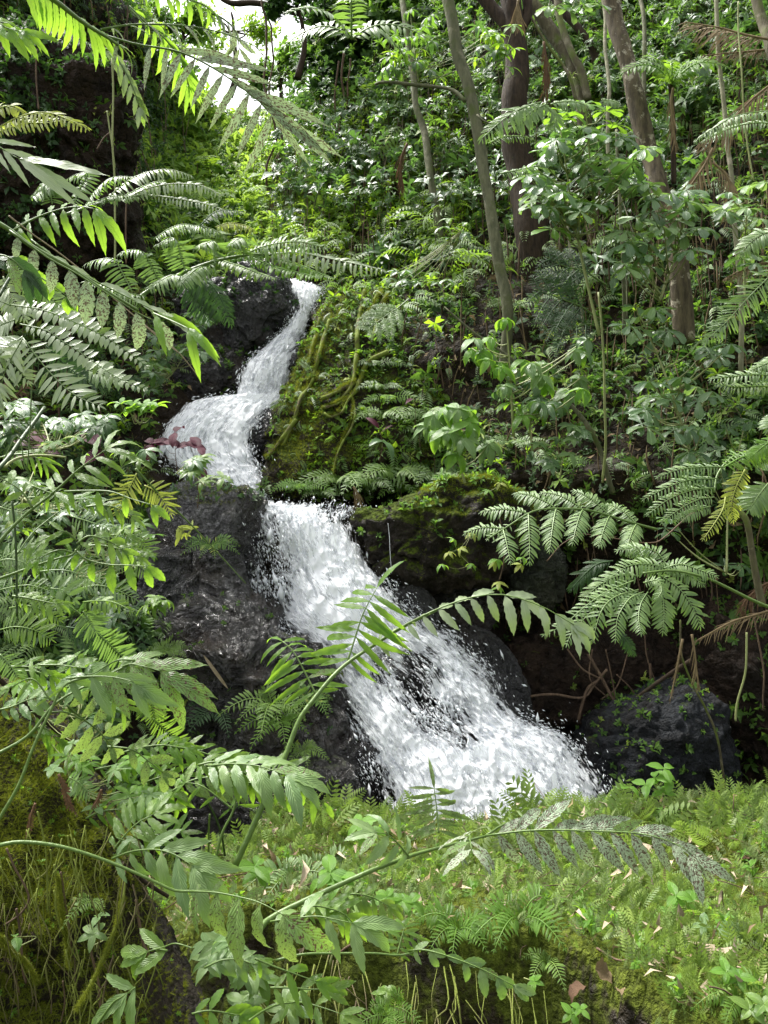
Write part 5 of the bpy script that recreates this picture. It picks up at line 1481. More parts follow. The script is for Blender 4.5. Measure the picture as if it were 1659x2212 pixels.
for a in (("bright yellow-green tree filling the glade behind the rust-spotted frond", 520, 340, 21, 130, 80, 800, .30, 'lance', 'glade'),
          ("pale green tree at the left of the glade", 370, 280, 22, 80, 80, 600, .26, 'ovate', 'yel_green'),
          ("thin airy tree veiling the middle of the sky gap with tiny leaves", 500, 60, 21, 90, 60, 240, .11, 'small', 'yel_green'),
          ("thin airy tree veiling the lower right of the sky gap", 600, 150, 19, 70, 70, 300, .12, 'small', 'mid_green'),
          ("fresh green tree right of the glade below the sky gap", 650, 330, 20, 60, 60, 500, .24, 'lance', 'yel_green'),
          ("dark small-leaved tree rising left of the sky gap", 280, 130, 19, 80, 130, 800, .16, 'small', 'dark_green'),
          ("airy tree whose small leaves speckle the left part of the sky gap", 390, 80, 20, 70, 80, 260, .13, 'small', 'mid_green'),
          ("dark leafy tree right of the sky gap with shiny leaves", 730, 110, 16, 65, 110, 600, .2, 'lance', 'dark_green'),
          ("green tree mass high behind the thin grey trunk", 830, 60, 16, 110, 90, 700, .22, 'lance', 'mid_green'),
          ("dark crown at the top edge between the slim and the massive trunks", 980, 40, 16, 90, 80, 500, .2, 'ovate', 'dark_green'),
          ("dull grey-green tree low in the glade behind the long tree-fern frond", 440, 420, 16.5, 90, 60, 420, .2, 'lance', 'mid_green'),
          ("twiggy dark tree hanging its sparse leaves into the top of the sky gap", 640, 10, 15, 60, 40, 150, .12, 'small', 'dark_green')):
    leafy_tree(*a)
FIC = [("I 1130,-60 1140,120 1150,300 1175,480 1180,640 1150,860 1140,1000", 15.0, 5), ("I 1170,-40 1165,200 1190,420 1195,560 1210,760", 15.2, 4), ("I 1210,420 1200,560 1215,700 1205,900", 15.1, 4),
       ("I 1480,240 1475,330 1490,430 1470,560", 14.5, 5), ("I 1500,240 1495,340 1500,470", 14.4, 4), ("I 1460,280 1450,400 1465,560 1450,700", 14.6, 4)]
t = thing("aerial_roots", pts(FIC[0][0], 15)[0], "bundle of thin brown aerial roots hanging down from the sky gap past the glade", 'aerial roots')
for s, Y, w_ in FIC[:3]: tube("root", pts(s, Y), px(w_, Y) / 2, M['root_brown'], t, t.location, 6, wob=.12, n=40)
t = thing("aerial_roots", pts(FIC[3][0], 14.5)[0], "pale bundle of aerial roots hanging in the leaves right of the sky gap", 'aerial roots')
for s, Y, w_ in FIC[3:]: tube("root", pts(s, Y), px(w_, Y) / 2, M['root_brown'], t, t.location, 6, wob=.12, n=40)
t = tree("heavy brown branch slanting across the top edge over the sky gap", "I 1750,160 1560,90 1340,60 1150,20 1000,10 900,-60", 15.5, 16, 22, 10, 'bark_dark', name="overhanging_branch", cat='branch')
for s, Y, w_, lb in (("A 745,390 742,600 735,900 740,1110 738,1400 735,1700", 8.5, 2.2, "long pale vine hanging straight down in front of the dark overhanging rock"),
                     ("A 700,720 715,850 735,1000 745,1110", 8.6, 1.8, "short wavy vine joining the long pale one at the dark overhanging rock"),
                     ("A 250,330 255,560 262,720", 9.0, 1.8, "thin vine left of the dark overhanging rock's middle"),
                     ("A 830,1290 832,1500 835,1700", 8.0, 1.8, "thin vine dropping between the two tree-fern fronds"),
                     ("A 730,850 680,900 620,990", 9.0, 1.6, "bare twig slanting on the dark rock face at the upper left"),
                     ("J 1530,0 1540,300 1575,600 1600,760", 8.0, 1.8, "hair-thin green vine beside the pale lichen-spotted stem"),
                     ("L 500,870 495,1000 500,1100 495,1180", 7.6, 1.4, "thin leafy vine hanging from the mossy ledge"),
                     ("L 1560,1400 1550,1600 1540,1800", 7.6, 2.4, "green hanging root at the right edge over the dark boulder"),
                     ("L 1590,1300 1620,1500 1659,1750", 7.6, 2.0, "brown hanging root at the right edge, leaning right")):
    P = pts(s, Y)
    tag(tube("hanging_vine", P, px(w_, Y), M['stem_pale' if 'green' in lb or 'pale' in lb else 'root_brown'], None, P[0], 5, wob=.05, n=40), lb, 'vine').location = P[0]

def _bv(V, Q, T):
    return BVHTree.FromPolygons(V.tolist(), Q.tolist() + T.tolist())


_m2 = _bv(*MOUND2)


def on_any(u, v, lift=.02):
    dd = Vector(((u - 829.5) / F, 1, -(v - 1106) / F)).normalized()
    h = _m2.ray_cast(CAMP, dd)
    if h[0] is not None: return h[0] - dd * lift, h[1]
    return on_hill(u, v, lift)


# mossy roots over the mound right of the upper fall, and woody roots on the brown wall
t = thing("mossy_roots", on_hill(850, 720)[0], "mossy tree roots running down the mound right of the upper fall", 'roots')
for s, w_ in (("G 1230,-40 1120,130 1040,270 1000,330", 11), ("G 980,150 965,300 925,450 925,600 915,720 870,830 780,930", 10), ("G 1130,590 1010,650 960,740 920,830 860,900 800,980 740,1010 700,990", 10),
              ("G 760,370 700,530 650,680 600,800 540,930 500,1060 440,1200", 8), ("G 700,370 640,560 590,700 540,800 520,900", 6), ("G 1160,120 1090,300 1050,420 1020,520", 7),
              ("G 890,880 900,950 880,1050 820,1180 780,1300 775,1390", 6), ("G 690,900 780,850 860,800 915,780", 8), ("G 700,960 790,920 850,890", 7), ("G 1190,40 1080,190 1020,300 960,420", 6), ("G 520,1040 400,1200 330,1280 300,1340", 7)):
    q = [on_any(u, v, .07) for u, v, _ in spline([(u, v, 0) for u, v in uv2(s)], 22)]
    q = [a[0] for a in q if a]
    tube("root", q, [px(w_, 10.8) * .55, px(w_, 10.8) * .3], M['root_pale'], t, t.location, 8, wob=.05, n=60, bark=.014)
    qq = spline(q, 60)
    qq = np.repeat(qq, 7, axis=0)
    dd = norm(RNG.normal(0, 1, qq.shape) + [0, -.3, .5])
    stuff("root_moss", qq + dd * px(w_, 10.8) * .35, dd, .03, 'moss', 'moss_leaf', spread=.3)
t = thing("woody_roots", pts("N 850,350", 9)[0], "tangled brown roots clinging to the rusty rock wall at the right of the lower fall", 'roots')
for s, w_ in (("N 640,215 740,195 850,200 900,140 960,80", 6), ("N 840,300 850,220 870,160 910,130", 7), ("N 880,20 930,110 980,200 1010,240 1050,330", 7), ("N 1140,60 1150,150 1200,230 1160,280 1120,320 1080,330", 6),
              ("N 790,0 850,80 930,120", 4), ("N 900,0 880,120 960,200", 3), ("N 1010,240 1090,290 1120,330", 4), ("N 1000,100 1060,160 1110,240", 3), ("N 1060,0 1000,150 930,210", 3), ("N 960,0 980,120 1000,260", 3), ("N 1120,-60 1130,40 1170,160", 3)):
    tube("root", pts(s, 8.95), px(w_, 9) / 2, M['root_brown'], t, t.location, 6, wob=.04, n=26)
tube("fallen_branch", pts("N 890,355 1050,240 1200,130 1330,50", 8.9, 8.5), px(9, 8.7) / 2, M['bark_dark'], None, None, 8, wob=.03, n=24)
tag(bpy.data.objects['fallen_branch'], "black bare branch leaning up to the right across the tangled roots", 'branch')
tree("thin mossy stem bending down over the dark boulder at the right", "N 1500,520 1450,400 1400,260 1340,150 1290,20 1280,-120", 8.0, 7.8, 6, 4, 'bark_mossy', name="bent_stem", cat='stem')
tree("forked pale twig under the flat frond on the right", "L 1390,670 1330,900 1220,1000 1150,1020 980,990 830,970", 5.6, 5.6, 4, 2, 'stem_brown', name="bare_twig", cat='twig', branches=[("L 850,975 760,1020 690,1090", 5.6, 5.6, 3, 2)])

# ------------------------------------------------------------------ broadleaved shrubs: every leaf is a piece of its own
def whorl(root, C, org, nl, L, st, up=None, mesh_parts=None, shape='obov', asp=.42, mat='broad', curl=.35, el=.0, face=.45):
    ax = Vector((random.gauss(0, .22), -face + random.gauss(0, .2), 1)).normalized()
    q = ax.to_track_quat('Z', 'Y').to_matrix()
    a0 = random.uniform(0, 6.3)
    for k in range(nl):
        az = a0 + 2 * math.pi * k / nl + random.uniform(-.18, .18)
        m = q @ Euler((el + random.uniform(-.3, .15), 0, az), 'XYZ').to_matrix()
        s = L * random.uniform(.7, 1.08)
        me = leafmesh(shape, asp, curl * random.choice((.6, 1, 1.5)), mat, 7, 0, .03, 1, .3, 0)
        lf = ob("leaf", me, root)
        mm = m.to_4x4() @ Matrix.Diagonal((s, s, s, 1))
        mm.translation = Vector(C) - Vector(org)
        lf.matrix_local = mm


def shrub(label, base, cents, L, nl=(5, 7), shape='obov', asp=.42, mat='broad', stemmat='stem_pale', Ls=1., sw=4, el=.0, mats=None, name="shrub", cat='shrub', curl=.35, face=.45, group=None, stems=True):
    """cents: list of whorl centres (world); L in metres"""
    B = Vector(tuple(base))
    t = thing(name, B, label, cat, group)
    geo = []
    cents = [Vector(tuple(c)) for c in cents]
    if stems and cents:
        top = max(cents, key=lambda c: c.z)
        main = spline([B, (B + top) / 2 + Vector((random.uniform(-.05, .05), .03, 0)), top], 20)
        sw_ = sw
        geo.append(tube_geo(main, np.linspace(sw_, sw_ * .4, 20), 6))
        for c in cents:
            zt = c.z - .45 * (abs(c.x - top.x) + .1)
            k = int(np.argmin(np.abs(main[:, 2] - zt) + .2 * np.abs(main[:, 0] - c.x)))
            mid = (Vector(main[k]) + c) / 2 + Vector((0, 0, -.04))
            geo.append(tube_geo(spline([main[k], mid, c], 8), np.linspace(sw_ * .5, sw_ * .3, 8), 4))
        V, Q, T = merge(geo)
        ob("stem", mesh("shrub_stem", V - np.array(tuple(B)), [Q, T], M[stemmat]), t)
    for c in cents:
        whorl(t, c, B, random.randint(*nl), L, None, shape=shape, asp=asp, mat=random.choice(mats) if mats else mat, curl=curl, el=el, face=face)
    return t


def cloud(spec, Y, n, jy=.3, mind=.0):
    """n points inside the ellipses 'tile cu,cv,ru,rv'"""
    out, tries = [], 0
    while len(out) < n and tries < 4000:
        tries += 1
        tl, cu, cv, ru, rv = random.choice(spec)
        ox, oy, k = TILES[tl]
        r, a = math.sqrt(random.random()), random.uniform(0, 6.283)
        p = W(ox + k * (cu + ru * r * math.cos(a)), oy + k * (cv + rv * r * math.sin(a)), Y + random.uniform(-jy, jy))
        if all((p - q).length > mind for q in out): out.append(p)
    return out


shrub("tall shrub of glossy grey-green leaf whorls in front of the spotted trunk, upper part", pts("J 930,1450", 8.2)[0],
      cloud([('J', 800, 760, 220, 180), ('J', 850, 620, 150, 90), ('J', 1050, 700, 120, 110), ('J', 720, 840, 100, 60)], 8.0, 58, .5, .11), .2, (5, 7), mats=['broad', 'broad', 'broad_pale'], sw=.016)
shrub("bright yellow-green crown of big leaves topping the tall whorled shrub", pts("J 920,1000", 8.1)[0],
      pts("J 790,490 870,450 960,480 990,540 760,520 870,780 940,770 1040,770 780,640 900,880 820,860 730,990", 7.9), .21, (4, 6), mat='broad_hi', sw=.012, el=.25)
shrub("shrub of glossy whorled leaves right of the spotted trunk", pts("J 1190,1300", 8.0)[0],
      cloud([('J', 1200, 880, 130, 120), ('J', 1160, 1010, 130, 90), ('J', 1300, 960, 110, 150), ('J', 1100, 1120, 90, 60)], 7.9, 38, .4, .11), .2, (5, 7), mats=['broad', 'broad', 'broad_pale'], sw=.014)
shrub("whorled shrub lower right, leaves rounded and wet, beside the slanting soft frond", pts("L 1330,650", 7.6)[0],
      cloud([('L', 1180, 80, 130, 110), ('L', 1210, 350, 110, 120), ('L', 1350, 400, 120, 90), ('L', 1130, 480, 60, 50), ('L', 1320, 560, 110, 70), ('L', 1400, 170, 100, 80)], 7.6, 38, .4, .13), .185, (5, 7), mats=['broad', 'broad', 'broad_pale'], sw=.014)
shrub("low whorled plants at the foot of the lower right shrub, half in shade", pts("L 1480,1150", 7.2)[0],
      cloud([('L', 1220, 950, 60, 40), ('L', 1500, 1080, 80, 60), ('L', 1420, 720, 80, 50), ('L', 1540, 520, 70, 60)], 7.2, 14, .3, .12), .13, (4, 6), mats=['broad', 'dark_green'], sw=.01)
shrub("whorled shrub at the right edge below the dead palm leaves", pts("J 1560,1300", 8.2)[0],
      cloud([('J', 1580, 820, 90, 60), ('J', 1600, 920, 70, 60), ('J', 1480, 880, 70, 60), ('J', 1560, 1080, 80, 80)], 8.2, 18, .4, .12), .17, (5, 7), mats=['broad', 'broad_pale'], sw=.012)
shrub("shrub with hanging oval leaves, light green, above the mossy hump", pts("L 560,560", 7.9)[0],
      cloud([('L', 580, 80, 90, 50), ('L', 440, 170, 60, 60), ('L', 540, 290, 120, 70), ('L', 640, 230, 90, 80), ('L', 780, 340, 90, 70), ('L', 860, 170, 70, 50)], 7.8, 30, .35, .12), .19, (4, 6), shape='ovate', asp=.45, mats=['broad_pale', 'broad_hi', 'broad'], curl=.6, el=-.35, sw=.014, face=.8)
shrub("pale shrub of large soft leaves drooping above the mossy ledge", pts("L 350,760", 7.8)[0],
      cloud([('L', 300, 480, 110, 60), ('L', 370, 590, 90, 70), ('L', 240, 520, 60, 50), ('L', 330, 540, 90, 80)], 7.6, 17, .3, .13), .23, (5, 7), shape='ovate', asp=.38, mats=['broad_pale', 'broad_pale', 'broad_hi'], curl=.6, el=-.3, sw=.012, face=.8)
shrub("cluster of glossy lance leaves between the pale shrub and the straight green stem", pts("L 640,620", 7.8)[0],
      cloud([('L', 600, 420, 110, 50), ('L', 700, 420, 60, 40)], 7.8, 9, .25, .12), .2, (6, 8), shape='lance', asp=.33, mats=['broad_hi', 'broad'], curl=.6, sw=.01)
shrub("small pale-leaved shrub on the mossy hump below the glossy cluster", pts("L 760,740", 7.9)[0],
      cloud([('L', 740, 570, 90, 50), ('L', 760, 660, 70, 40), ('L', 820, 540, 50, 40)], 7.9, 12, .2, .1), .14, (4, 6), shape='ovate', asp=.45, mats=['broad_pale', 'broad'], sw=.008)
shrub("whorled sprays hanging over the top edge beside the spotted trunk", pts("J 800,-80", 8.3)[0],
      pts("J 760,20 800,40 860,20 930,20 710,30 830,-20", 8.3), .17, (4, 6), mats=['broad_pale', 'broad'], sw=.008)
shrub("grey-green leafy twigs on the slope left of the slim mossy trunk", pts("J 330,1000", 9.4)[0],
      cloud([('J', 300, 990, 90, 50), ('J', 200, 1200, 130, 60), ('J', 60, 1180, 70, 50)], 9.6, 20, .2, .12), .13, (4, 6), mats=['broad', 'broad_pale'], sw=.007, shape='ovate')
shrub("dark hanging sprays of lance leaves over the curved horizontal branch", pts("J 150,360", 10.8)[0],
      cloud([('J', 130, 130, 120, 90), ('J', 60, 270, 60, 50), ('J', 200, 290, 80, 60), ('J', 440, 180, 80, 80)], 11.0, 34, .5, .15), .2, (6, 8), shape='lance', asp=.3, mats=['mid_green', 'broad', 'yel_green'], sw=.008, curl=.6)
shrub("bright green leafy spray against the massive dark trunk", pts("J 520,340", 10.6)[0],
      pts("J 520,190 560,110 500,230 540,290 490,150 560,210", 10.6), .2, (5, 7), shape='lance', asp=.3, mat='broad_hi', sw=.007)
# left side shrubs
shrub("dark glossy leaves below the silvery fern at the left", pts("C 330,330", 5.5)[0],
      cloud([('C', 330, 130, 170, 80), ('C', 600, 130, 110, 60), ('C', 100, 80, 120, 90), ('C', 60, 180, 90, 60)], 5.6, 34, .4, .1), .13, (5, 7), shape='lance', asp=.38, mats=['broad', 'dark_green'], sw=.008)
shrub("fresh green upright leaves in front of the black hollow wall by the middle cascade", pts("C 900,150", 5.4)[0],
      pts("C 790,30 870,40 900,60 970,40 1010,60 850,80 930,90", 5.4), .11, (4, 5), shape='lance', asp=.42, mat='broad_hi', sw=.006, el=.5)
shrub("creeping glossy leaves on the black wall between the fronds and the middle cascade", pts("B 1150,1400", 9.5)[0],
      cloud([('B', 1100, 1230, 200, 90), ('B', 1250, 1280, 120, 50), ('B', 1280, 1080, 60, 50), ('B', 1000, 1350, 90, 80), ('B', 960, 1480, 100, 60)], 9.4, 60, .5, .1), .13, (4, 6), shape='ovate', asp=.5, mats=['broad', 'mid_green', 'dark_green'], sw=.006)
shrub("mixed low leaves in the dark at the left, under the toothed backlit leaves", pts("C 500,1150", 4.6)[0],
      cloud([('C', 880, 880, 120, 80), ('C', 850, 1000, 120, 90), ('C', 540, 1190, 120, 70), ('C', 700, 1300, 80, 60), ('C', 700, 840, 130, 60)], 4.7, 36, .4, .06), .085, (5, 7), shape='lance', asp=.32, mats=['broad', 'mid_green', 'dark_green', 'fern'], sw=.005)
shrub("leafy tangle at the left edge, mid height, above the dark hollow", pts("C 150,640", 4.6)[0],
      cloud([('C', 330, 240, 160, 60), ('C', 150, 560, 150, 60), ('C', 120, 800, 160, 70), ('C', 380, 700, 140, 60), ('C', 550, 700, 100, 80)], 4.8, 40, .4, .06), .09, (5, 7), shape='lance', asp=.34, mats=['broad', 'mid_green', 'dark_green', 'fern'], sw=.005)
shrub("pair of pale leaves with dark ones below the white-lit fern's upper part", pts("C 700,1520", 4.4)[0],
      pts("C 700,1420 760,1460 650,1460 770,1400", 4.4), .1, (5, 6), shape='ovate', asp=.4, mats=['broad', 'broad_pale'], sw=.005)
shrub("star-leaved plant at the left foot of the black rock", pts("C 1000,1400", 5.6)[0], pts("C 1010,1290 960,1330 1060,1310 1020,1350", 5.6), .11, (5, 6), shape='lance', asp=.36, mat='fern', sw=.005, curl=.6)
shrub("yellow-green low plants along the brown stalk at the lower left", pts("D 450,1100", 3.2)[0],
      cloud([('D', 100, 470, 110, 50), ('D', 450, 960, 140, 60), ('D', 900, 1160, 90, 50), ('D', 600, 440, 130, 60), ('D', 840, 1000, 170, 60)], 3.3, 30, .25, .04), .085, (5, 7), shape='lance', asp=.28, mats=['broad_hi', 'fern_hi', 'broad_pale'], sw=.004)
shrub("shaded dark green plant behind the arching spotted frond", pts("D 600,900", 4.2)[0],
      cloud([('D', 600, 800, 120, 70), ('D', 720, 560, 60, 40), ('D', 300, 480, 120, 40), ('D', 680, 640, 90, 60)], 4.3, 26, .3, .06), .1, (5, 7), shape='lance', asp=.34, mats=['dark_green', 'mid_green'], sw=.005)
shrub("shiny rounded leaves on the moss beside the red dead leaves", pts("D 520,1200", 3.05)[0], pts("D 490,1110 540,1160 620,1260 540,1100 340,1010 470,840", 3.05), .05, (3, 4), shape='ovate', asp=.6, mat='broad_pale', sw=.003)
shrub("four-leaved pale seedling on the dark face of the mossy mound", pts("E 600,760", 2.75)[0], pts("E 610,680", 2.72), .062, (5, 5), shape='ovate', asp=.4, mat='fern_blue', sw=.002, curl=.3)
shrub("single heart-shaped leaf on the dark face of the mound at the far left", pts("E 130,760", 2.75)[0], pts("E 100,700", 2.72), .05, (2, 2), shape='ovate', asp=.6, mat='mid_green', sw=.002)
shrub("small rounded leaf pair above the pale seedling on the mound", pts("E 640,590", 2.75)[0], pts("E 650,560", 2.74), .045, (3, 3), shape='ovate', asp=.6, mat='broad_pale', sw=.002)
shrub("thicket of shiny pointed leaves at the bottom centre", pts("F 0,1500", 3.0)[0],
      cloud([('E', 1400, 740, 140, 50), ('E', 1450, 860, 130, 50), ('F', 0, 1330, 60, 60), ('F', 260, 1560, 80, 40), ('E', 1600, 1130, 60, 50)], 2.9, 22, .2, .04), .085, (4, 6), shape='ovate', asp=.38, mats=['fern_blue', 'fern', 'broad_pale'], sw=.003)
# red-leaved plants
for s, Y, lb, n in (("C 1140,215 1060,275 1000,290", 7.6, "dark red leaves standing before the middle cascade, left group", 3), ("C 1270,320 1240,300 1300,310", 7.5, "curled dark red leaf pair standing before the middle cascade", 2),
                    ("C 1270,440", 7.5, "narrow dark red leaf low before the middle cascade", 1), ("C 300,280 220,300 260,350", 6.0, "dark red leaves among green ones below the silvery fern", 2),
                    ("C 650,300 680,360", 6.2, "dull red leaf tips behind the flat green frond", 1), ("G 1300,900", 9.9, "upright crimson leaf on the slope above the two-leaved plant", 1),
                    ("G 1070,1090 1080,1120", 9.6, "crimson new leaf of a two-leaved plant on the slope", 1)):
    c = pts(s, Y)
    shrub(lb, c[0] + Vector((0, .1, -.35)), c, .2 if n > 1 else .24, (max(1, n - 1), n), shape='ovate' if 'crimson' not in lb else 'lance', asp=.5 if 'crimson' not in lb else .25, mat='maroon', sw=.004, el=.9 if 'crimson' in lb else .2, name="red_leaved_plant", cat='plant', stemmat='stem_brown', face=1.0)
shrub("plant with two broad spreading leaves under a crimson shoot on the slope", on_hill(830, 990)[0], pts("G 1090,1170", 9.6), .3, (3, 4), shape='ovate', asp=.36, mat='broad', sw=.006, name="broad_leaved_plant", cat='plant')
for s, Y, L, lb in (("N 1200,700 1205,620 1130,590 1060,600 1230,560 1210,520 1170,560", 6.3, .125, "bright round-leaved plant standing at the far edge of the mossy bank by the dark boulder"),
                    ("N 1260,1070 1310,1100 1240,1130", 4.6, .11, "low plant of round pale leaves in the middle of the bank at the right"),
                    ("N 1450,1230 1380,1200", 4.2, .08, "small oval-leaved plant right of the middle on the bank"),
                    ("N 1530,1420 1480,1400", 3.6, .075, "four-petalled looking pale seedling near the lower right of the bank"),
                    ("N 1580,1560 1640,1540", 3.3, .08, "leafy seedling at the bottom right corner"),
                    ("N 650,1440", 3.7, .05, "tiny bright two-leaved seedling on the steep bank front"),
                    ("N 850,1560 810,1580", 3.4, .055, "three-lobed bright leaves at the bottom of the bank, centre right"),
                    ("N 690,1110 740,1120", 4.7, .06, "little plant of blunt leaves left of the tan dead leaf"),
                    ("F 860,1450 830,1470", 3.9, .06, "small pale-leaved sprig on the bank's mossy front"),
                    ("F 740,400 680,370", 5.0, .13, "plant with big quilted leaves behind the dark green frond stem"),
                    ("F 490,680 560,700 440,720", 4.2, .13, "quilted-leaf plant under the dark green frond stem at the left of the bank"),
                    ("F 0,640 20,690", 4.2, .12, "quilted-leaf plant at the left end of the bank near the fallen bamboo"),
                    ("F 480,930 560,900 640,880 420,900", 3.7, .09, "pointed-leaved sapling rising left of the centre of the bank"),
                    ("F 860,840 960,860 1010,880", 3.8, .09, "yellow-green leaves held out above the bank's front edge")):
    c = pts(s, Y)
    h = on_bank(*uv2(s)[0])
    b = Vector(tuple(h[0])) if (h and abs(h[0].y - c[0].y) < .6) else c[0] + Vector((0, .05, -.25))
    shrub(lb, b, c, L, (4, 5) if L < .1 else (3, 4), shape='ovate', asp=.5 if L < .1 else .55, mat=random.choice(['broad_pale', 'fern', 'broad_hi']) if 'bright' not in lb and 'yellow' not in lb else 'broad_hi', sw=.004, name="seedling" if L < .1 else "broad_leaved_plant", cat='plant', el=.1)
# ledge fringe plants
for s, Y, lb in (("L 380,980 330,1040 280,1060", 8.3, "yellow-green trailing leaves under the mossy ledge, upper left"), ("L 380,1110 250,1110 300,1000", 8.2, "trailing light green leaf pairs under the mossy ledge, lower left"),
                 ("L 490,1090 480,1100", 7.6, "leaf tuft on the thin vine below the ledge"), ("L 495,1190 500,1210", 7.6, "leaf whorl at the end of the thin hanging vine"), ("L 600,1080 590,1110", 7.8, "yellow-green drooping leaf pair left of the cracked green rock"),
                 ("L 450,790 500,760", 8.4, "green seedling on the mossy hump's front")):
    shrub(lb, pts(s, Y)[0] + Vector((0, .15, -.02)), pts(s, Y), .10, (4, 5), shape='ovate', asp=.42, mats=['broad_hi', 'fern_yel'], sw=.003, name="trailing_plant", cat='plant', el=-.3)


# ------------------------------------------------------------------ small fern clumps
def clump(label, P, n, L, mat, spread=1.1, name="fern", cat='fern', lean=(0, -.4), asp=.22, nl=14, Lf=.26, group=None, n0=.35):
    P = Vector(tuple(P))
    t = thing(name, P, label, cat, group)
    for k in range(n):
        az = 2 * math.pi * k / n + random.uniform(-.3, .3)
        d = Vector((math.cos(az) * spread + lean[0], math.sin(az) * spread * .8 + lean[1], 1)).normalized()
        l = L * random.uniform(.7, 1.1)
        T_ = np.linspace(0, 1, 12)[:, None]
        out = np.array([d.x, d.y, 0])
        C = np.array([[0, 0, 0]]) + np.array(tuple(d)) * l * T_ + (out * .35 - np.array([0, 0, .75])) * l * T_ ** 2.2
        st = dict(STY['tiny'], n=nl, L=Lf * l * F / 5, face=50, mat=mat, asp=asp, shape='long', prof=(.5, 1, 1, .7, .25), droop=.15)
        A = pinna_frames(C, st, 5)
        pr = [leaf_geo('long', asp, .3, .2, 3)]
        bake("frond", pr, A, np.zeros(len(A), int), M[mat], extra=[tube_geo(C, np.linspace(.012, .005, 12) * l, 4)], parent=t)
    return t


def hillp(s, lift=.05):
    (u, v), = uv2(s)
    h = on_any(u, v, lift)
    return h[0] if h else W(u, v, 10)


for s, n, L, mat, lb in (
        ("G 1090,830", 4, .3, 'fern_blue', "little fern hanging beside the mound's brown hollow"), ("G 1130,915", 4, .42, 'fern_hi', "fern tuft just below the little hanging one on the mound"),
        ("G 1100,1020", 5, .5, 'fern', "fern on the mound left of the crimson shoot"), ("G 1060,680", 4, .4, 'fern_blue', "small grey-green fern below the hanging fern of the mound"),
        ("G 1360,1020", 5, .5, 'fern_blue', "fern left of the pale drooping shrub"), ("G 1380,1110", 4, .45, 'fern_blue', "second fern under the pale drooping shrub's left side"),
        ("G 820,1440", 6, .6, 'fern', "largest of the ferns lining the flat ledge, centre"), ("G 1000,1460", 6, .6, 'fern_blue', "fern with arching fronds on the flat ledge, right of the centre one"),
        ("G 1180,1400", 6, .55, 'fern', "fern at the right of the flat ledge row before the mossy hump"), ("G 1240,1500", 5, .5, 'fern_hi', "bright low fern at the mossy hump's left end"),
        ("G 560,1480", 5, .4, 'broad_hi', "bright tuft at the left end of the flat ledge by the rock"), ("G 700,1520", 5, .4, 'fern_blue', "low fern at the lip of the flat ledge"),
        ("G 1460,1420", 6, .7, 'fern_blue', "large dim fern behind the mossy hump"), ("G 1590,1440", 5, .5, 'fern_blue', "dim fern at the right behind the mossy hump"),
        ("J 1080,80", 6, .9, 'fern_dark', "dark fern crown at the top edge right of the spotted trunk"), ("J 1390,70", 5, .8, 'fern_blue', "grey fern high at the upper right by the dead palm leaves"),
        ("J 310,230", 5, .6, 'yel_green', "bright fern tuft in the leaves left of the slim mossy trunk"), ("I 1520,170", 5, 1.0, 'fern_blue', "pale fern crown high right of the sky gap"),
        ("J 430,1110", 5, .45, 'fern_dark', "dark fern by the slim trunk's shaded foot"), ("J 560,1330", 5, .5, 'fern', "fern right of the slim trunk's foot"),
        ("I 900,770", 5, 1.1, 'yel_green', "bright fern in the glade above the long tree-fern frond"), ("I 1060,880", 6, 1.0, 'glade', "yellow-green fern at the right of the glade"),
        ("I 760,900", 6, .9, 'yel_green', "fern at the left bottom of the glade"), ("I 940,940", 6, .9, 'mid_green', "dim fern bank under the glade"), ("I 590,640", 5, .8, 'mid_green', "green fern left of the glade beside the dark rock"),
        ("L 790,680", 5, .5, 'mid_green', "green fern on the brown soil below the small pale-leaved shrub"), ("L 560,600", 5, .6, 'fern_blue', "pale fern behind the thin brown stems above the ledge")):
    clump(lb, hillp(s), n, L, mat, spread=1.2)
# rosette of the little tree fern on the upper right slope
tf = pts("J 1245,365", 9.3)[0]
clump("small sunlit tree fern crown of upright fronds on the upper right slope", tf, 7, .75, 'fern_hi', spread=.7, lean=(0, -.2), nl=16, Lf=.24)
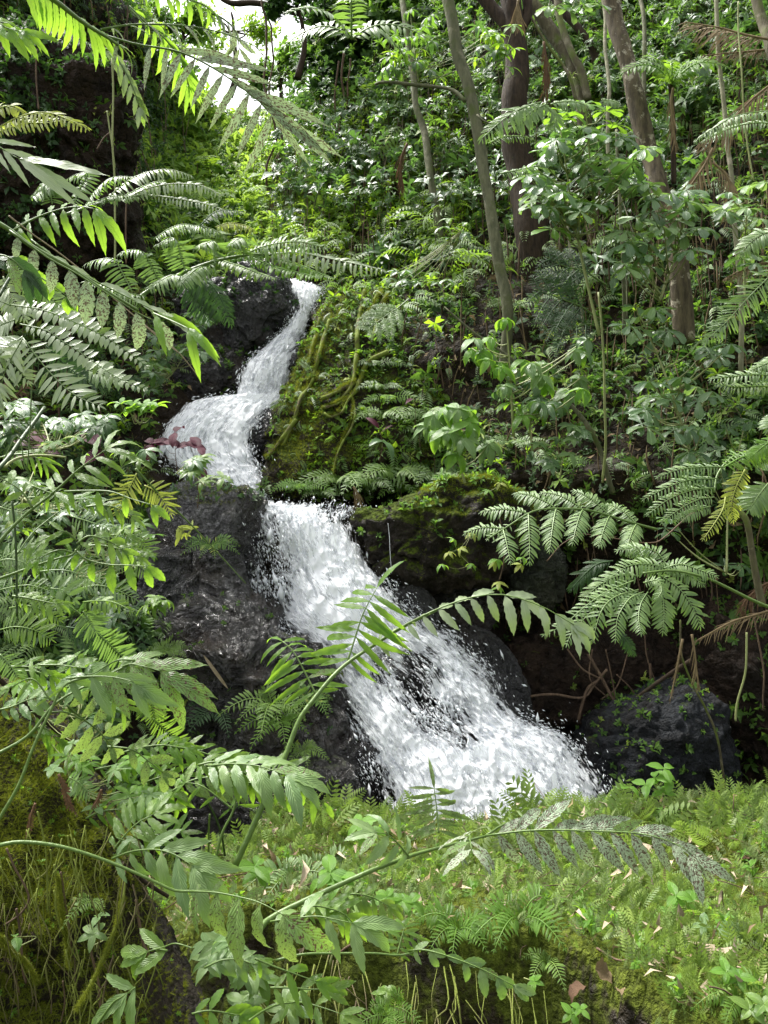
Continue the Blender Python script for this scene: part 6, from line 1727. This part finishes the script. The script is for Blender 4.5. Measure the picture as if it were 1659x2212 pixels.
# ferns on the bank and rocks
for u, v, n, L, mat, lb in ((990, 2010, 7, .3, 'fern_hi', "bright green fern on the bank left of the upright one"), (1125, 1990, 6, .34, 'fern_hi', "upright bright fern in the middle of the bank's front"),
                            (640, 1900, 6, .35, 'fern_blue', "pale fern at the left end of the bank behind the bamboo"), (700, 1880, 6, .3, 'fern_blue', "second pale fern at the bank's far left, by the black boulder"),
                            (1610, 2030, 5, .22, 'fern_blue', "small grey fern near the right edge of the bank"), (1180, 2080, 5, .2, 'fern', "tiny fern below the upright one"), (1600, 2170, 5, .25, 'fern_hi', "bright fern in the lower right corner")):
    h = on_bank(u, v)
    if h: clump(lb, h[0], n, L, mat, spread=.8)
for s, Y, n, L, mat, lb in (("D 1100,240", 7.9, 6, .25, 'fern', "small fern growing in a crack of the black rock, upper"), ("H 370,990", 7.7, 7, .42, 'fern', "drooping ferns on the black rock under the crossing frond's left pinna"),
                            ("H 420,1100", 7.7, 5, .35, 'fern_hi', "light fern tuft below the drooping ones on the black rock"), ("H 580,1290", 7.6, 5, .3, 'fern', "moss-like fern tuft beside the crossing frond stem on the lowest boulder"),
                            ("D 1420,640", 7.9, 6, .35, 'fern_dark', "dark fern tuft at mid height on the black rock"), ("H 620,950", 7.8, 6, .28, 'mid_green', "leafy tuft on the top of the lowest rock by the crossing stem"),
                            ("C 1380,960", 8.3, 6, .3, 'mid_green', "tuft of green blades on the grey slab under the yellow hanging frond"), ("F 900,1560", 3.7, 4, .16, 'fern_hi', "small bright fern on the steep front of the bank"),
                            ("F 860,1620", 3.5, 4, .16, 'fern_hi', "bright fern at the bottom edge under the bank front"), ("E 600,470", 2.78, 3, .1, 'fern', "curled little fern on the mound's dark face")):
    clump(lb, pts(s, Y)[0], n, L, mat, spread=1.3, lean=(0, -1.0))
for s, Y, lb, n in (("C 1150,480", 6.9, "glossy rosette on the moss at the top of the grey slab", 4), ("C 1330,560", 6.9, "dark green leaves at the moss's right end above the slab", 3), ("C 930,450", 6.8, "serrated little plant at the left end of the slab's moss", 3),
                    ("C 480,240", 6.4, "leafy plants beneath the silvery fern's lowest pinnae", 5)):
    c0 = pts(s, Y)[0]
    shrub(lb, c0, [c0 + Vector((random.uniform(-.2, .2), random.uniform(-.1, .1), random.uniform(0, .15))) for _ in range(n)], .14, (5, 7), shape='lance', asp=.36, mats=['broad', 'fern'], sw=.005, name="rosette_plant", cat='plant')

# ------------------------------------------------------------------ dead palm leaves on the right, red dead fronds
DP_ = dict(mat='dry', face=55, asp=.05, L=60, ang=38, droop=.7, n=26, shape='lin', curl=.3, stem='straw', tip=True, r=3, jit=.12)
for s, Y, kw, lb in (("J 1659,170 1560,150 1450,120 1300,95", 9.3, dict(L=70), "dead palm leaf spread out flat at the upper right"),
                     ("J 1700,210 1600,220 1480,230 1380,240", 9.4, dict(L=40), "grey dead palm leaf just under the flat spread one"),
                     ("J 1720,330 1600,420 1480,540 1360,620", 8.8, dict(L=80), "large dead palm leaf slanting down-left at the right edge"),
                     ("J 1420,640 1380,720 1300,830 1230,900", 8.8, dict(L=70), "dead palm leaf hanging its strips beside the spotted trunk"),
                     ("J 1420,700 1480,760 1500,850 1480,950", 8.8, dict(L=60), "dead palm leaf folding down right of the spotted trunk"),
                     ("J 1250,380 1240,440 1245,540 1260,630", 9.4, dict(L=50, ang=14), "brown skirt of dead fronds under the small tree fern"),
                     ("J 690,180 700,260 700,340 690,420", 11.2, dict(L=50, ang=14, mat='dry_red'), "reddish dead frond hanging beside the massive dark trunk"),
                     ("J 1720,1130 1620,1140 1540,1170 1480,1200", 8.6, dict(L=44), "pale dead palm leaf low at the right edge of the thicket"),
                     ("J 580,0 575,40 590,90", 11.5, dict(L=50, ang=25), "pale dead strips at the top edge beside the massive trunk"),
                     ("J 100,620 75,680 70,740 80,820", 12.0, dict(L=44, ang=14, mat='dry_red'), "dark red-brown hanging frond left of the thin grey trunk"),
                     ("N 1290,-40 1270,60 1250,160 1235,230", 7.2, dict(L=24, ang=25, n=16), "curled brown dead frond hanging over the tangled roots"),
                     ("N 1330,-60 1345,40 1350,110 1360,150", 7.0, dict(L=60, ang=12, n=9), "pale dead strips hanging right of the curled brown frond"),
                     ("L 1700,1300 1600,1330 1500,1360 1350,1440", 7.2, dict(L=44, ang=30), "reddish dead palm leaf at the right edge under the largest fern frond"),
                     ("L 1720,1180 1640,1200 1560,1270 1540,1330", 7.3, dict(L=50, ang=30, mat='dry_red'), "brown dead leaf strips at the right edge beside the largest fern frond"),
                     ("G 900,1470 920,1500 940,1560", 9.3, dict(L=40, ang=30, n=8), "small dead palm tuft on the flat ledge"),
                     ("K 20,330 60,380 100,350 140,300", 9.6, dict(L=30, mat='dry_red'), "red-brown dead sprays at the left edge above the backlit pinna")):
    frond(lb, 'fine', None, [(s, Y, Y, dict(DP_, **kw))], name="dead_palm_leaf", cat='dead leaf')
for s, Y, kw, lb in (("D 380,1040 420,1120 440,1220 490,1290", 2.95, dict(L=16, n=12, mat='dry_red', asp=.4, ang=60), "red-brown dead fern sprig with curled leaflets on the mossy mound"),
                     ("D 230,1230 200,1320 190,1400 170,1450", 2.85, dict(L=14, n=10, mat='dry_red', asp=.4, ang=60), "smaller red-brown dead sprig lower on the mossy mound"),
                     ("D 660,1140 640,1200 600,1260", 2.95, dict(L=14, n=8, mat='dry_red', asp=.4, ang=60), "short dead sprig right of the larger one on the mound's edge")):
    frond(lb, 'fine', None, [(s, Y, Y, dict(DP_, **kw))], name="dead_sprig", cat='dead leaf')


# ------------------------------------------------------------------ stalks, logs and single dead leaves
def stick(name, s, Y0, Y1, w0, w1, mat, lb, cat='stick', wob=.01, sides=10):
    P = pts(s, Y0, Y1)
    t = tube(name, P, [px(w0, Y0) / 2, px(w1, Y1) / 2], M[mat], None, P[0], sides, wob=wob, n=24)
    t.location = P[0]
    return tag(t, lb, cat)


stick("fallen_stalk", "D -40,400 100,540 250,670 400,800 560,960 720,1110 900,1290", 3.15, 3.5, 12, 8, 'bark_dark', "thick brown fallen stalk slanting across the lower left")
stick("fallen_stalk", "D 800,1640 950,1760 1100,1850", 3.2, 3.3, 10, 8, 'bark_dark', "dark fallen stalk low behind the spotted yellow-green frond")
stick("straw_stalk", "B 60,410 200,520 400,660 600,820 820,1010 1000,1160 1160,1290 1290,1450", 2.4, 2.8, 3.5, 2, 'straw', "long straw-coloured dead stem slanting down from the left edge", wob=.003)
stick("straw_stalk", "B 900,1080 1000,1170 1100,1250 1170,1300", 2.6, 2.7, 2.5, 1.5, 'straw', "short straw-coloured stem running beside the long one", wob=.002)
stick("dark_stem", "C 65,660 85,800 100,960 110,1150 115,1420", 2.9, 2.9, 5, 5, 'stem_dark', "thin nearly black upright stem near the left edge", wob=.01)
stick("leaning_stem", "C 110,1010 200,880 300,790 420,700 560,600", 3.0, 3.2, 3.5, 2, 'stem', "slender green stem branching up right behind the flat green frond")
stick("frond_stalk", "C 30,440 60,410 120,380 220,363 340,365 430,375", 2.9, 3.0, 7, 4, 'stem_pale', "pale curved frond stalk lit from above at the left", wob=.003)
stick("frond_stalk", "C -20,470 60,380 140,260 220,150 290,50", 2.5, 2.8, 10, 8, 'stem_dark', "dark thick stalk rising to the silvery fern", wob=.004)
stick("frond_stalk", "B 0,930 50,840 100,770 130,720", 2.4, 2.5, 7, 6, 'stem_dark', "dark stalk at the left edge behind the spotted leaflets", wob=.003)
stick("frond_stalk", "D 1290,1120 1380,1270 1440,1420 1465,1570", 3.0, 3.1, 4, 5, 'stem_dark', "thin dark stalk left of the crossing frond's foot", wob=.003)
stick("frond_stalk", "D 1365,1300 1360,1420 1360,1600 1360,1760", 3.0, 3.1, 4, 5, 'stem', "thin upright stalk left of the dark one near the crossing frond's foot", wob=.003)
for s, w_, mat, lb in (("F 75,745 200,700 400,660 500,645", 11, 'straw', "pale bamboo pole lying at the far left of the bank"), ("F 520,640 640,625 760,630 800,640", 13, 'root_brown', "thicker brown log piece beside the bamboo pole"),
                       ("F 700,710 820,700 960,705", 6, 'straw', "thin pale pole under the log on the bank"), ("F 700,690 800,655 950,620 1080,590", 5, 'straw', "straight pale stick slanting behind the dark green frond stem"),
                       ("F 980,1005 1030,950 1085,900", 3.5, 'stem_brown', "short brown stick poking up near the bank's front edge"), ("F 520,1265 600,1200 690,1160", 6, 'root_brown', "brown twig piece lying on the bank's mossy front"),
                       ("N 1510,1340 1600,1390", 3, 'straw', "thin straw on the bank near the right edge"), ("N 920,1320 1000,1370 1050,1380", 5, 'root_brown', "dark curved dead twig in the moss at the lower right")):
    q = [on_bank(u, v) for u, v in uv2(s)]
    q = [a[0] + Vector((0, 0, px(w_, 5) / 2 + .02)) for a in q if a]
    if len(q) < 2: continue
    P = spline(q, 16)
    d = P[0][1]
    # straight pieces rest on the highest ground under them
    o = tube("fallen_stick", P, px(w_, d) / 2, M[mat], None, P[0], 10, wob=.006)
    o.location = Vector(P[0])
    tag(o, lb, 'stick')


def deadleaf(lb, u, v, L, mat, az, shape='lance', asp=.35, curl=.5, el=.2, where=on_bank, cat='dead leaf', name="dead_leaf"):
    h = where(u, v)
    if not h: return
    o = ob(name, leafmesh(shape, asp, curl, mat, 12, 0, .1, 1, .6, 1))
    o.location = h[0] + Vector((0, -.02, .03))
    o.rotation_euler = (el, 0, az)
    o.scale = (L * .75, L * .75, L * .75)
    tag(o, lb, cat)


deadleaf("long tan dead leaf lying in the green cover at the middle of the bank", 1150, 1950, .34, 'straw', -2.6, asp=.2)
deadleaf("crumpled brown dead leaf at the lower right of the bank, left of two", 1265, 2140, .16, 'dry_red', 1.9, asp=.6, curl=.9)
deadleaf("crumpled pale brown dead leaf at the lower right of the bank, right of two", 1320, 2135, .17, 'dry', .6, asp=.6, curl=-.8)
deadleaf("upright pale dead leaf sticking out of the cover near the bank's right middle", 1530, 1890, .2, 'straw', -.4, asp=.25, el=.9)
deadleaf("brown curled dead leaf beside the upright pale one, close to the right edge", 1590, 1870, .2, 'dry_red', -1.3, asp=.4, el=.5)
deadleaf("tan leaf under the drooping rusty leaflets on the bank", 1145, 1880, .2, 'dry', 2.6, asp=.3, el=.6)
deadleaf("yellow fallen leaf on the left of the bank", 900, 1955, .14, 'fern_yel', 1.2, asp=.3)
deadleaf("orange-brown dead leaf low in the middle of the bank front", 1335, 2150, .12, 'dry', 3.0, asp=.5, el=.8)
o = ob("hanging_dead_leaf", leafmesh('long', .08, .2, 'straw', 12, 0, .1, 1, .3, 1))
P = pts("D 1325,265 1490,500", 5.0)
o.matrix_world = Matrix([[*r] for r in np.vstack([frames(np.array([tuple(P[0])]), np.array([tuple(P[1] - P[0])]), np.array([[0, -1.0, .3]]), [(P[1] - P[0]).length])[0], [0, 0, 0, 1]])])
tag(o, "pale strap-shaped dead leaf hanging before the black rock", 'dead leaf')

# ------------------------------------------------------------------ moss, cover and roots on the near bank, mound and ledges
_cb = BV[BQ].mean(1)
_nb = norm(np.cross(BV[BQ[:, 2]] - BV[BQ[:, 0]], BV[BQ[:, 3]] - BV[BQ[:, 1]]))
_nb[_nb[:, 2] < 0] *= -1
_ub = 829.5 + _cb[:, 0] / _cb[:, 1] * F
_vb = 1106 - (_cb[:, 2] - CAMH) / _cb[:, 1] * F
_visb = ((_ub > 250) & (_ub < 1850) & (_vb > 1700) & (_vb < 2330) & (_cb[:, 1] < 7.2)).astype(float)
flat = np.clip((_nb[:, 2] - .45) / .3, 0, 1)
pb1 = 1 / (1 + np.exp(-(fbm(_cb * 1.3, 3, 91) * 9 + .8)))
pb2 = 1 / (1 + np.exp(-(fbm(_cb * 1.9, 3, 95) * 9)))
_fr = .55 + .45 * np.clip((_ub - 700) / 400, 0, 1)


def bsample(w_, n):
    w_ = w_ * _visb
    k = RNG.choice(len(_cb), n, p=w_ / w_.sum())
    return _cb[k] + RNG.uniform(-.018, .018, (n, 3)) + [0, 0, .008], norm(_nb[k] + [[0, -.1, .4]])


P_, N_ = bsample(flat * (.05 + pb1) * _fr, 3800)
stuff("ground_cover", P_ + [0, 0, .02], N_, .04, 'cover', 'cover', spread=.5)
P_, N_ = bsample(flat * (.04 + pb1 ** 1.5) * _fr, 4300)
stuff("feathery_ground_cover", P_, N_, .085, 'spray', 'cover')
P_, N_ = bsample(flat * (.03 + pb2 ** 1.5) * _fr, 3400)
stuff("pale_feathery_ground_cover", P_, N_, .08, 'spray', 'cover_blue')
P_, N_ = bsample(flat * (.03 + pb1 * pb2) * _fr * (_vb < 1850), 700)
stuff("tall_ground_cover", P_, N_, .16, 'spray', 'cover')
P_, N_ = bsample((.3 + flat) * (.15 + (1 - pb1)), 26000)
stuff("bank_moss", P_, N_, .02, 'moss', 'moss_leaf')
P_, N_ = bsample((.04 + flat) * (.1 + pb2 ** 2), 700)
stuff("bank_herbs", P_ + [0, 0, .02], N_, .05, 'small', 'broad_hi', spread=.3)
P_, N_ = bsample((.2 + flat) * (.1 + pb1), 420)
stuff("bank_ferns", P_ + [0, 0, .02], N_, .12, 'fern', 'fern', spread=.5)
for nl_, sz_, mt_ in ((1500, .055, 'dry'), (500, .09, 'straw')):
    P_, N_ = bsample(.3 + flat, nl_)
    _n = len(P_)
    _s = sz_ * np.exp(RNG.normal(0, .4, _n))
    o = bake("bank_litter", _ls, frames(P_ + [0, 0, .045], norm(RNG.normal(0, 1, (_n, 3)) * [1, 1, .5]), N_ + RNG.normal(0, .5, (_n, 3)), _s, _s * .7), RNG.integers(0, 3, _n), M[mt_])
    o['kind'] = 'stuff'
P_, N_ = bsample(.05 + flat, 260)
geo = []
for p, q in zip(P_, N_):
    dd = norm(RNG.normal(0, 1, 3) * [1, 1, .25])
    L = RNG.uniform(.08, .35)
    geo.append(tube_geo(spline([p + [0, 0, .01], p + dd * L * .5 + [0, 0, .03], p + dd * L + RNG.normal(0, .02, 3) + [0, 0, .02]], 6), RNG.uniform(.0015, .004), 3))
V, Q, T = merge(geo)
tag(ob("bank_twigs", mesh("bank_twigs", V, [Q, T], M['root_brown'])), kind='stuff')
geo = []
for k in range(60):
    u = random.uniform(600, 1200)
    x = (u - 829.5) / F * 4.4
    yf = float(np.interp(x, [-3, -.9, .2, .75, 1.1, 1.5, 3], [5.3, 4.9, 4.55, 4.3, 3.75, 3.2, 2.9]))
    z = .5 - random.random() * .35
    q = [(x, yf - .12, z)]
    for j in range(5): q.append((q[-1][0] + random.gauss(0, .035), yf - .3 - .02 * j, q[-1][2] - random.uniform(.04, .11)))
    geo.append(tube_geo(spline(q, 10), random.uniform(.0015, .0045), 4))
V, Q, T = merge(geo)
tag(ob("bank_front_roots", mesh("bank_front_roots", V, [Q, T], M['root'])), kind='stuff')

# moss and roots on rocks: sample their surfaces facing the camera
def rsample(R, n, wf, box=None):
    V, Q, T = R
    c = V[Q].mean(1)
    nn = np.cross(V[Q[:, 2]] - V[Q[:, 0]], V[Q[:, 3]] - V[Q[:, 1]])
    a = np.linalg.norm(nn, axis=1)
    nn = norm(nn)
    ctr = V.mean(0)
    nn[(nn * (c - ctr)).sum(1) < 0] *= -1
    w_ = a * np.clip(-nn[:, 1] + .5 * nn[:, 2], 0, 1) * wf(c, nn)
    k = RNG.choice(len(c), n, p=w_ / w_.sum())
    return c[k], nn[k]


def RV(c): return 1106 - (c[:, 2] - CAMH) / c[:, 1] * F


def RU(c): return 829.5 + c[:, 0] / c[:, 1] * F


MOUND = ROCKS[-1]
P_, N_ = rsample(MOUND2, 9000, lambda c, nn: .02 + (fbm(c * 1.5, 3, 15) > 0) * np.clip(nn[:, 2] + .5, 0, 1) + 2.0 * np.exp(-((RU(c) - np.interp(RV(c), [620, 760, 900, 1060], [715, 680, 650, 640])) / 45) ** 2))
stuff("mound_moss", P_, norm(N_ + [[0, 0, .3]]), .035, 'moss', 'moss_leaf')
P_, N_ = rsample(MOUND2, 650, lambda c, nn: .05 + (fbm(c * 1.2, 3, 18) > -.1) * 1.0)
stuff("mound_creepers", P_, norm(N_ + [[0, 0, .5]]), .05, 'small', 'mid_green')
P_, N_ = rsample(MOUND2, 330, lambda c, nn: .05 + (fbm(c * 1.2, 3, 28) > -.1) * 1.0)
stuff("mound_leaves", P_, norm(N_ + [[0, 0, .5]]), .085, 'lance', 'mid_green')
P_, N_ = rsample(MOUND2, 90, lambda c, nn: 1.0 + 0 * nn[:, 2])
stuff("mound_ferns", P_, norm(N_ + [[0, 0, .5]]), .22, 'fern', 'fern_blue')
P_, N_ = rsample(MOUND2, 260, lambda c, nn: 1.0 * (fbm(c * 1.4, 3, 38) > 0) + .02)
stuff("mound_sunny_leaves", P_, norm(N_ + [[0, 0, .5]]), .07, 'ovate', 'yel_green')
edge = lambda c, nn: np.clip(nn[:, 2] * 2.2 - .1, .02, 2) * (.25 + (fbm(c * 3, 3, 5) > -.05)) * (RU(c) > -60) * (RV(c) < 2300)
P_, N_ = rsample(MOUND, 16000, edge)
stuff("mound_moss", P_, norm(N_ + [[0, 0, -.2]]), .021, 'moss', 'moss_leaf', spread=.5, down=.2)
P_, N_ = rsample(MOUND, 130, edge)
stuff("mound_herbs", P_, N_, .018, 'small', 'broad_hi')
mm = [o for o in bpy.data.objects if o.name.startswith('mossy_mound') and o.get('kind')][0]
mo = np.array(tuple(mm.location))
for k, (s, w_) in enumerate((("E 30,130 80,260 150,400 160,480 100,560 0,620", 4), ("E 745,345 780,430 785,560 740,720 690,860 630,960", 7), ("E 0,690 60,780 150,850 210,930 240,1000", 4.5), ("E 380,300 400,500 430,700 450,900", 6),
                             ("E 340,250 350,400 340,520 370,660", 5), ("E 440,60 450,200 480,330 530,420", 4), ("E 80,520 110,700 130,900 160,1000", 5), ("E 20,940 60,1060 100,1200 110,1300", 6), ("E 320,150 320,230 280,300 220,340", 3),
                             ("E 0,820 60,900 120,1060 160,1260", 4), ("E 280,900 300,1000 330,1100 335,1200", 4), ("E 480,1000 470,860 460,760", 4), ("E 880,480 900,620 930,760 980,850", 5), ("E 250,-100 280,60 290,200 285,560", 3), ("E -20,240 100,460 250,760 400,930 500,1020", 1.6),
                             ("E 560,760 600,900 640,1040 660,1200", 5), ("E 200,950 230,1100 240,1265 240,1300", 4), ("E 700,940 760,1060 800,1200", 4), ("E 400,1000 420,1130 400,1260", 4), ("E 60,620 70,760 60,860", 3.5))):
    P = np.array([tuple(p) for p in pts(s, 2.78)])
    if k == 1:
        P[:, 1] = np.linspace(2.85, 2.6, len(P))
    o = tube("root", P, px(w_, 2.78) / 2, M['root' if k % 3 else 'root_brown'], mm, mo, 7, wob=.02, n=40, bark=.002)
    if k in (1, 2, 3, 7):
        Pn = spline(P, 60)
        q = np.repeat(Pn, 14, axis=0)
        dd = norm(RNG.normal(0, 1, q.shape))
        stuff("root_moss", q + dd * px(w_, 2.78) * .45, norm(dd), .012, 'moss', 'moss_leaf', spread=.3)
# thin hanging roots in front of the mound's dark face
geo = []
for k in range(110):
    u, v = random.uniform(-40, 330), random.uniform(1780, 2150)
    p = np.array(tuple(W(u, v, random.uniform(2.72, 2.85))))
    L = random.uniform(.1, .4)
    t = np.linspace(0, 1, 8)[:, None]
    q = p + np.array([random.gauss(.02, .05), -.02, -1]) * L * t + np.array([.02, 0, 0]) * np.sin(t * random.uniform(3, 9) + k)
    geo.append(tube_geo(q, random.uniform(.0008, .0026), 4))
V, Q, T = merge(geo)
tag(ob("mound_hanging_roots", mesh("mound_hanging_roots", V, [Q, T], M['root'])), kind='stuff')
for ri, n, size, kind, mat, wf in ((4, 2600, .03, 'moss', 'moss_leaf', lambda c, nn: np.clip(nn[:, 2], 0, 1) ** 2 * (RU(c) > 900)), (20, 2600, .03, 'moss', 'moss_leaf', lambda c, nn: np.clip(nn[:, 2] + .2, 0, 1)),
                                   (4, 60, .07, 'small', 'mid_green', lambda c, nn: np.clip(nn[:, 2], 0, 1)), (20, 60, .07, 'lance', 'broad_hi', lambda c, nn: np.clip(nn[:, 2] + .1, 0, 1)),
                                   (0, 900, .03, 'moss', 'moss_leaf', lambda c, nn: np.clip(nn[:, 2] - .2, 0, 1) * (RV(c) < 1090) * (RU(c) < 540) + 1e-9), (0, 60, .06, 'small', 'broad', lambda c, nn: (RV(c) < 1085) + 1e-9),
                                   (1, 70, .05, 'small', 'mid_green', lambda c, nn: np.clip(nn[:, 2], 0, 1) + .1), (2, 60, .05, 'small', 'dark_green', lambda c, nn: np.clip(nn[:, 2], 0, 1) + .1),
                                   (18, 420, .13, 'lance', 'broad', lambda c, nn: .5 + np.clip(nn[:, 2], 0, 1)), (18, 260, .3, 'fern', 'fern_blue', lambda c, nn: .5 + np.clip(nn[:, 2], 0, 1)), (18, 380, .11, 'ovate', 'mid_green', lambda c, nn: .5 + np.clip(nn[:, 2], 0, 1)),
                                   (17, 420, .09, 'small', 'dark_green', lambda c, nn: .3 + np.clip(nn[:, 2], 0, 1) + 2.0 * (RU(c) < 130)), (17, 110, .10, 'lance', 'mid_green', lambda c, nn: .3 + np.clip(nn[:, 2], 0, 1)),
                                   (14, 90, .07, 'small', 'mid_green', lambda c, nn: .1 + np.clip(nn[:, 2], 0, 1)), (12, 120, .07, 'small', 'dark_green', lambda c, nn: .1 + np.clip(nn[:, 2], 0, 1)),
                                   (10, 120, .06, 'small', 'mid_green', lambda c, nn: .2 + np.clip(nn[:, 2], 0, 1)), (8, 30, .05, 'small', 'mid_green', lambda c, nn: .2 + np.clip(nn[:, 2], 0, 1))):
    P_, N_ = rsample(ROCKS[ri], n, wf)
    stuff("rock_moss" if kind == 'moss' else "rock_herbs", P_, norm(N_ + [[0, 0, .3]]), size, kind, mat)
# moss and creepers on the right-hand wall
P_, N_ = rsample(ROCKS[11], 200, lambda c, nn: 1.0 + 0 * nn[:, 2])
stuff("wall_creepers", P_, N_, .08, 'small', 'mid_green')
